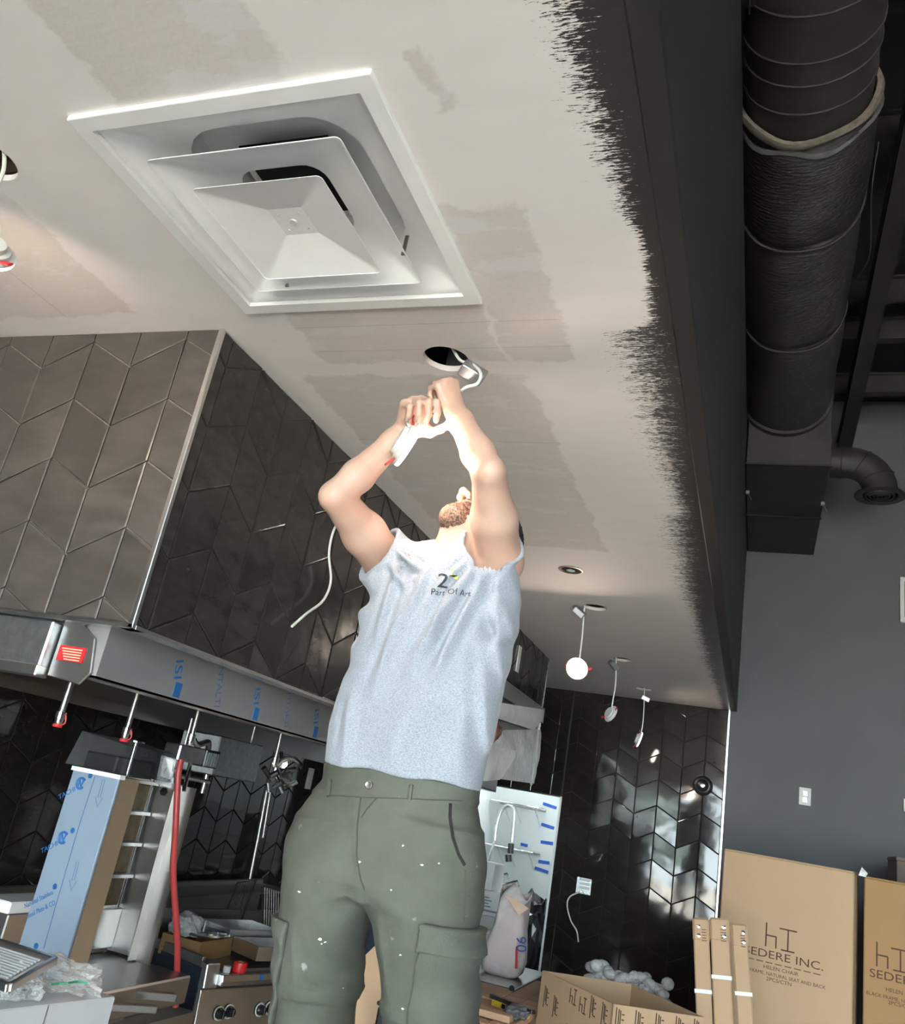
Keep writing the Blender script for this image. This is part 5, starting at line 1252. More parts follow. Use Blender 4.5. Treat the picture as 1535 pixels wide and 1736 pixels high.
# narrow strapped cartons leaning against the chair carton
def slat_carton(label, px_top_l, px_top_r, px_bot_l, yt, yb, h0, strap_v, notch):
    a = P(*px_top_l, y=yt); b = P(*px_top_r, y=yt); w = (b - a).length
    c = P(*px_bot_l, y=yb); d_ = (c - a); k = (a.z - 0.003) / -d_.z; foot = a + d_ * k
    up = (a - foot).normalized(); rt = (b - a).normalized(); rt = (rt - up * rt.dot(up)).normalized(); nn = rt.cross(up)
    L = (a - foot).length
    o = thing('long_carton', label, 'carton', foot, 'long strapped cartons'); MM = frame_mat(foot, rt, up)
    th = 0.055
    bx(M['cardboard'], 'box', o, 0, w, 0, L, -th, 0, MM, 0.006)
    bx(M['cardboard'], 'end_cap', o, -0.003, w + 0.003, L - 0.10, L + 0.004, -th - 0.002, 0.003, MM, 0.01)
    for q in range(2):
        t = MB(); t.lathe(MM @ Vector((w * (0.35 if notch else 0.75), L - 0.035 - 0.04 * q, 0.003)), MM.to_3x3() @ Vector((0, 0, 1)), [(0.009, 0), (0.009, 0.002), (0.001, 0.003)], 10); t.build('staple', M['chrome'], o)
    s = (PP(px_top_l[0] + 10, strap_v, foot, nn) - foot).dot(up)
    t = MB(); t.box(-0.003, w + 0.003, s - 0.008, s + 0.008, -th - 0.003, 0.003, MM); t.build('strap', M['strap_white'], o)
    for q in range(5): bx(M['print_brown'], 'print_dash', o, w * 0.55, w * 0.85, L - 0.05 - 0.012 * q, L - 0.047 - 0.012 * q, 0.0028, 0.0036, MM)
    return o
slat_carton('left one of the three long strapped cartons leaning by the tile wall', (1175, 1556), (1201, 1558), (1181, 1736), 4.62, 4.52, 0, 1680, True)
slat_carton('middle one of the three long strapped cartons, with the torn top flap', (1204, 1556), (1235, 1558), (1211, 1736), 4.64, 4.54, 0, 1656, False)
slat_carton('right one of the three long strapped cartons, leaning over the print', (1240, 1566), (1266, 1568), (1251, 1736), 4.66, 4.56, 0, 1684, False)
# open carton
z_ = 1.10; A = P(920, 1645, z=z_); B = P(1040, 1702, z=z_); D = P(1072, 1668, z=z_)
B = B; e1 = (B - A); e2 = Vector((-e1.y, e1.x, 0)).normalized(); Cc = P(1195, 1725, z=z_); L2 = (Cc - B).length

ob = thing('open_carton', 'large open cardboard carton with printed marks beside the tile wall', 'carton', ((A + Cc) / 2).to_2d().to_3d())
zb = 0.002; th = 0.007
for nm, (p, r_) in zip(('side', 'side', 'side', 'side'), ((A, B), (B, Cc), (Cc, D), (D, A))):
    inn = ((A + Cc) / 2 - (p + r_) / 2); inn.z = 0; inn = inn.normalized() * th
    t = MB(); t.prism([Vector((p.x, p.y, zb)), Vector((r_.x, r_.y, zb)), Vector((r_.x, r_.y, z_)), Vector((p.x, p.y, z_))], inn); t.build(nm, M['cardboard_inner'] if False else M['cardboard'], ob)
t = MB(); t.prism([Vector((p.x, p.y, zb)) for p in (A, B, Cc, D)], (0, 0, 0.006)); t.build('bottom', M['cardboard'], ob)
def marks(p, r_, us, flip):
    d_ = (r_ - p); L = d_.length; d_ = d_.normalized(); up = Vector((0, 0, 1)); n_ = d_.cross(up)
    for (s_, dz, k) in us:
        c = p + d_ * s_ * L + up * dz + n_ * 0.0008
        t = MB()
        def st(x0, z0, x1, z1): t.bar(c + d_ * x0 + up * z0, c + d_ * x1 + up * z1, 0.001, 0.005, d_ if abs(x1 - x0) < abs(z1 - z0) else up)
        if k == 0:
            st(-0.02, 0.03, -0.02, -0.03); st(-0.02, 0.0, 0.0, 0.0); st(0.0, 0.0, 0.0, -0.03); st(0.006, 0.03, 0.03, 0.03); st(0.018, 0.03, 0.018, -0.03); st(0.006, -0.03, 0.03, -0.03)
        else:
            st(-0.012, 0.045, -0.012, -0.045); st(0.0, 0.04, 0.0, -0.02); st(0.008, 0.035, 0.008, -0.03); st(0.012, -0.03, 0.026, -0.03); st(0.014, 0.02, 0.026, 0.02); st(0.014, 0.0, 0.026, 0.0)
        t.build('print', M['print_brown'], ob)
marks(A, B, [(0.48, -0.045, 0), (0.62, -0.06, 0), (0.75, -0.05, 1), (0.90, -0.055, 1), (0.48, -0.19, 0), (0.75, -0.2, 1), (0.1, -0.1, 1), (0.25, -0.12, 1)], 0)
marks(B, Cc, [(0.07, -0.055, 1), (0.28, -0.055, 1), (0.50, -0.055, 1), (0.72, -0.055, 1), (0.92, -0.055, 1)], 1)
# bubble wrap standing behind
bw = thing('bubble_wrap', 'roll of bubble wrap standing behind the open carton', 'bubble wrap', (-0.62, 5.3, 0))
def bubbles():
    bm = bmesh.new(); random.seed(5)
    a = P(1003, 1643, y=5.3); b = P(1130, 1671, y=5.3)
    for i in range(15):
        for j in range(7):
            q = a.lerp(b, i / 14) + Vector((random.uniform(-0.01, 0.01), random.uniform(-0.05, 0.05), 0.0 - 0.045 * j + 0.02 * math.sin(i * 0.9) + random.uniform(-0.012, 0.012)))
            mm = Matrix.Translation(q) @ Matrix.Diagonal((random.uniform(0.03, 0.045), 0.035, random.uniform(0.024, 0.034), 1))
            bmesh.ops.create_icosphere(bm, subdivisions=2, radius=1.0, matrix=mm)
    for f in bm.faces: f.smooth = True
    me = bpy.data.meshes.new('bubbles'); bm.to_mesh(me); bm.free(); me.materials.append(M['bubble'])
    o = bpy.data.objects.new('bubbles', me); C.objects.link(o); adopt(o, bw); o['kind'] = 'stuff'
    t = MB(); t.prism([Vector((a.x, 5.29, 0.002)), Vector((b.x, 5.29, 0.002)), Vector((b.x, 5.29, b.z - 0.05)), Vector((a.x, 5.29, a.z - 0.03))], (0, 0.02, 0)); t.build('sheet', M['bubble'], bw)
bubbles()
# trees on the street outside
random.seed(11)
for k, (x, y, h) in enumerate([(-2.9, -12.5, 3.5), (0.2, -14.5, 4.0), (3.4, -12.0, 3.3), (7.2, -13.0, 3.8)]):
    t0 = thing('street_tree', ['leftmost leafy street tree outside the shop window', 'tallest leafy street tree outside the shop window', 'smallest leafy street tree outside the shop window', 'rightmost leafy street tree outside the shop window'][k], 'tree', (x, y, -0.05), 'street trees')
    t = MB(); t.tube([(x, y, -0.05), (x + 0.1, y, h * 0.45), (x, y, h * 0.75)], [0.14, 0.10, 0.05], 8); t.build('trunk', M['bark'], t0, True)
    bm = bmesh.new()
    for i in range(420):
        a = random.uniform(0, 2 * PI); r_ = h * 0.30 * random.random() ** 0.5; zz = h * random.uniform(0.42, 1.0); r_ *= math.sin(PI * min(1, max(0.05, (zz / h - 0.40) / 0.62))) ** 0.5
        mm = Matrix.Translation((x + r_ * math.cos(a), y + r_ * math.sin(a), zz)) @ Matrix.Rotation(random.uniform(0, 6), 4, Vector((random.random(), random.random(), random.random()))) @ Matrix.Scale(random.uniform(0.10, 0.2), 4)
        vs = [bm.verts.new(mm @ Vector(p)) for p in ((-1, 0, 0), (0, -0.5, 0), (1, 0, 0), (0, 0.5, 0))]; bm.faces.new(vs)
    me = bpy.data.meshes.new('foliage'); bm.to_mesh(me); bm.free(); me.materials.append(M['leaf']); o = bpy.data.objects.new('foliage', me); C.objects.link(o); adopt(o, t0); o['kind'] = 'stuff'
# ------------------------------------------------------------------ figure modelling by distance fields
from mathutils.bvhtree import BVHTree
class Field:
    def __init__(s, lo, hi, h):
        s.lo = np.array(lo, np.float32); s.h = h
        s.n = np.ceil((np.array(hi) - s.lo) / h).astype(int) + 1
        s.d = np.full(tuple(s.n), 0.25, np.float32)
    def sub(s, lo, hi):
        a = np.clip(np.floor((np.array(lo) - s.lo) / s.h).astype(int), 0, s.n); b = np.clip(np.ceil((np.array(hi) - s.lo) / s.h).astype(int) + 1, 0, s.n)
        sl = tuple(slice(i, j) for i, j in zip(a, b))
        ax = [s.lo[i] + s.h * np.arange(a[i], b[i], dtype=np.float32) for i in range(3)]
        return sl, np.meshgrid(*ax, indexing='ij', sparse=True)
    def union(s, lo, hi, fn, k=0.02):
        m_ = k + 4 * s.h
        sl, (X, Y, Z) = s.sub(np.array(lo) - m_, np.array(hi) + m_)
        if 0 in s.d[sl].shape: return
        e = fn(X, Y, Z); d = s.d[sl]
        if k > 0:
            q = np.maximum(k - np.abs(d - e), 0) / k
            s.d[sl] = np.minimum(d, e) - q * q * k * 0.25
        else: s.d[sl] = np.minimum(d, e)
    def carve(s, lo, hi, fn, k=0.004):
        sl, (X, Y, Z) = s.sub(np.array(lo) - 0.02, np.array(hi) + 0.02)
        if 0 in s.d[sl].shape: return
        e = -fn(X, Y, Z); d = s.d[sl]; q = np.maximum(k - np.abs(d - e), 0) / k
        s.d[sl] = np.maximum(d, e) + q * q * k * 0.25
    def cone(s, a, b, r1, r2, k=0.02):
        a = np.array(a, float); b = np.array(b, float); r = max(r1, r2)
        s.union(np.minimum(a, b) - r, np.maximum(a, b) + r, lambda X, Y, Z: sd_cone(X, Y, Z, a, b, r1, r2), k)
    def ell(s, c, rad, R=None, k=0.02):
        c = np.array(c, float); r = max(rad)
        s.union(c - r, c + r, lambda X, Y, Z: sd_ell(X, Y, Z, c, rad, R), k)
    def mesh(s, name, mat, parent=None):
        v, f = surface_net(s.d); v = v * s.h + s.lo
        me = bpy.data.meshes.new(name)
        me.vertices.add(len(v)); me.vertices.foreach_set('co', v.astype(np.float32).ravel())
        me.loops.add(f.size); me.loops.foreach_set('vertex_index', f.astype(np.int32).ravel())
        me.polygons.add(len(f)); me.polygons.foreach_set('loop_start', np.arange(0, f.size, 4, dtype=np.int32)); me.polygons.foreach_set('use_smooth', np.ones(len(f), bool))
        me.update(calc_edges=True); me.validate(); me.materials.append(mat)
        o = bpy.data.objects.new(name, me); C.objects.link(o)
        if parent: adopt(o, parent)
        return o
def sd_cone(X, Y, Z, a, b, r1, r2):
    ba = b - a; L = ba @ ba
    t = np.clip(((X - a[0]) * ba[0] + (Y - a[1]) * ba[1] + (Z - a[2]) * ba[2]) / L, 0, 1)
    return np.sqrt((X - a[0] - t * ba[0]) ** 2 + (Y - a[1] - t * ba[1]) ** 2 + (Z - a[2] - t * ba[2]) ** 2) - (r1 + (r2 - r1) * t)
def sd_ell(X, Y, Z, c, rad, R=None):
    x, y, z = X - c[0], Y - c[1], Z - c[2]
    if R is not None: x, y, z = (R[0][0] * x + R[0][1] * y + R[0][2] * z, R[1][0] * x + R[1][1] * y + R[1][2] * z, R[2][0] * x + R[2][1] * y + R[2][2] * z)
    k0 = np.sqrt((x / rad[0]) ** 2 + (y / rad[1]) ** 2 + (z / rad[2]) ** 2); k1 = np.sqrt((x / rad[0] ** 2) ** 2 + (y / rad[1] ** 2) ** 2 + (z / rad[2] ** 2) ** 2) + 1e-9
    return k0 * (k0 - 1) / k1
def surface_net(d):
    ins = d < 0; nx, ny, nz = d.shape
    c = np.zeros((nx - 1, ny - 1, nz - 1), np.int8)
    for i in (0, 1):
        for j in (0, 1):
            for k in (0, 1): c += ins[i:nx - 1 + i, j:ny - 1 + j, k:nz - 1 + k]
    cells = np.argwhere((c > 0) & (c < 8)); idx = np.full(c.shape, -1, np.int32); idx[tuple(cells.T)] = np.arange(len(cells))
    acc = np.zeros((len(cells), 3), np.float64); cnt = np.zeros(len(cells))
    cor = [(i, j, k) for i in (0, 1) for j in (0, 1) for k in (0, 1)]
    for p in cor:
        for ax in range(3):
            if p[ax]: continue
            q = list(p); q[ax] = 1
            v0 = d[cells[:, 0] + p[0], cells[:, 1] + p[1], cells[:, 2] + p[2]]; v1 = d[cells[:, 0] + q[0], cells[:, 1] + q[1], cells[:, 2] + q[2]]
            m_ = (v0 < 0) != (v1 < 0); t = np.where(m_, v0 / np.where(m_, v0 - v1, 1), 0)
            pos = np.array(p, float)[None].repeat(len(cells), 0); pos[:, ax] = t
            acc[m_] += pos[m_]; cnt[m_] += 1
    v = cells + acc / cnt[:, None]; fs = []
    for ax in range(3):
        a = [slice(None)] * 3; b = [slice(None)] * 3; a[ax] = slice(0, -1); b[ax] = slice(1, None)
        s0, s1 = ins[tuple(a)], ins[tuple(b)]
        o1, o2 = [(1, 2), (2, 0), (0, 1)][ax]
        e = np.argwhere(s0 != s1); e = e[(e[:, o1] > 0) & (e[:, o2] > 0) & (e[:, o1] < d.shape[o1] - 1) & (e[:, o2] < d.shape[o2] - 1)]
        u1 = np.zeros(3, int); u1[o1] = 1; u2 = np.zeros(3, int); u2[o2] = 1
        qd = np.stack([idx[tuple((e - u1 - u2).T)], idx[tuple((e - u2).T)], idx[tuple(e.T)], idx[tuple((e - u1).T)]], 1)
        fl_ = s0[tuple(e.T)]; qd[~fl_] = qd[~fl_][:, ::-1]; fs.append(qd)
    return v, np.concatenate(fs)
def loft_field(keys, pw=2.0):
    """keys: (z, cx, cy, a, b) -> distance function of a stack of ellipses"""
    K = np.array(sorted(keys), np.float32)
    def fn(X, Y, Z):
        z = np.broadcast_to(Z, Z.shape); g = [np.interp(z, K[:, 0], K[:, i]).astype(np.float32) for i in range(1, 5)]
        q = (np.abs((X - g[0]) / g[2]) ** pw + np.abs((Y - g[1]) / g[3]) ** pw) ** (1 / pw)
        d = (q - 1) * np.minimum(g[2], g[3])
        return np.maximum(d, np.maximum(K[0, 0] - Z, Z - K[-1, 0]))
    return fn
def key_px(v, ul, ur, y, b, cy=None):
    a, c = P(ul, v, y=y), P(ur, v, y=y)
    return ((a.z + c.z) / 2, (a.x + c.x) / 2, cy if cy else y, (c.x - a.x) / 2, b)
CR = Vector(ROT[:, 0]); CU = Vector(-ROT[:, 1]); CT = Vector(-ROT[:, 2])   # right, up and towards the viewer
def add_hand(F, w, d, s, n, curl, thumb, spread=1.0, sc=1.0, first=None):
    """w wrist, d towards the knuckles, s from little finger to index, n palm normal; curl: three bend angles per finger"""
    d = d.normalized(); s = (s - d * s.dot(d)).normalized(); n = (n - d * n.dot(d) - s * n.dot(s)).normalized()
    tips = []
    lens = [(0.034, 0.020, 0.018), (0.042, 0.027, 0.020), (0.046, 0.029, 0.021), (0.042, 0.025, 0.020)]
    kl = [0.078, 0.086, 0.090, 0.088]; off = [-0.031, -0.0105, 0.0105, 0.031]; rad = [0.0080, 0.0090, 0.0095, 0.0092]
    for i in range(4):
        base = w + s * off[i] * 0.55 * sc; kn = w + d * kl[i] * sc + s * off[i] * spread * sc - n * (0.002 if i in (1, 2) else -0.003)
        F.cone(base, kn, 0.0145 * sc, 0.0115 * sc, 0.012); F.ell(kn - n * 0.001, (0.0118 * sc,) * 3, None, 0.004)
        p = kn; ang = 0.0; q_ = [kn]
        for j in range(3):
            ang += curl[i][j]; dr = (d * math.cos(ang) + n * math.sin(ang) + s * (off[i] * 2.2 * (spread - 1))).normalized()
            q = p + dr * lens[i][j] * sc; F.cone(p, q, rad[i] * sc * (1.06 - 0.08 * j), rad[i] * sc * (0.98 - 0.09 * j), 0.0045); p = q; q_.append(q)
        tips.append(q_)
    F.ell(w + d * 0.045 * sc + n * 0.006, (0.034 * sc, 0.042 * sc, 0.016 * sc), [list(s), list(d), list(n)], 0.012)
    p = w + s * 0.018 * sc + n * 0.006; tl = []
    F.cone(w + s * 0.012 + n * 0.008, w + (d * 0.5 + s * 0.62 + n * 0.35).normalized() * 0.045, 0.018 * sc, 0.0155 * sc, 0.014)
    for L, r_, dv in zip((0.044, 0.033, 0.027), (0.0145, 0.0115, 0.0102), thumb):
        dr = (d * dv[0] + s * dv[1] + n * dv[2]).normalized(); q = p + dr * L * sc; F.cone(p, q, r_ * sc, r_ * 0.88 * sc, 0.008); p = q; tl.append(q)
    return tips, tl
def head_frame(f, u):
    f = f.normalized(); u = (u - f * u.dot(f)).normalized(); s = f.cross(u); return s, f, u
def add_head(F, c, f, u, neck, carve=True):
    s, f, u = head_frame(f, u); R = [list(s), list(f), list(u)]
    L = lambda a, b, e: c + s * a + f * b + u * e
    F.cone(L(0, -0.025, -0.055), neck, 0.054, 0.060, 0.03)
    F.ell(L(0, -0.012, 0.028), (0.074, 0.096, 0.090), R, 0.02)
    F.ell(L(0, 0.030, -0.028), (0.062, 0.060, 0.080), R, 0.03)
    for q in (-1, 1):
        F.cone(L(q * 0.054, -0.010, -0.052), L(q * 0.016, 0.066, -0.098), 0.018, 0.017, 0.03)
        F.ell(L(q * 0.040, 0.060, -0.012), (0.022, 0.018, 0.020), R, 0.02)
        F.cone(L(q * 0.012, 0.090, 0.034), L(q * 0.045, 0.072, 0.036), 0.009, 0.009, 0.016)
        F.ell(L(q * 0.076, -0.012, -0.004), (0.009, 0.019, 0.031), R, 0.008)
    F.ell(L(0, 0.074, -0.100), (0.022, 0.018, 0.017), R, 0.02)
    F.ell(L(0, 0.066, -0.052), (0.034, 0.024, 0.034), R, 0.02)
    F.cone(L(0, 0.086, 0.026), L(0, 0.116, -0.020), 0.008, 0.0115, 0.012)
    for q in (-1, 1): F.ell(L(q * 0.0135, 0.104, -0.025), (0.0085, 0.0105, 0.0075), R, 0.007)
    F.cone(L(-0.020, 0.086, -0.055), L(0.020, 0.086, -0.055), 0.0070, 0.0070, 0.008); F.cone(L(-0.017, 0.085, -0.066), L(0.017, 0.085, -0.066), 0.0078, 0.0078, 0.008)
    F.ell(L(0, 0.088, -0.055), (0.006, 0.008, 0.006), R, 0.006)
    if carve:
        for q in (-1, 1):
            p = L(q * 0.0068, 0.106, -0.0335); F.carve(np.array(p) - 0.01, np.array(p) + 0.01, lambda X, Y, Z, p=p: sd_ell(X, Y, Z, np.array(p), (0.0042, 0.006, 0.006), R), 0.002)
            p = L(q * 0.031, 0.096, 0.014); F.carve(np.array(p) - 0.03, np.array(p) + 0.03, lambda X, Y, Z, p=p: sd_ell(X, Y, Z, np.array(p), (0.016, 0.014, 0.010), R), 0.008)
        p = L(0, 0.098, -0.0605); F.carve(np.array(p) - 0.03, np.array(p) + 0.03, lambda X, Y, Z, p=p: sd_ell(X, Y, Z, np.array(p), (0.021, 0.012, 0.0014), R), 0.002)
    return L, R
def skin_mat(name, base, red):
    mt, nt, bs = new_mat(name); f = noise_(nt, coords(nt), 9, 4); g = noise_(nt, coords(nt), 160, 3)
    q = mix_col(nt, ramp_(nt, f, [(0.35, 0.0), (0.7, 1.0)]), base, red)
    q = mix_col(nt, math_(nt, 'MULTIPLY', ramp_(nt, g, [(0.55, 0.0), (0.75, 1.0)]), 0.15), q, tuple(c * 0.5 for c in base))
    lk(nt, q, bs.inputs['Base Color']); bs.inputs['Roughness'].default_value = 0.48
    bs.inputs['Subsurface Weight'].default_value = 0.12; bs.inputs['Subsurface Radius'].default_value = (0.6, 0.25, 0.12); bs.inputs['Subsurface Scale'].default_value = 0.01
    bump_(nt, bs, g, 0.08, 0.002); return mt
M['skin'] = skin_mat('light_skin', (0.48, 0.325, 0.26), (0.50, 0.30, 0.23))
M['skin_dark'] = skin_mat('brown_skin', (0.22, 0.10, 0.065), (0.26, 0.11, 0.075))
def hair_mat(name, a, b):
    mt, nt, bs = new_mat(name); f = noise_(nt, coords(nt, scale=(1, 1, 1)), 220, 3, 0.7); h = noise_(nt, coords(nt), 25, 3)
    lk(nt, mix_col(nt, ramp_(nt, math_(nt, 'ADD', math_(nt, 'MULTIPLY', f, 0.7), math_(nt, 'MULTIPLY', h, 0.3)), [(0.42, 0.0), (0.60, 1.0)]), a, b), bs.inputs['Base Color'])
    bs.inputs['Roughness'].default_value = 0.7; bump_(nt, bs, f, 0.6, 0.004); return mt
M['beard'] = hair_mat('brown_beard', (0.030, 0.017, 0.012), (0.26, 0.145, 0.10))
M['hair'] = hair_mat('dark_hair', (0.006, 0.004, 0.003), (0.03, 0.02, 0.015))
def shirt_mat():
    mt, nt, bs = new_mat('heather_grey_jersey')
    f = noise_(nt, coords(nt, scale=(1, 1, 3.0)), 260, 3, 0.75); g = noise_(nt, coords(nt), 7, 3)
    c_ = mix_col(nt, ramp_(nt, f, [(0.36, 0.0), (0.62, 1.0)]), (0.155, 0.178, 0.22), (0.315, 0.342, 0.395))
    st = noise_(nt, coords(nt, scale=(1.4, 1, 0.75)), 17, 3, 0.55); st2 = noise_(nt, coords(nt), 2.3, 2)
    dirt = math_(nt, 'MULTIPLY', ramp_(nt, st, [(0.715, 0.0), (0.75, 1.0)]), ramp_(nt, st2, [(0.42, 0.0), (0.55, 1.0)]))
    c_ = mix_col(nt, math_(nt, 'MULTIPLY', dirt, 0.75), c_, (0.06, 0.06, 0.065))
    soft = ramp_(nt, g, [(0.55, 0.0), (0.8, 1.0)]); c_ = mix_col(nt, math_(nt, 'MULTIPLY', soft, 0.16), c_, (0.28, 0.27, 0.26))
    lk(nt, c_, bs.inputs['Base Color']); bs.inputs['Roughness'].default_value = 0.9; bs.inputs['Sheen Weight'].default_value = 0.2
    bump_(nt, bs, f, 0.25, 0.002); return mt
M['jersey'] = shirt_mat()
def shorts_mat():
    mt, nt, bs = new_mat('dusty_olive_twill')
    f = noise_(nt, coords(nt), 4, 4, 0.6); g = noise_(nt, coords(nt, scale=(1, 1, 1)), 240, 2); h = noise_(nt, coords(nt), 26, 3, 0.6)
    c_ = mix_col(nt, ramp_(nt, f, [(0.35, 0.0), (0.68, 1.0)]), (0.056, 0.062, 0.047), (0.092, 0.099, 0.082))
    c_ = mix_col(nt, math_(nt, 'MULTIPLY', ramp_(nt, h, [(0.70, 0.0), (0.78, 1.0)]), 0.40), c_, (0.40, 0.41, 0.39))
    lk(nt, c_, bs.inputs['Base Color']); bs.inputs['Roughness'].default_value = 0.85
    bump_(nt, bs, math_(nt, 'ADD', g, math_(nt, 'MULTIPLY', f, 1.5)), 0.22, 0.004); return mt
M['twill'] = shorts_mat()

# ------------------------------------------------------------------ the electrician
worker = thing('person', 'person in grey T-shirt and olive cargo shorts reaching up to wire a ceiling light', 'person', (-0.74, 1.80, 0.76))
neck = P(772, 948, y=1.85)
R_SH, R_EL, R_WR = P(662, 962, y=1.87), P(570, 842, y=1.60), P(691, 727, y=1.655)
L_SH, L_EL, L_WR = P(846, 952, y=1.83), P(829, 802, y=1.60), P(772, 697, y=1.66)
HEAD = P(818, 906, y=1.865); HF = CU * 0.95 - CR * 0.32 + CT * 0.02; HU = CR * 0.50 + CU * 0.18 - CT * 0.84
F = Field((-1.08, 1.46, 0.76), (-0.42, 2.04, 2.80), 0.0042)
chest = Vector((-0.735, 1.82, 2.16)); belly = Vector((-0.735, 1.80, 1.90)); pelvis = Vector((-0.745, 1.80, 1.68))
F.ell(pelvis, (0.150, 0.095, 0.12), None, 0.06); F.ell(belly, (0.120, 0.075, 0.18), None, 0.08); F.ell(chest, (0.120, 0.070, 0.14), None, 0.06)
for q in (R_SH, L_SH): F.cone(chest + Vector((0, 0.03, 0.06)), q, 0.062, 0.052, 0.05)
F.cone(chest + Vector((0, 0.04, 0.08)), neck, 0.062, 0.056, 0.04)
def arm(sh, el, wr, k_el):
    F.cone(sh, sh.lerp(el, 0.5), 0.055, 0.053, 0.03); F.cone(sh.lerp(el, 0.5), el, 0.051, 0.037, 0.02)
    out = (el - (sh + wr) / 2).normalized()
    F.ell(el + out * 0.018, (0.019, 0.019, 0.019), None, 0.02)
    F.cone(el, el.lerp(wr, 0.30), 0.036, 0.0385, 0.012); F.cone(el.lerp(wr, 0.30), el.lerp(wr, 0.8), 0.0385, 0.028, 0.012); F.cone(el.lerp(wr, 0.8), wr, 0.029, 0.0265, 0.02)
arm(R_SH, R_EL, R_WR, 0); arm(L_SH, L_EL, L_WR, 0)
rt_, rth = add_hand(F, R_WR, CU * 0.66 + CR * 0.30 + CT * 0.62, CR * 0.90 + CU * 0.34, CT * 0.75 - CU * 0.65,
    [(1.05, 1.45, 0.8), (1.0, 1.45, 0.8), (0.95, 1.40, 0.7), (0.85, 1.25, 0.6)], [(0.45, 0.62, 0.60), (0.72, 0.48, 0.40), (0.85, 0.25, 0.35)], 1.0, 0.97)
lt_, lth = add_hand(F, L_WR, CU * 0.90 - CR * 0.26 - CT * 0.22, CR * 0.70 - CT * 0.62 + CU * 0.25, -CT * 0.72 - CR * 0.65 - CU * 0.15,
    [(1.25, 1.25, 0.7), (1.2, 1.2, 0.6), (1.2, 1.15, 0.6), (1.15, 1.1, 0.6)], [(0.70, 0.40, 0.42), (0.78, -0.05, 0.60), (0.55, -0.45, 0.72)], 1.0, 0.86)
LH, RH_ = add_head(F, HEAD, HF, HU, neck)
F.cone(LH(0, 0.03, -0.065), np.array(P(768, 945, y=1.815)), 0.042, 0.050, 0.03)
# legs
HIP_R, HIP_L = Vector((-0.835, 1.79, 1.62)), Vector((-0.655, 1.79, 1.62))
KN_R, KN_L = (P(480, 1736, y=1.78) + P(590, 1736, y=1.78)) / 2, (P(653, 1736, y=1.78) + P(803, 1736, y=1.78)) / 2; KN_R.z -= 0.08; KN_L.z -= 0.08; AN_R, AN_L = Vector((KN_R.x - 0.015, 1.82, 0.86)), Vector((KN_L.x + 0.015, 1.82, 0.86))
for hp, kn_, an in ((HIP_R, KN_R, AN_R), (HIP_L, KN_L, AN_L)):
    F.cone(hp, kn_, 0.070, 0.050, 0.03); F.cone(kn_, kn_.lerp(an, 0.4) + Vector((0, 0.02, 0)), 0.052, 0.054, 0.03); F.cone(kn_.lerp(an, 0.4) + Vector((0, 0.02, 0)), an, 0.054, 0.036, 0.03)
    F.cone(an, an + Vector((0, 0.02, -0.055)), 0.036, 0.035, 0.02); F.cone(an + Vector((0, 0.01, -0.06)), an + Vector((0, -0.13, -0.075)), 0.036, 0.026, 0.03)
body = F.mesh('body', M['skin'], worker)
del F
# beard, hair, eyes
def patch(name, mat, grow, lo, hi, region, h=0.003, amp=0.002, bumps=90.0):
    G = Field(lo, hi, h); add_head(G, HEAD, HF, HU, neck, carve=False)
    s, f, u = head_frame(HF, HU); X, Y, Z = np.meshgrid(*[G.lo[i] + h * np.arange(G.n[i]) for i in range(3)], indexing='ij')
    x, y, z = X - HEAD.x, Y - HEAD.y, Z - HEAD.z
    a = s.x * x + s.y * y + s.z * z; b = f.x * x + f.y * y + f.z * z; e = u.x * x + u.y * y + u.z * z
    n_ = np.sin(a * bumps * 4) * np.sin(b * bumps * 3.7 + 1) * np.sin(e * bumps * 4.1 + 2)
    g = G.d - grow - amp * n_
    G.d = np.maximum(g, region(a, b, e, n_)).astype(np.float32)
    return G.mesh(name, mat, worker)
lo = np.array(HEAD) - 0.15; hi = np.array(HEAD) + 0.15
def beard_region(a, b, e, n_):
    top = e + 0.062 - 0.035 * np.clip((np.abs(a) - 0.03) / 0.05, 0, 1) - 0.006 * n_         # under the mouth, rising along the cheeks
    low = -0.150 - e - 0.35 * np.clip(0.05 - b, 0, 0.2)
    back = -0.005 - b
    mouth = np.sqrt((a / 0.028) ** 2 + ((e + 0.061) / 0.013) ** 2) - 1
    d = np.maximum(np.maximum(top, back), low)
    moust = np.maximum(np.maximum(np.abs(e + 0.044) - 0.006, np.abs(a) - 0.036), 0.05 - b)
    return np.maximum(np.minimum(d, moust), -mouth * 0.012)
patch('beard', M['beard'], 0.0035, lo, hi, beard_region, 0.003, 0.0018)
patch('hair', M['hair'], 0.007, lo, hi, lambda a, b, e, n_: np.maximum(-(np.maximum(e - 0.045 - 0.4 * (b - 0.03), 0.0 - b + 0.0 * a - 0.02 + 0.0)) * 1.0 + 0 * a, -0.045 - e), 0.0035, 0.002)
for q in (-1, 1):
    t = MB(); c_ = LH(q * 0.031, 0.076, 0.014); t.lathe(c_ - HF.normalized() * 0.0115, HF.normalized(), [(0.001, 0)] + [(0.0115 * math.sin(PI * i / 10), 0.0115 - 0.0115 * math.cos(PI * i / 10)) for i in range(1, 10)] + [(0.001, 0.023)], 14); t.build('eye', plain('eye_white', (0.75, 0.72, 0.70), 0.2), worker, True)
    t = MB(); t.tube(curve_pts([LH(q * 0.014, 0.094, 0.040), LH(q * 0.030, 0.090, 0.046), LH(q * 0.048, 0.076, 0.040)], 4), [0.003] * 9, 6); t.build('eyebrow', M['hair'], worker, True)

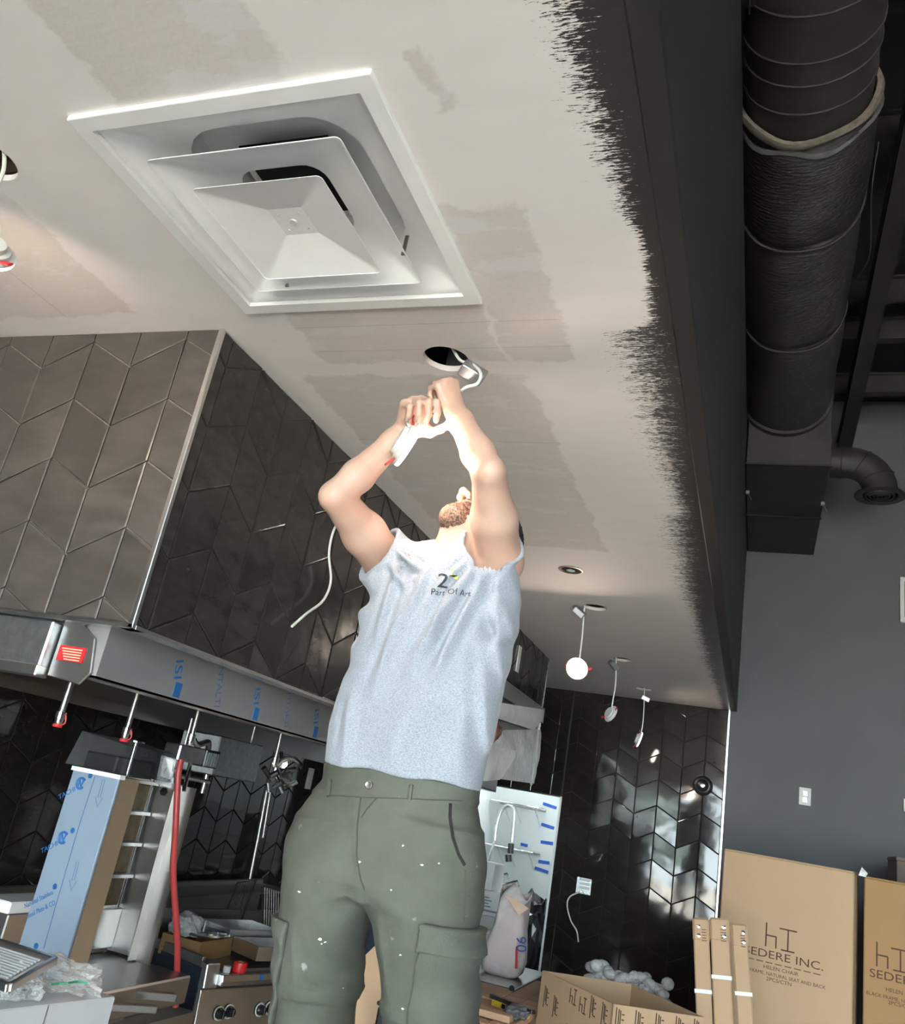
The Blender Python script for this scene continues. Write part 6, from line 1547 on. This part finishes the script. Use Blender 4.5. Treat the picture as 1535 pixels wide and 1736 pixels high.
# T-shirt
tee_keys = [key_px(1318, 550, 814, 1.80, 0.118), key_px(1250, 560, 829, 1.80, 0.118, 1.80), key_px(1200, 575, 840, 1.80, 0.118, 1.80), key_px(1150, 592, 852, 1.80, 0.118, 1.805), key_px(1100, 604, 862, 1.80, 0.118, 1.81),
            key_px(1050, 613, 872, 1.80, 0.118, 1.82), key_px(1000, 628, 880, 1.80, 0.114, 1.83), key_px(965, 648, 872, 1.83, 0.105, 1.84), key_px(945, 690, 842, 1.85, 0.085, 1.85), key_px(930, 722, 818, 1.86, 0.068, 1.86)]
G = Field((-1.06, 1.60, 1.70), (-0.42, 2.04, 2.46), 0.005)
tf = loft_field(tee_keys, 2.25)
G.union(G.lo, G.lo + G.n * G.h, tf, 0)
def sleeve_dir(sh, el, f): return sh.lerp(el, f)
rs0, rs1 = R_SH + Vector((0.05, 0, -0.02)), R_SH.lerp(R_EL, 0.30); ls0, ls1 = L_SH + Vector((-0.05, 0, -0.03)), L_SH.lerp(L_EL, 0.30)
G.cone(rs0, rs1, 0.070, 0.073, 0.05); G.cone(ls0, ls1, 0.078, 0.074, 0.05)
# folds: crests given by photo pixels across the front
XX, YY, ZZ = np.meshgrid(*[G.lo[i] + G.h * np.arange(G.n[i], dtype=np.float32) for i in range(3)], indexing='ij')
fold = np.zeros_like(XX); front = np.clip((1.84 - YY) / 0.05, 0, 1)
for (p, q, wd, am) in [((800, 955), (700, 1140), 0.013, 0.011), ((815, 965), (740, 1150), 0.010, 0.009), ((786, 948), (735, 1000), 0.007, 0.007), ((835, 985), (845, 1230), 0.012, 0.010), ((850, 1000), (866, 1180), 0.010, 0.008), ((672, 935), (640, 1090), 0.010, 0.007),
                       ((662, 920), (700, 955), 0.007, 0.008), ((668, 935), (715, 965), 0.007, 0.007), ((655, 950), (690, 1000), 0.008, 0.008), ((690, 1010), (640, 1180), 0.012, 0.007), ((720, 960), (690, 1060), 0.010, 0.008), ((735, 1180), (660, 1290), 0.03, 0.006), ((600, 1180), (590, 1290), 0.012, 0.006), ((822, 1090), (815, 1320), 0.014, 0.009), ((800, 1150), (770, 1320), 0.02, 0.005), ((760, 1000), (735, 1085), 0.008, 0.006)]:
    a, b = P(*p, y=1.71), P(*q, y=1.71); dx_, dz_ = b.x - a.x, b.z - a.z; L2_ = dx_ * dx_ + dz_ * dz_
    t = ((XX - a.x) * dx_ + (ZZ - a.z) * dz_) / L2_; tc = np.clip(t, 0, 1)
    dd = np.sqrt((XX - a.x - tc * dx_) ** 2 + (ZZ - a.z - tc * dz_) ** 2)
    fold += am * np.exp(-(dd / wd) ** 2) * np.sin(PI * np.clip(0.12 + 0.8 * tc, 0, 1)) - am * 0.5 * np.exp(-((dd - wd * 2.1) / wd) ** 2) * np.sin(PI * np.clip(0.12 + 0.8 * tc, 0, 1))
fold += 0.0030 * np.sin(XX * 42 + ZZ * 9 + 2 * np.sin(ZZ * 11)) * np.clip((2.1 - ZZ) / 0.35, 0, 1)
fold += 0.0035 * np.sin(ZZ * 75 + XX * 30) * np.clip((0.09 - np.abs(YY - 1.80)) / 0.05, 0, 1) * np.clip((np.abs(XX + 0.735) - 0.10) / 0.05, 0, 1) * np.clip((ZZ - 1.95) / 0.2, 0, 1)
G.d = (G.d - 1.5 * fold * np.maximum(front, 0.35)).astype(np.float32)
solid = G.d.copy()
# hollow hem, sleeve ends and neck
def plane(pt, nv): return (XX - pt.x) * nv.x + (YY - pt.y) * nv.y + (ZZ - pt.z) * nv.z
inner = solid + 0.011
hemL, hemR = P(549, 1308, y=1.80), P(812, 1348, y=1.80)
hd = (hemR - hemL).normalized(); hn = Vector((-hd.z, 0, hd.x)) * -1
hem_wave = 0.006 * np.sin(XX * 22) - 0.35 * np.clip(1.80 - YY, 0, 0.2) * 0.25
d1 = plane(hemL, hn) + hem_wave                                  # positive below the hem
G.d = np.maximum(G.d, d1)
G.d = np.maximum(G.d, -np.maximum(inner, -(d1 + 0.03)))
def cut_plane(a, b, c, to):
    nv = (b - a).cross(c - a).normalized(); return (a + b + c) / 3, (nv if nv.dot(to) > 0 else -nv)
CUTP, CUTN = zip(cut_plane(P(657, 908, y=1.82), P(608, 982, y=1.79), P(648, 962, y=1.72), R_EL - R_SH), cut_plane(P(804, 922, y=1.748), P(850, 984, y=1.752), P(884, 878, y=1.83), L_EL - L_SH))
for sh, el, e in ((R_SH, R_EL, rs1), (L_SH, L_EL, ls1)):
    ax_ = (el - sh).normalized(); cut = e + ax_ * (0.035)
    ax_ = CUTN[e == ls1 and 1 or 0]; cut = CUTP[e == ls1 and 1 or 0]; pl_ = plane(cut, ax_); near = np.sqrt((XX - cut.x) ** 2 + (YY - cut.y) ** 2 + (ZZ - cut.z) ** 2) - 0.120
    G.d = np.maximum(G.d, np.where(near < 0, np.maximum(pl_, -9), -9))
    G.d = np.maximum(G.d, -np.maximum(np.maximum(inner, -(pl_ + 0.05)), near))
nd = sd_cone(XX, YY, ZZ, np.array(neck) + np.array((0.0, 0.012, -0.045)), np.array(neck) + np.array((0.02, -0.02, 0.14)), 0.060, 0.085)
G.d = np.maximum(G.d, -nd).astype(np.float32)
tee = G.mesh('t_shirt', M['jersey'], worker); tee['label'] = 'heather grey T-shirt with a small chest print'
del XX, YY, ZZ, fold, front, solid, inner, d1, nd

# cargo shorts
hips = [key_px(1318, 556, 812, 1.80, 0.104), key_px(1345, 552, 812, 1.80, 0.106), key_px(1368, 536, 814, 1.80, 0.112), key_px(1400, 512, 816, 1.80, 0.118), key_px(1450, 493, 818, 1.80, 0.122), key_px(1500, 490, 815, 1.80, 0.118), key_px(1520, 500, 800, 1.80, 0.10)]
legR = [key_px(1400, 512, 660, 1.785, 0.095), key_px(1470, 491, 640, 1.785, 0.108), key_px(1520, 488, 621, 1.785, 0.110), key_px(1560, 484, 614, 1.785, 0.108), key_px(1620, 483, 606, 1.78, 0.104), key_px(1690, 482, 598, 1.78, 0.102), key_px(1760, 478, 588, 1.78, 0.100), key_px(1850, 462, 565, 1.78, 0.098)]
legL = [key_px(1400, 650, 816, 1.785, 0.095), key_px(1470, 620, 817, 1.785, 0.108), key_px(1520, 622, 814, 1.785, 0.112), key_px(1560, 632, 808, 1.785, 0.110), key_px(1620, 644, 804, 1.78, 0.106), key_px(1690, 654, 803, 1.78, 0.104), key_px(1760, 652, 800, 1.78, 0.102), key_px(1850, 640, 790, 1.78, 0.100)]
G = Field((-1.06, 1.60, 1.10), (-0.44, 2.0, 1.82), 0.005)
full = (G.lo, G.lo + G.n * G.h)
G.union(*full, loft_field(hips, 2.3), 0); G.union(*full, loft_field(legR, 2.2), 0.025); G.union(*full, loft_field(legL, 2.2), 0.025)
XX, YY, ZZ = np.meshgrid(*[G.lo[i] + G.h * np.arange(G.n[i], dtype=np.float32) for i in range(3)], indexing='ij')
fold = np.zeros_like(XX)
for (p, q, wd, am) in [((600, 1390), (560, 1450), 0.012, 0.004), ((618, 1500), (560, 1590), 0.016, 0.007), ((612, 1520), (590, 1640), 0.010, 0.006), ((628, 1520), (700, 1560), 0.014, 0.006), ((640, 1560), (660, 1690), 0.010, 0.005), ((530, 1600), (590, 1680), 0.016, 0.008), ((500, 1560), (510, 1690), 0.010, 0.005), ((520, 1640), (580, 1700), 0.012, 0.007), ((700, 1400), (760, 1440), 0.02, 0.004), ((600, 1360), (612, 1480), 0.006, 0.004)]:
    a, b = P(*p, y=1.69), P(*q, y=1.69); dx_, dz_ = b.x - a.x, b.z - a.z
    t = np.clip(((XX - a.x) * dx_ + (ZZ - a.z) * dz_) / (dx_ * dx_ + dz_ * dz_), 0, 1); dd = np.sqrt((XX - a.x - t * dx_) ** 2 + (ZZ - a.z - t * dz_) ** 2)
    fold += am * np.exp(-(dd / wd) ** 2) * np.sin(PI * (0.15 + 0.7 * t))
fold += 0.002 * np.sin(ZZ * 60 + XX * 25) * np.sin(XX * 31 - ZZ * 14)
G.d = (G.d - fold).astype(np.float32)
wz = P(680, 1345, y=1.70).z
solid = G.d.copy()
band = np.maximum(solid - 0.003, wz - 0.012 + 0.155 * 0 - ZZ + 0.10 * (XX + 0.735))
G.d = np.minimum(G.d, band)
zb = P(540, 1694, y=1.70).z                                          # zip-off seam
seam = np.abs(ZZ - zb - 0.05 * (XX + 0.86)) - 0.012
G.d = np.minimum(G.d, np.maximum(solid - 0.004, seam)).astype(np.float32)
low = 1.135; G.d = np.maximum(G.d, low - ZZ); G.d = np.maximum(G.d, -np.maximum(solid + 0.010, ZZ - low - 0.08)).astype(np.float32)
shorts = G.mesh('cargo_shorts', M['twill'], worker); shorts['label'] = 'dusty olive cargo shorts with pale paint specks'
# cargo pocket and flap on the outer left thigh, and the one just showing on the right
def pocket(name, z0, z1, x0, grow, side):
    Q = Field((-1.06, 1.60, z0 - 0.03), (-0.44, 2.0, z1 + 0.03), 0.005)
    a = np.round((Q.lo - G.lo) / G.h).astype(int); Q.lo = G.lo + a * G.h
    sl = tuple(slice(a[i], a[i] + Q.n[i]) for i in range(3)); s_ = solid[sl]; Q.d = np.full(s_.shape, 1, np.float32)
    x_, y_, z_ = XX[sl], YY[sl], ZZ[sl]
    xr = (x0 - x_) if side > 0 else (x_ - x0)
    d_ = np.maximum(s_ - grow - 0.003 * np.sin(z_ * 90 + x_ * 40), np.maximum(np.maximum(z0 - z_, z_ - z1), xr)); d_ = np.maximum(d_, np.abs(y_ - 1.75) - 0.10)
    Q.d = d_.astype(np.float32); return Q.mesh(name, M['twill'], worker)
zf0, zf1 = P(760, 1622, y=1.70).z, P(760, 1572, y=1.70).z; xf = P(714, 1600, y=1.69).x
pocket('pocket_flap', zf0, zf1, xf, 0.018, 1); pocket('cargo_pocket', 1.20, zf0 + 0.02, xf + 0.004, 0.011, 1)
xg = P(492, 1600, y=1.70).x
pocket('cargo_pocket', 1.22, P(490, 1560, y=1.7).z, xg, 0.010, -1)
del XX, YY, ZZ, fold, solid, band
dg = bpy.context.evaluated_depsgraph_get()
def bvh_of(o):
    me = o.data; return BVHTree.FromPolygons([v.co for v in me.vertices], [p.vertices for p in me.polygons])
eye = Vector((0, 0, EYE))
def on(bv, u, v, off=0.0015):
    d_ = Vector(ROT @ np.array([u - CENTRE[0], v - CENTRE[1], FOCAL])).normalized(); h = bv.ray_cast(eye, d_)
    return (h[0] + h[1] * off if h[0] else None), h[1]
tee_b, sh_b = bvh_of(tee), bvh_of(shorts)
def drape(o, bv, off=0.0012):
    """lay a flat print on the cloth"""
    for v in o.data.vertices:
        h = bv.ray_cast(v.co + Vector((0.10, -0.25, 0)), Vector((-0.10, 0.25, 0)).normalized())
        if h[0]: v.co = h[0] + h[1] * off
def tee_print(txt, px, size, stretch, mat, sub=2):
    q = P(*px, y=1.66); o = lettering('chest_print', txt, size, q, (1, 0.0, 0.07), (-0.07, 0, 1), mat, worker, stretch, depth=0)
    bm = bmesh.new(); bm.from_mesh(o.data); bmesh.ops.subdivide_edges(bm, edges=bm.edges, cuts=1); bm.to_mesh(o.data); bm.free(); drape(o, tee_b); return o
tee_print('2', (752, 985), 0.052, 1.15, M['print_black']); tee_print('Part Of Art', (767, 999), 0.021, 0.98, M['print_black'])
def cloth_patch(name, pix, bv, mat, off=0.002):
    vs = [on(bv, u, v, off)[0] for u, v in pix]; vs = [v for v in vs if v]
    if len(vs) > 2: mesh_obj(name, vs, [tuple(range(len(vs)))], mat, worker)
lime = plain('lime_print', (0.55, 0.62, 0.06), 0.7)
cloth_patch('chest_print', [(762, 975), (768, 962), (773, 974)], tee_b, lime); cloth_patch('chest_print', [(768, 980), (778, 976), (776, 983)], tee_b, lime)
cloth_patch('chest_print', [(761, 977), (769, 974), (778, 976), (769, 978)], tee_b, M['print_black'])
def cloth_line(name, pix, bv, r, mat, off=0.001, steps=6):
    pts = []
    for i in range(len(pix) - 1):
        for k in range(steps): pts.append(on(bv, pix[i][0] + (pix[i + 1][0] - pix[i][0]) * k / steps, pix[i][1] + (pix[i + 1][1] - pix[i][1]) * k / steps, off)[0])
    pts = [p for p in pts if p]
    if len(pts) > 1:
        t = MB(); t.tube(pts, r, 6); return t.build(name, mat, worker, True)
seam_m = plain('olive_seam', (0.05, 0.054, 0.042), 0.9)
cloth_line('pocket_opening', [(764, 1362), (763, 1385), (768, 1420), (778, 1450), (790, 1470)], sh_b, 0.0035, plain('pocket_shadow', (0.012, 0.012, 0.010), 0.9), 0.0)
cloth_line('fly_seam', [(612, 1352), (606, 1400), (605, 1450), (612, 1490), (620, 1512)], sh_b, 0.0016, seam_m)
cloth_line('fly_seam', [(640, 1352), (622, 1372), (610, 1390)], sh_b, 0.0014, seam_m)
for q in ([(561, 1322), (558, 1356)], [(698, 1330), (694, 1362)]): cloth_line('belt_loop', q, sh_b, 0.0045, M['twill'], 0.003)
cloth_line('waist_seam', [(556, 1348), (620, 1352), (700, 1354), (800, 1358)], sh_b, 0.0013, seam_m)
cloth_line('side_seam', [(789, 1475), (787, 1520), (786, 1570)], sh_b, 0.0013, seam_m)
bp, bn_ = on(sh_b, 627, 1331, 0.004)
t = MB(); t.lathe(bp, bn_, [(0.0085, -0.003), (0.0085, 0.001), (0.007, 0.0025), (0.005, 0.0015), (0.001, 0.0015)], 18); t.build('button', M['stainless_dark'], worker, True)
splat = plain('dried_white_paint', (0.62, 0.64, 0.62), 0.7); random.seed(21)
for (u, v, r_) in [(543, 1592, 5), (551, 1597, 3), (545, 1600, 3), (508, 1512, 3), (680, 1619, 3), (684, 1434, 3), (716, 1466, 3), (744, 1464, 3), (755, 1708, 4), (752, 1722, 4), (757, 1698, 3), (684, 1711, 4), (664, 1509, 3), (610, 1461, 3), (581, 1675, 2)]:
    cloth_patch('paint_speck', [(u + r_ * random.uniform(0.3, 1.1) * math.cos(a), v + r_ * random.uniform(0.2, 0.8) * math.sin(a)) for a in [2 * PI * i / 7 for i in range(7)]], sh_b, splat)
# boots on the work platform
for an in (AN_R, AN_L):
    B_ = Field((an.x - 0.08, an.y - 0.26, 0.755), (an.x + 0.08, an.y + 0.12, an.z + 0.06), 0.006)
    B_.cone(an + Vector((0, 0.02, 0.03)), an + Vector((0, 0.02, -0.05)), 0.050, 0.048, 0.03); B_.cone(an + Vector((0, 0.02, -0.062)), an + Vector((0, -0.16, -0.068)), 0.046, 0.040, 0.04)
    zz = (B_.lo[2] + B_.h * np.arange(B_.n[2]))[None, None, :]; B_.d = np.maximum(B_.d, 0.762 - zz).astype(np.float32)
    B_.mesh('boot', plain('tan_boot_leather', (0.16, 0.10, 0.06), 0.6), worker)
wp = thing('work_platform', 'low aluminium work platform the person stands on', 'platform', (-0.81, 1.78, 0))
bx(M['aluminium'], 'deck', wp, -1.15, -0.45, 1.55, 2.05, 0.725, 0.760, None, 0.004)
for x_, ox in ((-1.10, -0.08), (-0.50, 0.08)):
    for y_, oy in ((1.60, -0.06), (2.0, 0.06)): t = MB(); t.bar((x_ + ox, y_ + oy, 0.0), (x_, y_, 0.726), 0.04, 0.04); t.build('leg', M['aluminium'], wp)
    t = MB(); t.bar((x_ + ox * 0.5, 1.57, 0.36), (x_ + ox * 0.5, 2.03, 0.36), 0.03, 0.03); t.build('rung', M['aluminium'], wp)
# cardboard seen between the legs
cs = thing('cardboard_flap', 'sheet of tan cardboard standing behind the person\'s legs', 'cardboard', P(640, 1690, y=3.0))
q = [P(u, v, y=3.0) for u, v in [(650, 1590), (598, 1640), (585, 1760), (648, 1760), (690, 1640)]]
lowz = 0.002; t = MB(); t.prism([q[0], q[1], Vector((q[1].x, 3.0, lowz)), Vector((q[4].x, 3.0, lowz)), q[4]], (0, 0.02, 0)); t.build('sheet', M['cardboard'], cs)
bb_ = thing('black_case', 'black plastic case in front of the cardboard behind the person\'s legs', 'case', (-1.1, 2.9, 0))
q = P(645, 1705, y=2.86); bx(M['black_plastic'], 'body', bb_, q.x - 0.01, q.x + 0.22, 2.86, 2.97, 0.002, q.z, None, 0.01); bx(M['black_plastic'], 'lid', bb_, q.x - 0.014, q.x + 0.224, 2.856, 2.974, q.z, q.z + 0.012, None, 0.004)
# ------------------------------------------------------------------ second worker, hidden except for one hand
w2 = thing('person', 'second person almost hidden behind the first, brown fingers on the far hood end', 'person', (-1.68, 4.42, 0.0))
F = Field((-2.02, 4.02, 0.0), (-1.28, 4.82, 2.36), 0.0075)
T_, Hd = Vector((-1.70, 4.42, 1.20)), Vector((-1.68, 4.40, 1.60))
F.ell(T_, (0.13, 0.10, 0.28), None, 0.06); F.ell(T_ + Vector((0, 0, -0.25)), (0.14, 0.10, 0.14), None, 0.06)
F.cone(T_ + Vector((0, 0, 0.2)), Hd - Vector((0, 0, 0.10)), 0.07, 0.056, 0.05)
sh_r, el_r, wr_r = Vector((-1.56, 4.34, 1.40)), Vector((-1.44, 4.26, 1.80)), Vector((-1.352, 4.49, 2.165))
sh_l, el_l, wr_l = Vector((-1.86, 4.44, 1.40)), Vector((-1.92, 4.46, 1.12)), Vector((-1.86, 4.36, 0.90))
for a, b, c in ((sh_r, el_r, wr_r), (sh_l, el_l, wr_l)):
    F.cone(T_ + Vector((0, 0, 0.18)), a, 0.07, 0.055, 0.05); F.cone(a, b, 0.052, 0.040, 0.03); F.cone(b, c, 0.041, 0.028, 0.03)
add_hand(F, wr_r, Vector((0.03, 1.0, 0.08)), Vector((0.3, -0.6, 0.6)), Vector((-1, 0.1, 0.1)), [(0.5, 0.7, 0.4), (0.45, 0.65, 0.35), (0.4, 0.6, 0.3), (0.35, 0.5, 0.3)], [(0.6, 0.6, 0.3), (0.8, 0.3, 0.4), (0.85, 0.0, 0.5)], 1.1)
add_hand(F, wr_l, Vector((0.1, -0.5, -0.8)), Vector((0.8, 0.1, 0)), Vector((0.1, -0.8, 0.5)), [(0.6, 0.7, 0.4)] * 4, [(0.6, 0.6, 0.3), (0.8, 0.3, 0.4), (0.85, 0.0, 0.5)])
add_head(F, Hd, Vector((0.5, -0.8, 0.25)), Vector((0, 0.2, 1)), Hd - Vector((0, 0, 0.13)), carve=False)
for q in (-0.09, 0.09):
    hp, kn_, an = Vector((-1.70 + q, 4.42, 0.88)), Vector((-1.70 + q, 4.40, 0.48)), Vector((-1.70 + q, 4.44, 0.09))
    F.cone(hp, kn_, 0.085, 0.058, 0.04); F.cone(kn_, an, 0.058, 0.040, 0.03); F.cone(an + Vector((0, 0, -0.05)), an + Vector((0.03, -0.16, -0.058)), 0.036, 0.030, 0.03)
F.mesh('body', M['skin_dark'], w2)
XX, YY, ZZ = np.meshgrid(*[F.lo[i] + F.h * np.arange(F.n[i], dtype=np.float32) for i in range(3)], indexing='ij')
base_d = F.d.copy()
F.d = np.maximum(base_d - 0.014, np.maximum(np.maximum(0.86 - ZZ, ZZ - 1.46), 0.9 * (XX + 1.50) - 0.02)).astype(np.float32); F.mesh('work_shirt', plain('navy_work_shirt', (0.02, 0.025, 0.04), 0.9), w2)
F.d = np.maximum(base_d - 0.016, np.maximum(0.07 - ZZ, ZZ - 0.90)); F.d = np.maximum(F.d, -(np.sqrt((XX + 1.86) ** 2 + (YY - 4.30) ** 2 + (ZZ - 0.84) ** 2) - 0.09)).astype(np.float32); F.mesh('trousers', plain('black_trousers', (0.015, 0.015, 0.018), 0.9), w2)
F.d = np.maximum(base_d - 0.012, np.sqrt((XX - Hd.x) ** 2 + (YY - Hd.y - 0.035) ** 2 + (ZZ - Hd.z - 0.04) ** 2) - 0.10).astype(np.float32); F.d = np.maximum(F.d, -(ZZ - Hd.z + 0.02)).astype(np.float32); F.mesh('hair', M['hair'], w2)
del F, XX, YY, ZZ, base_d
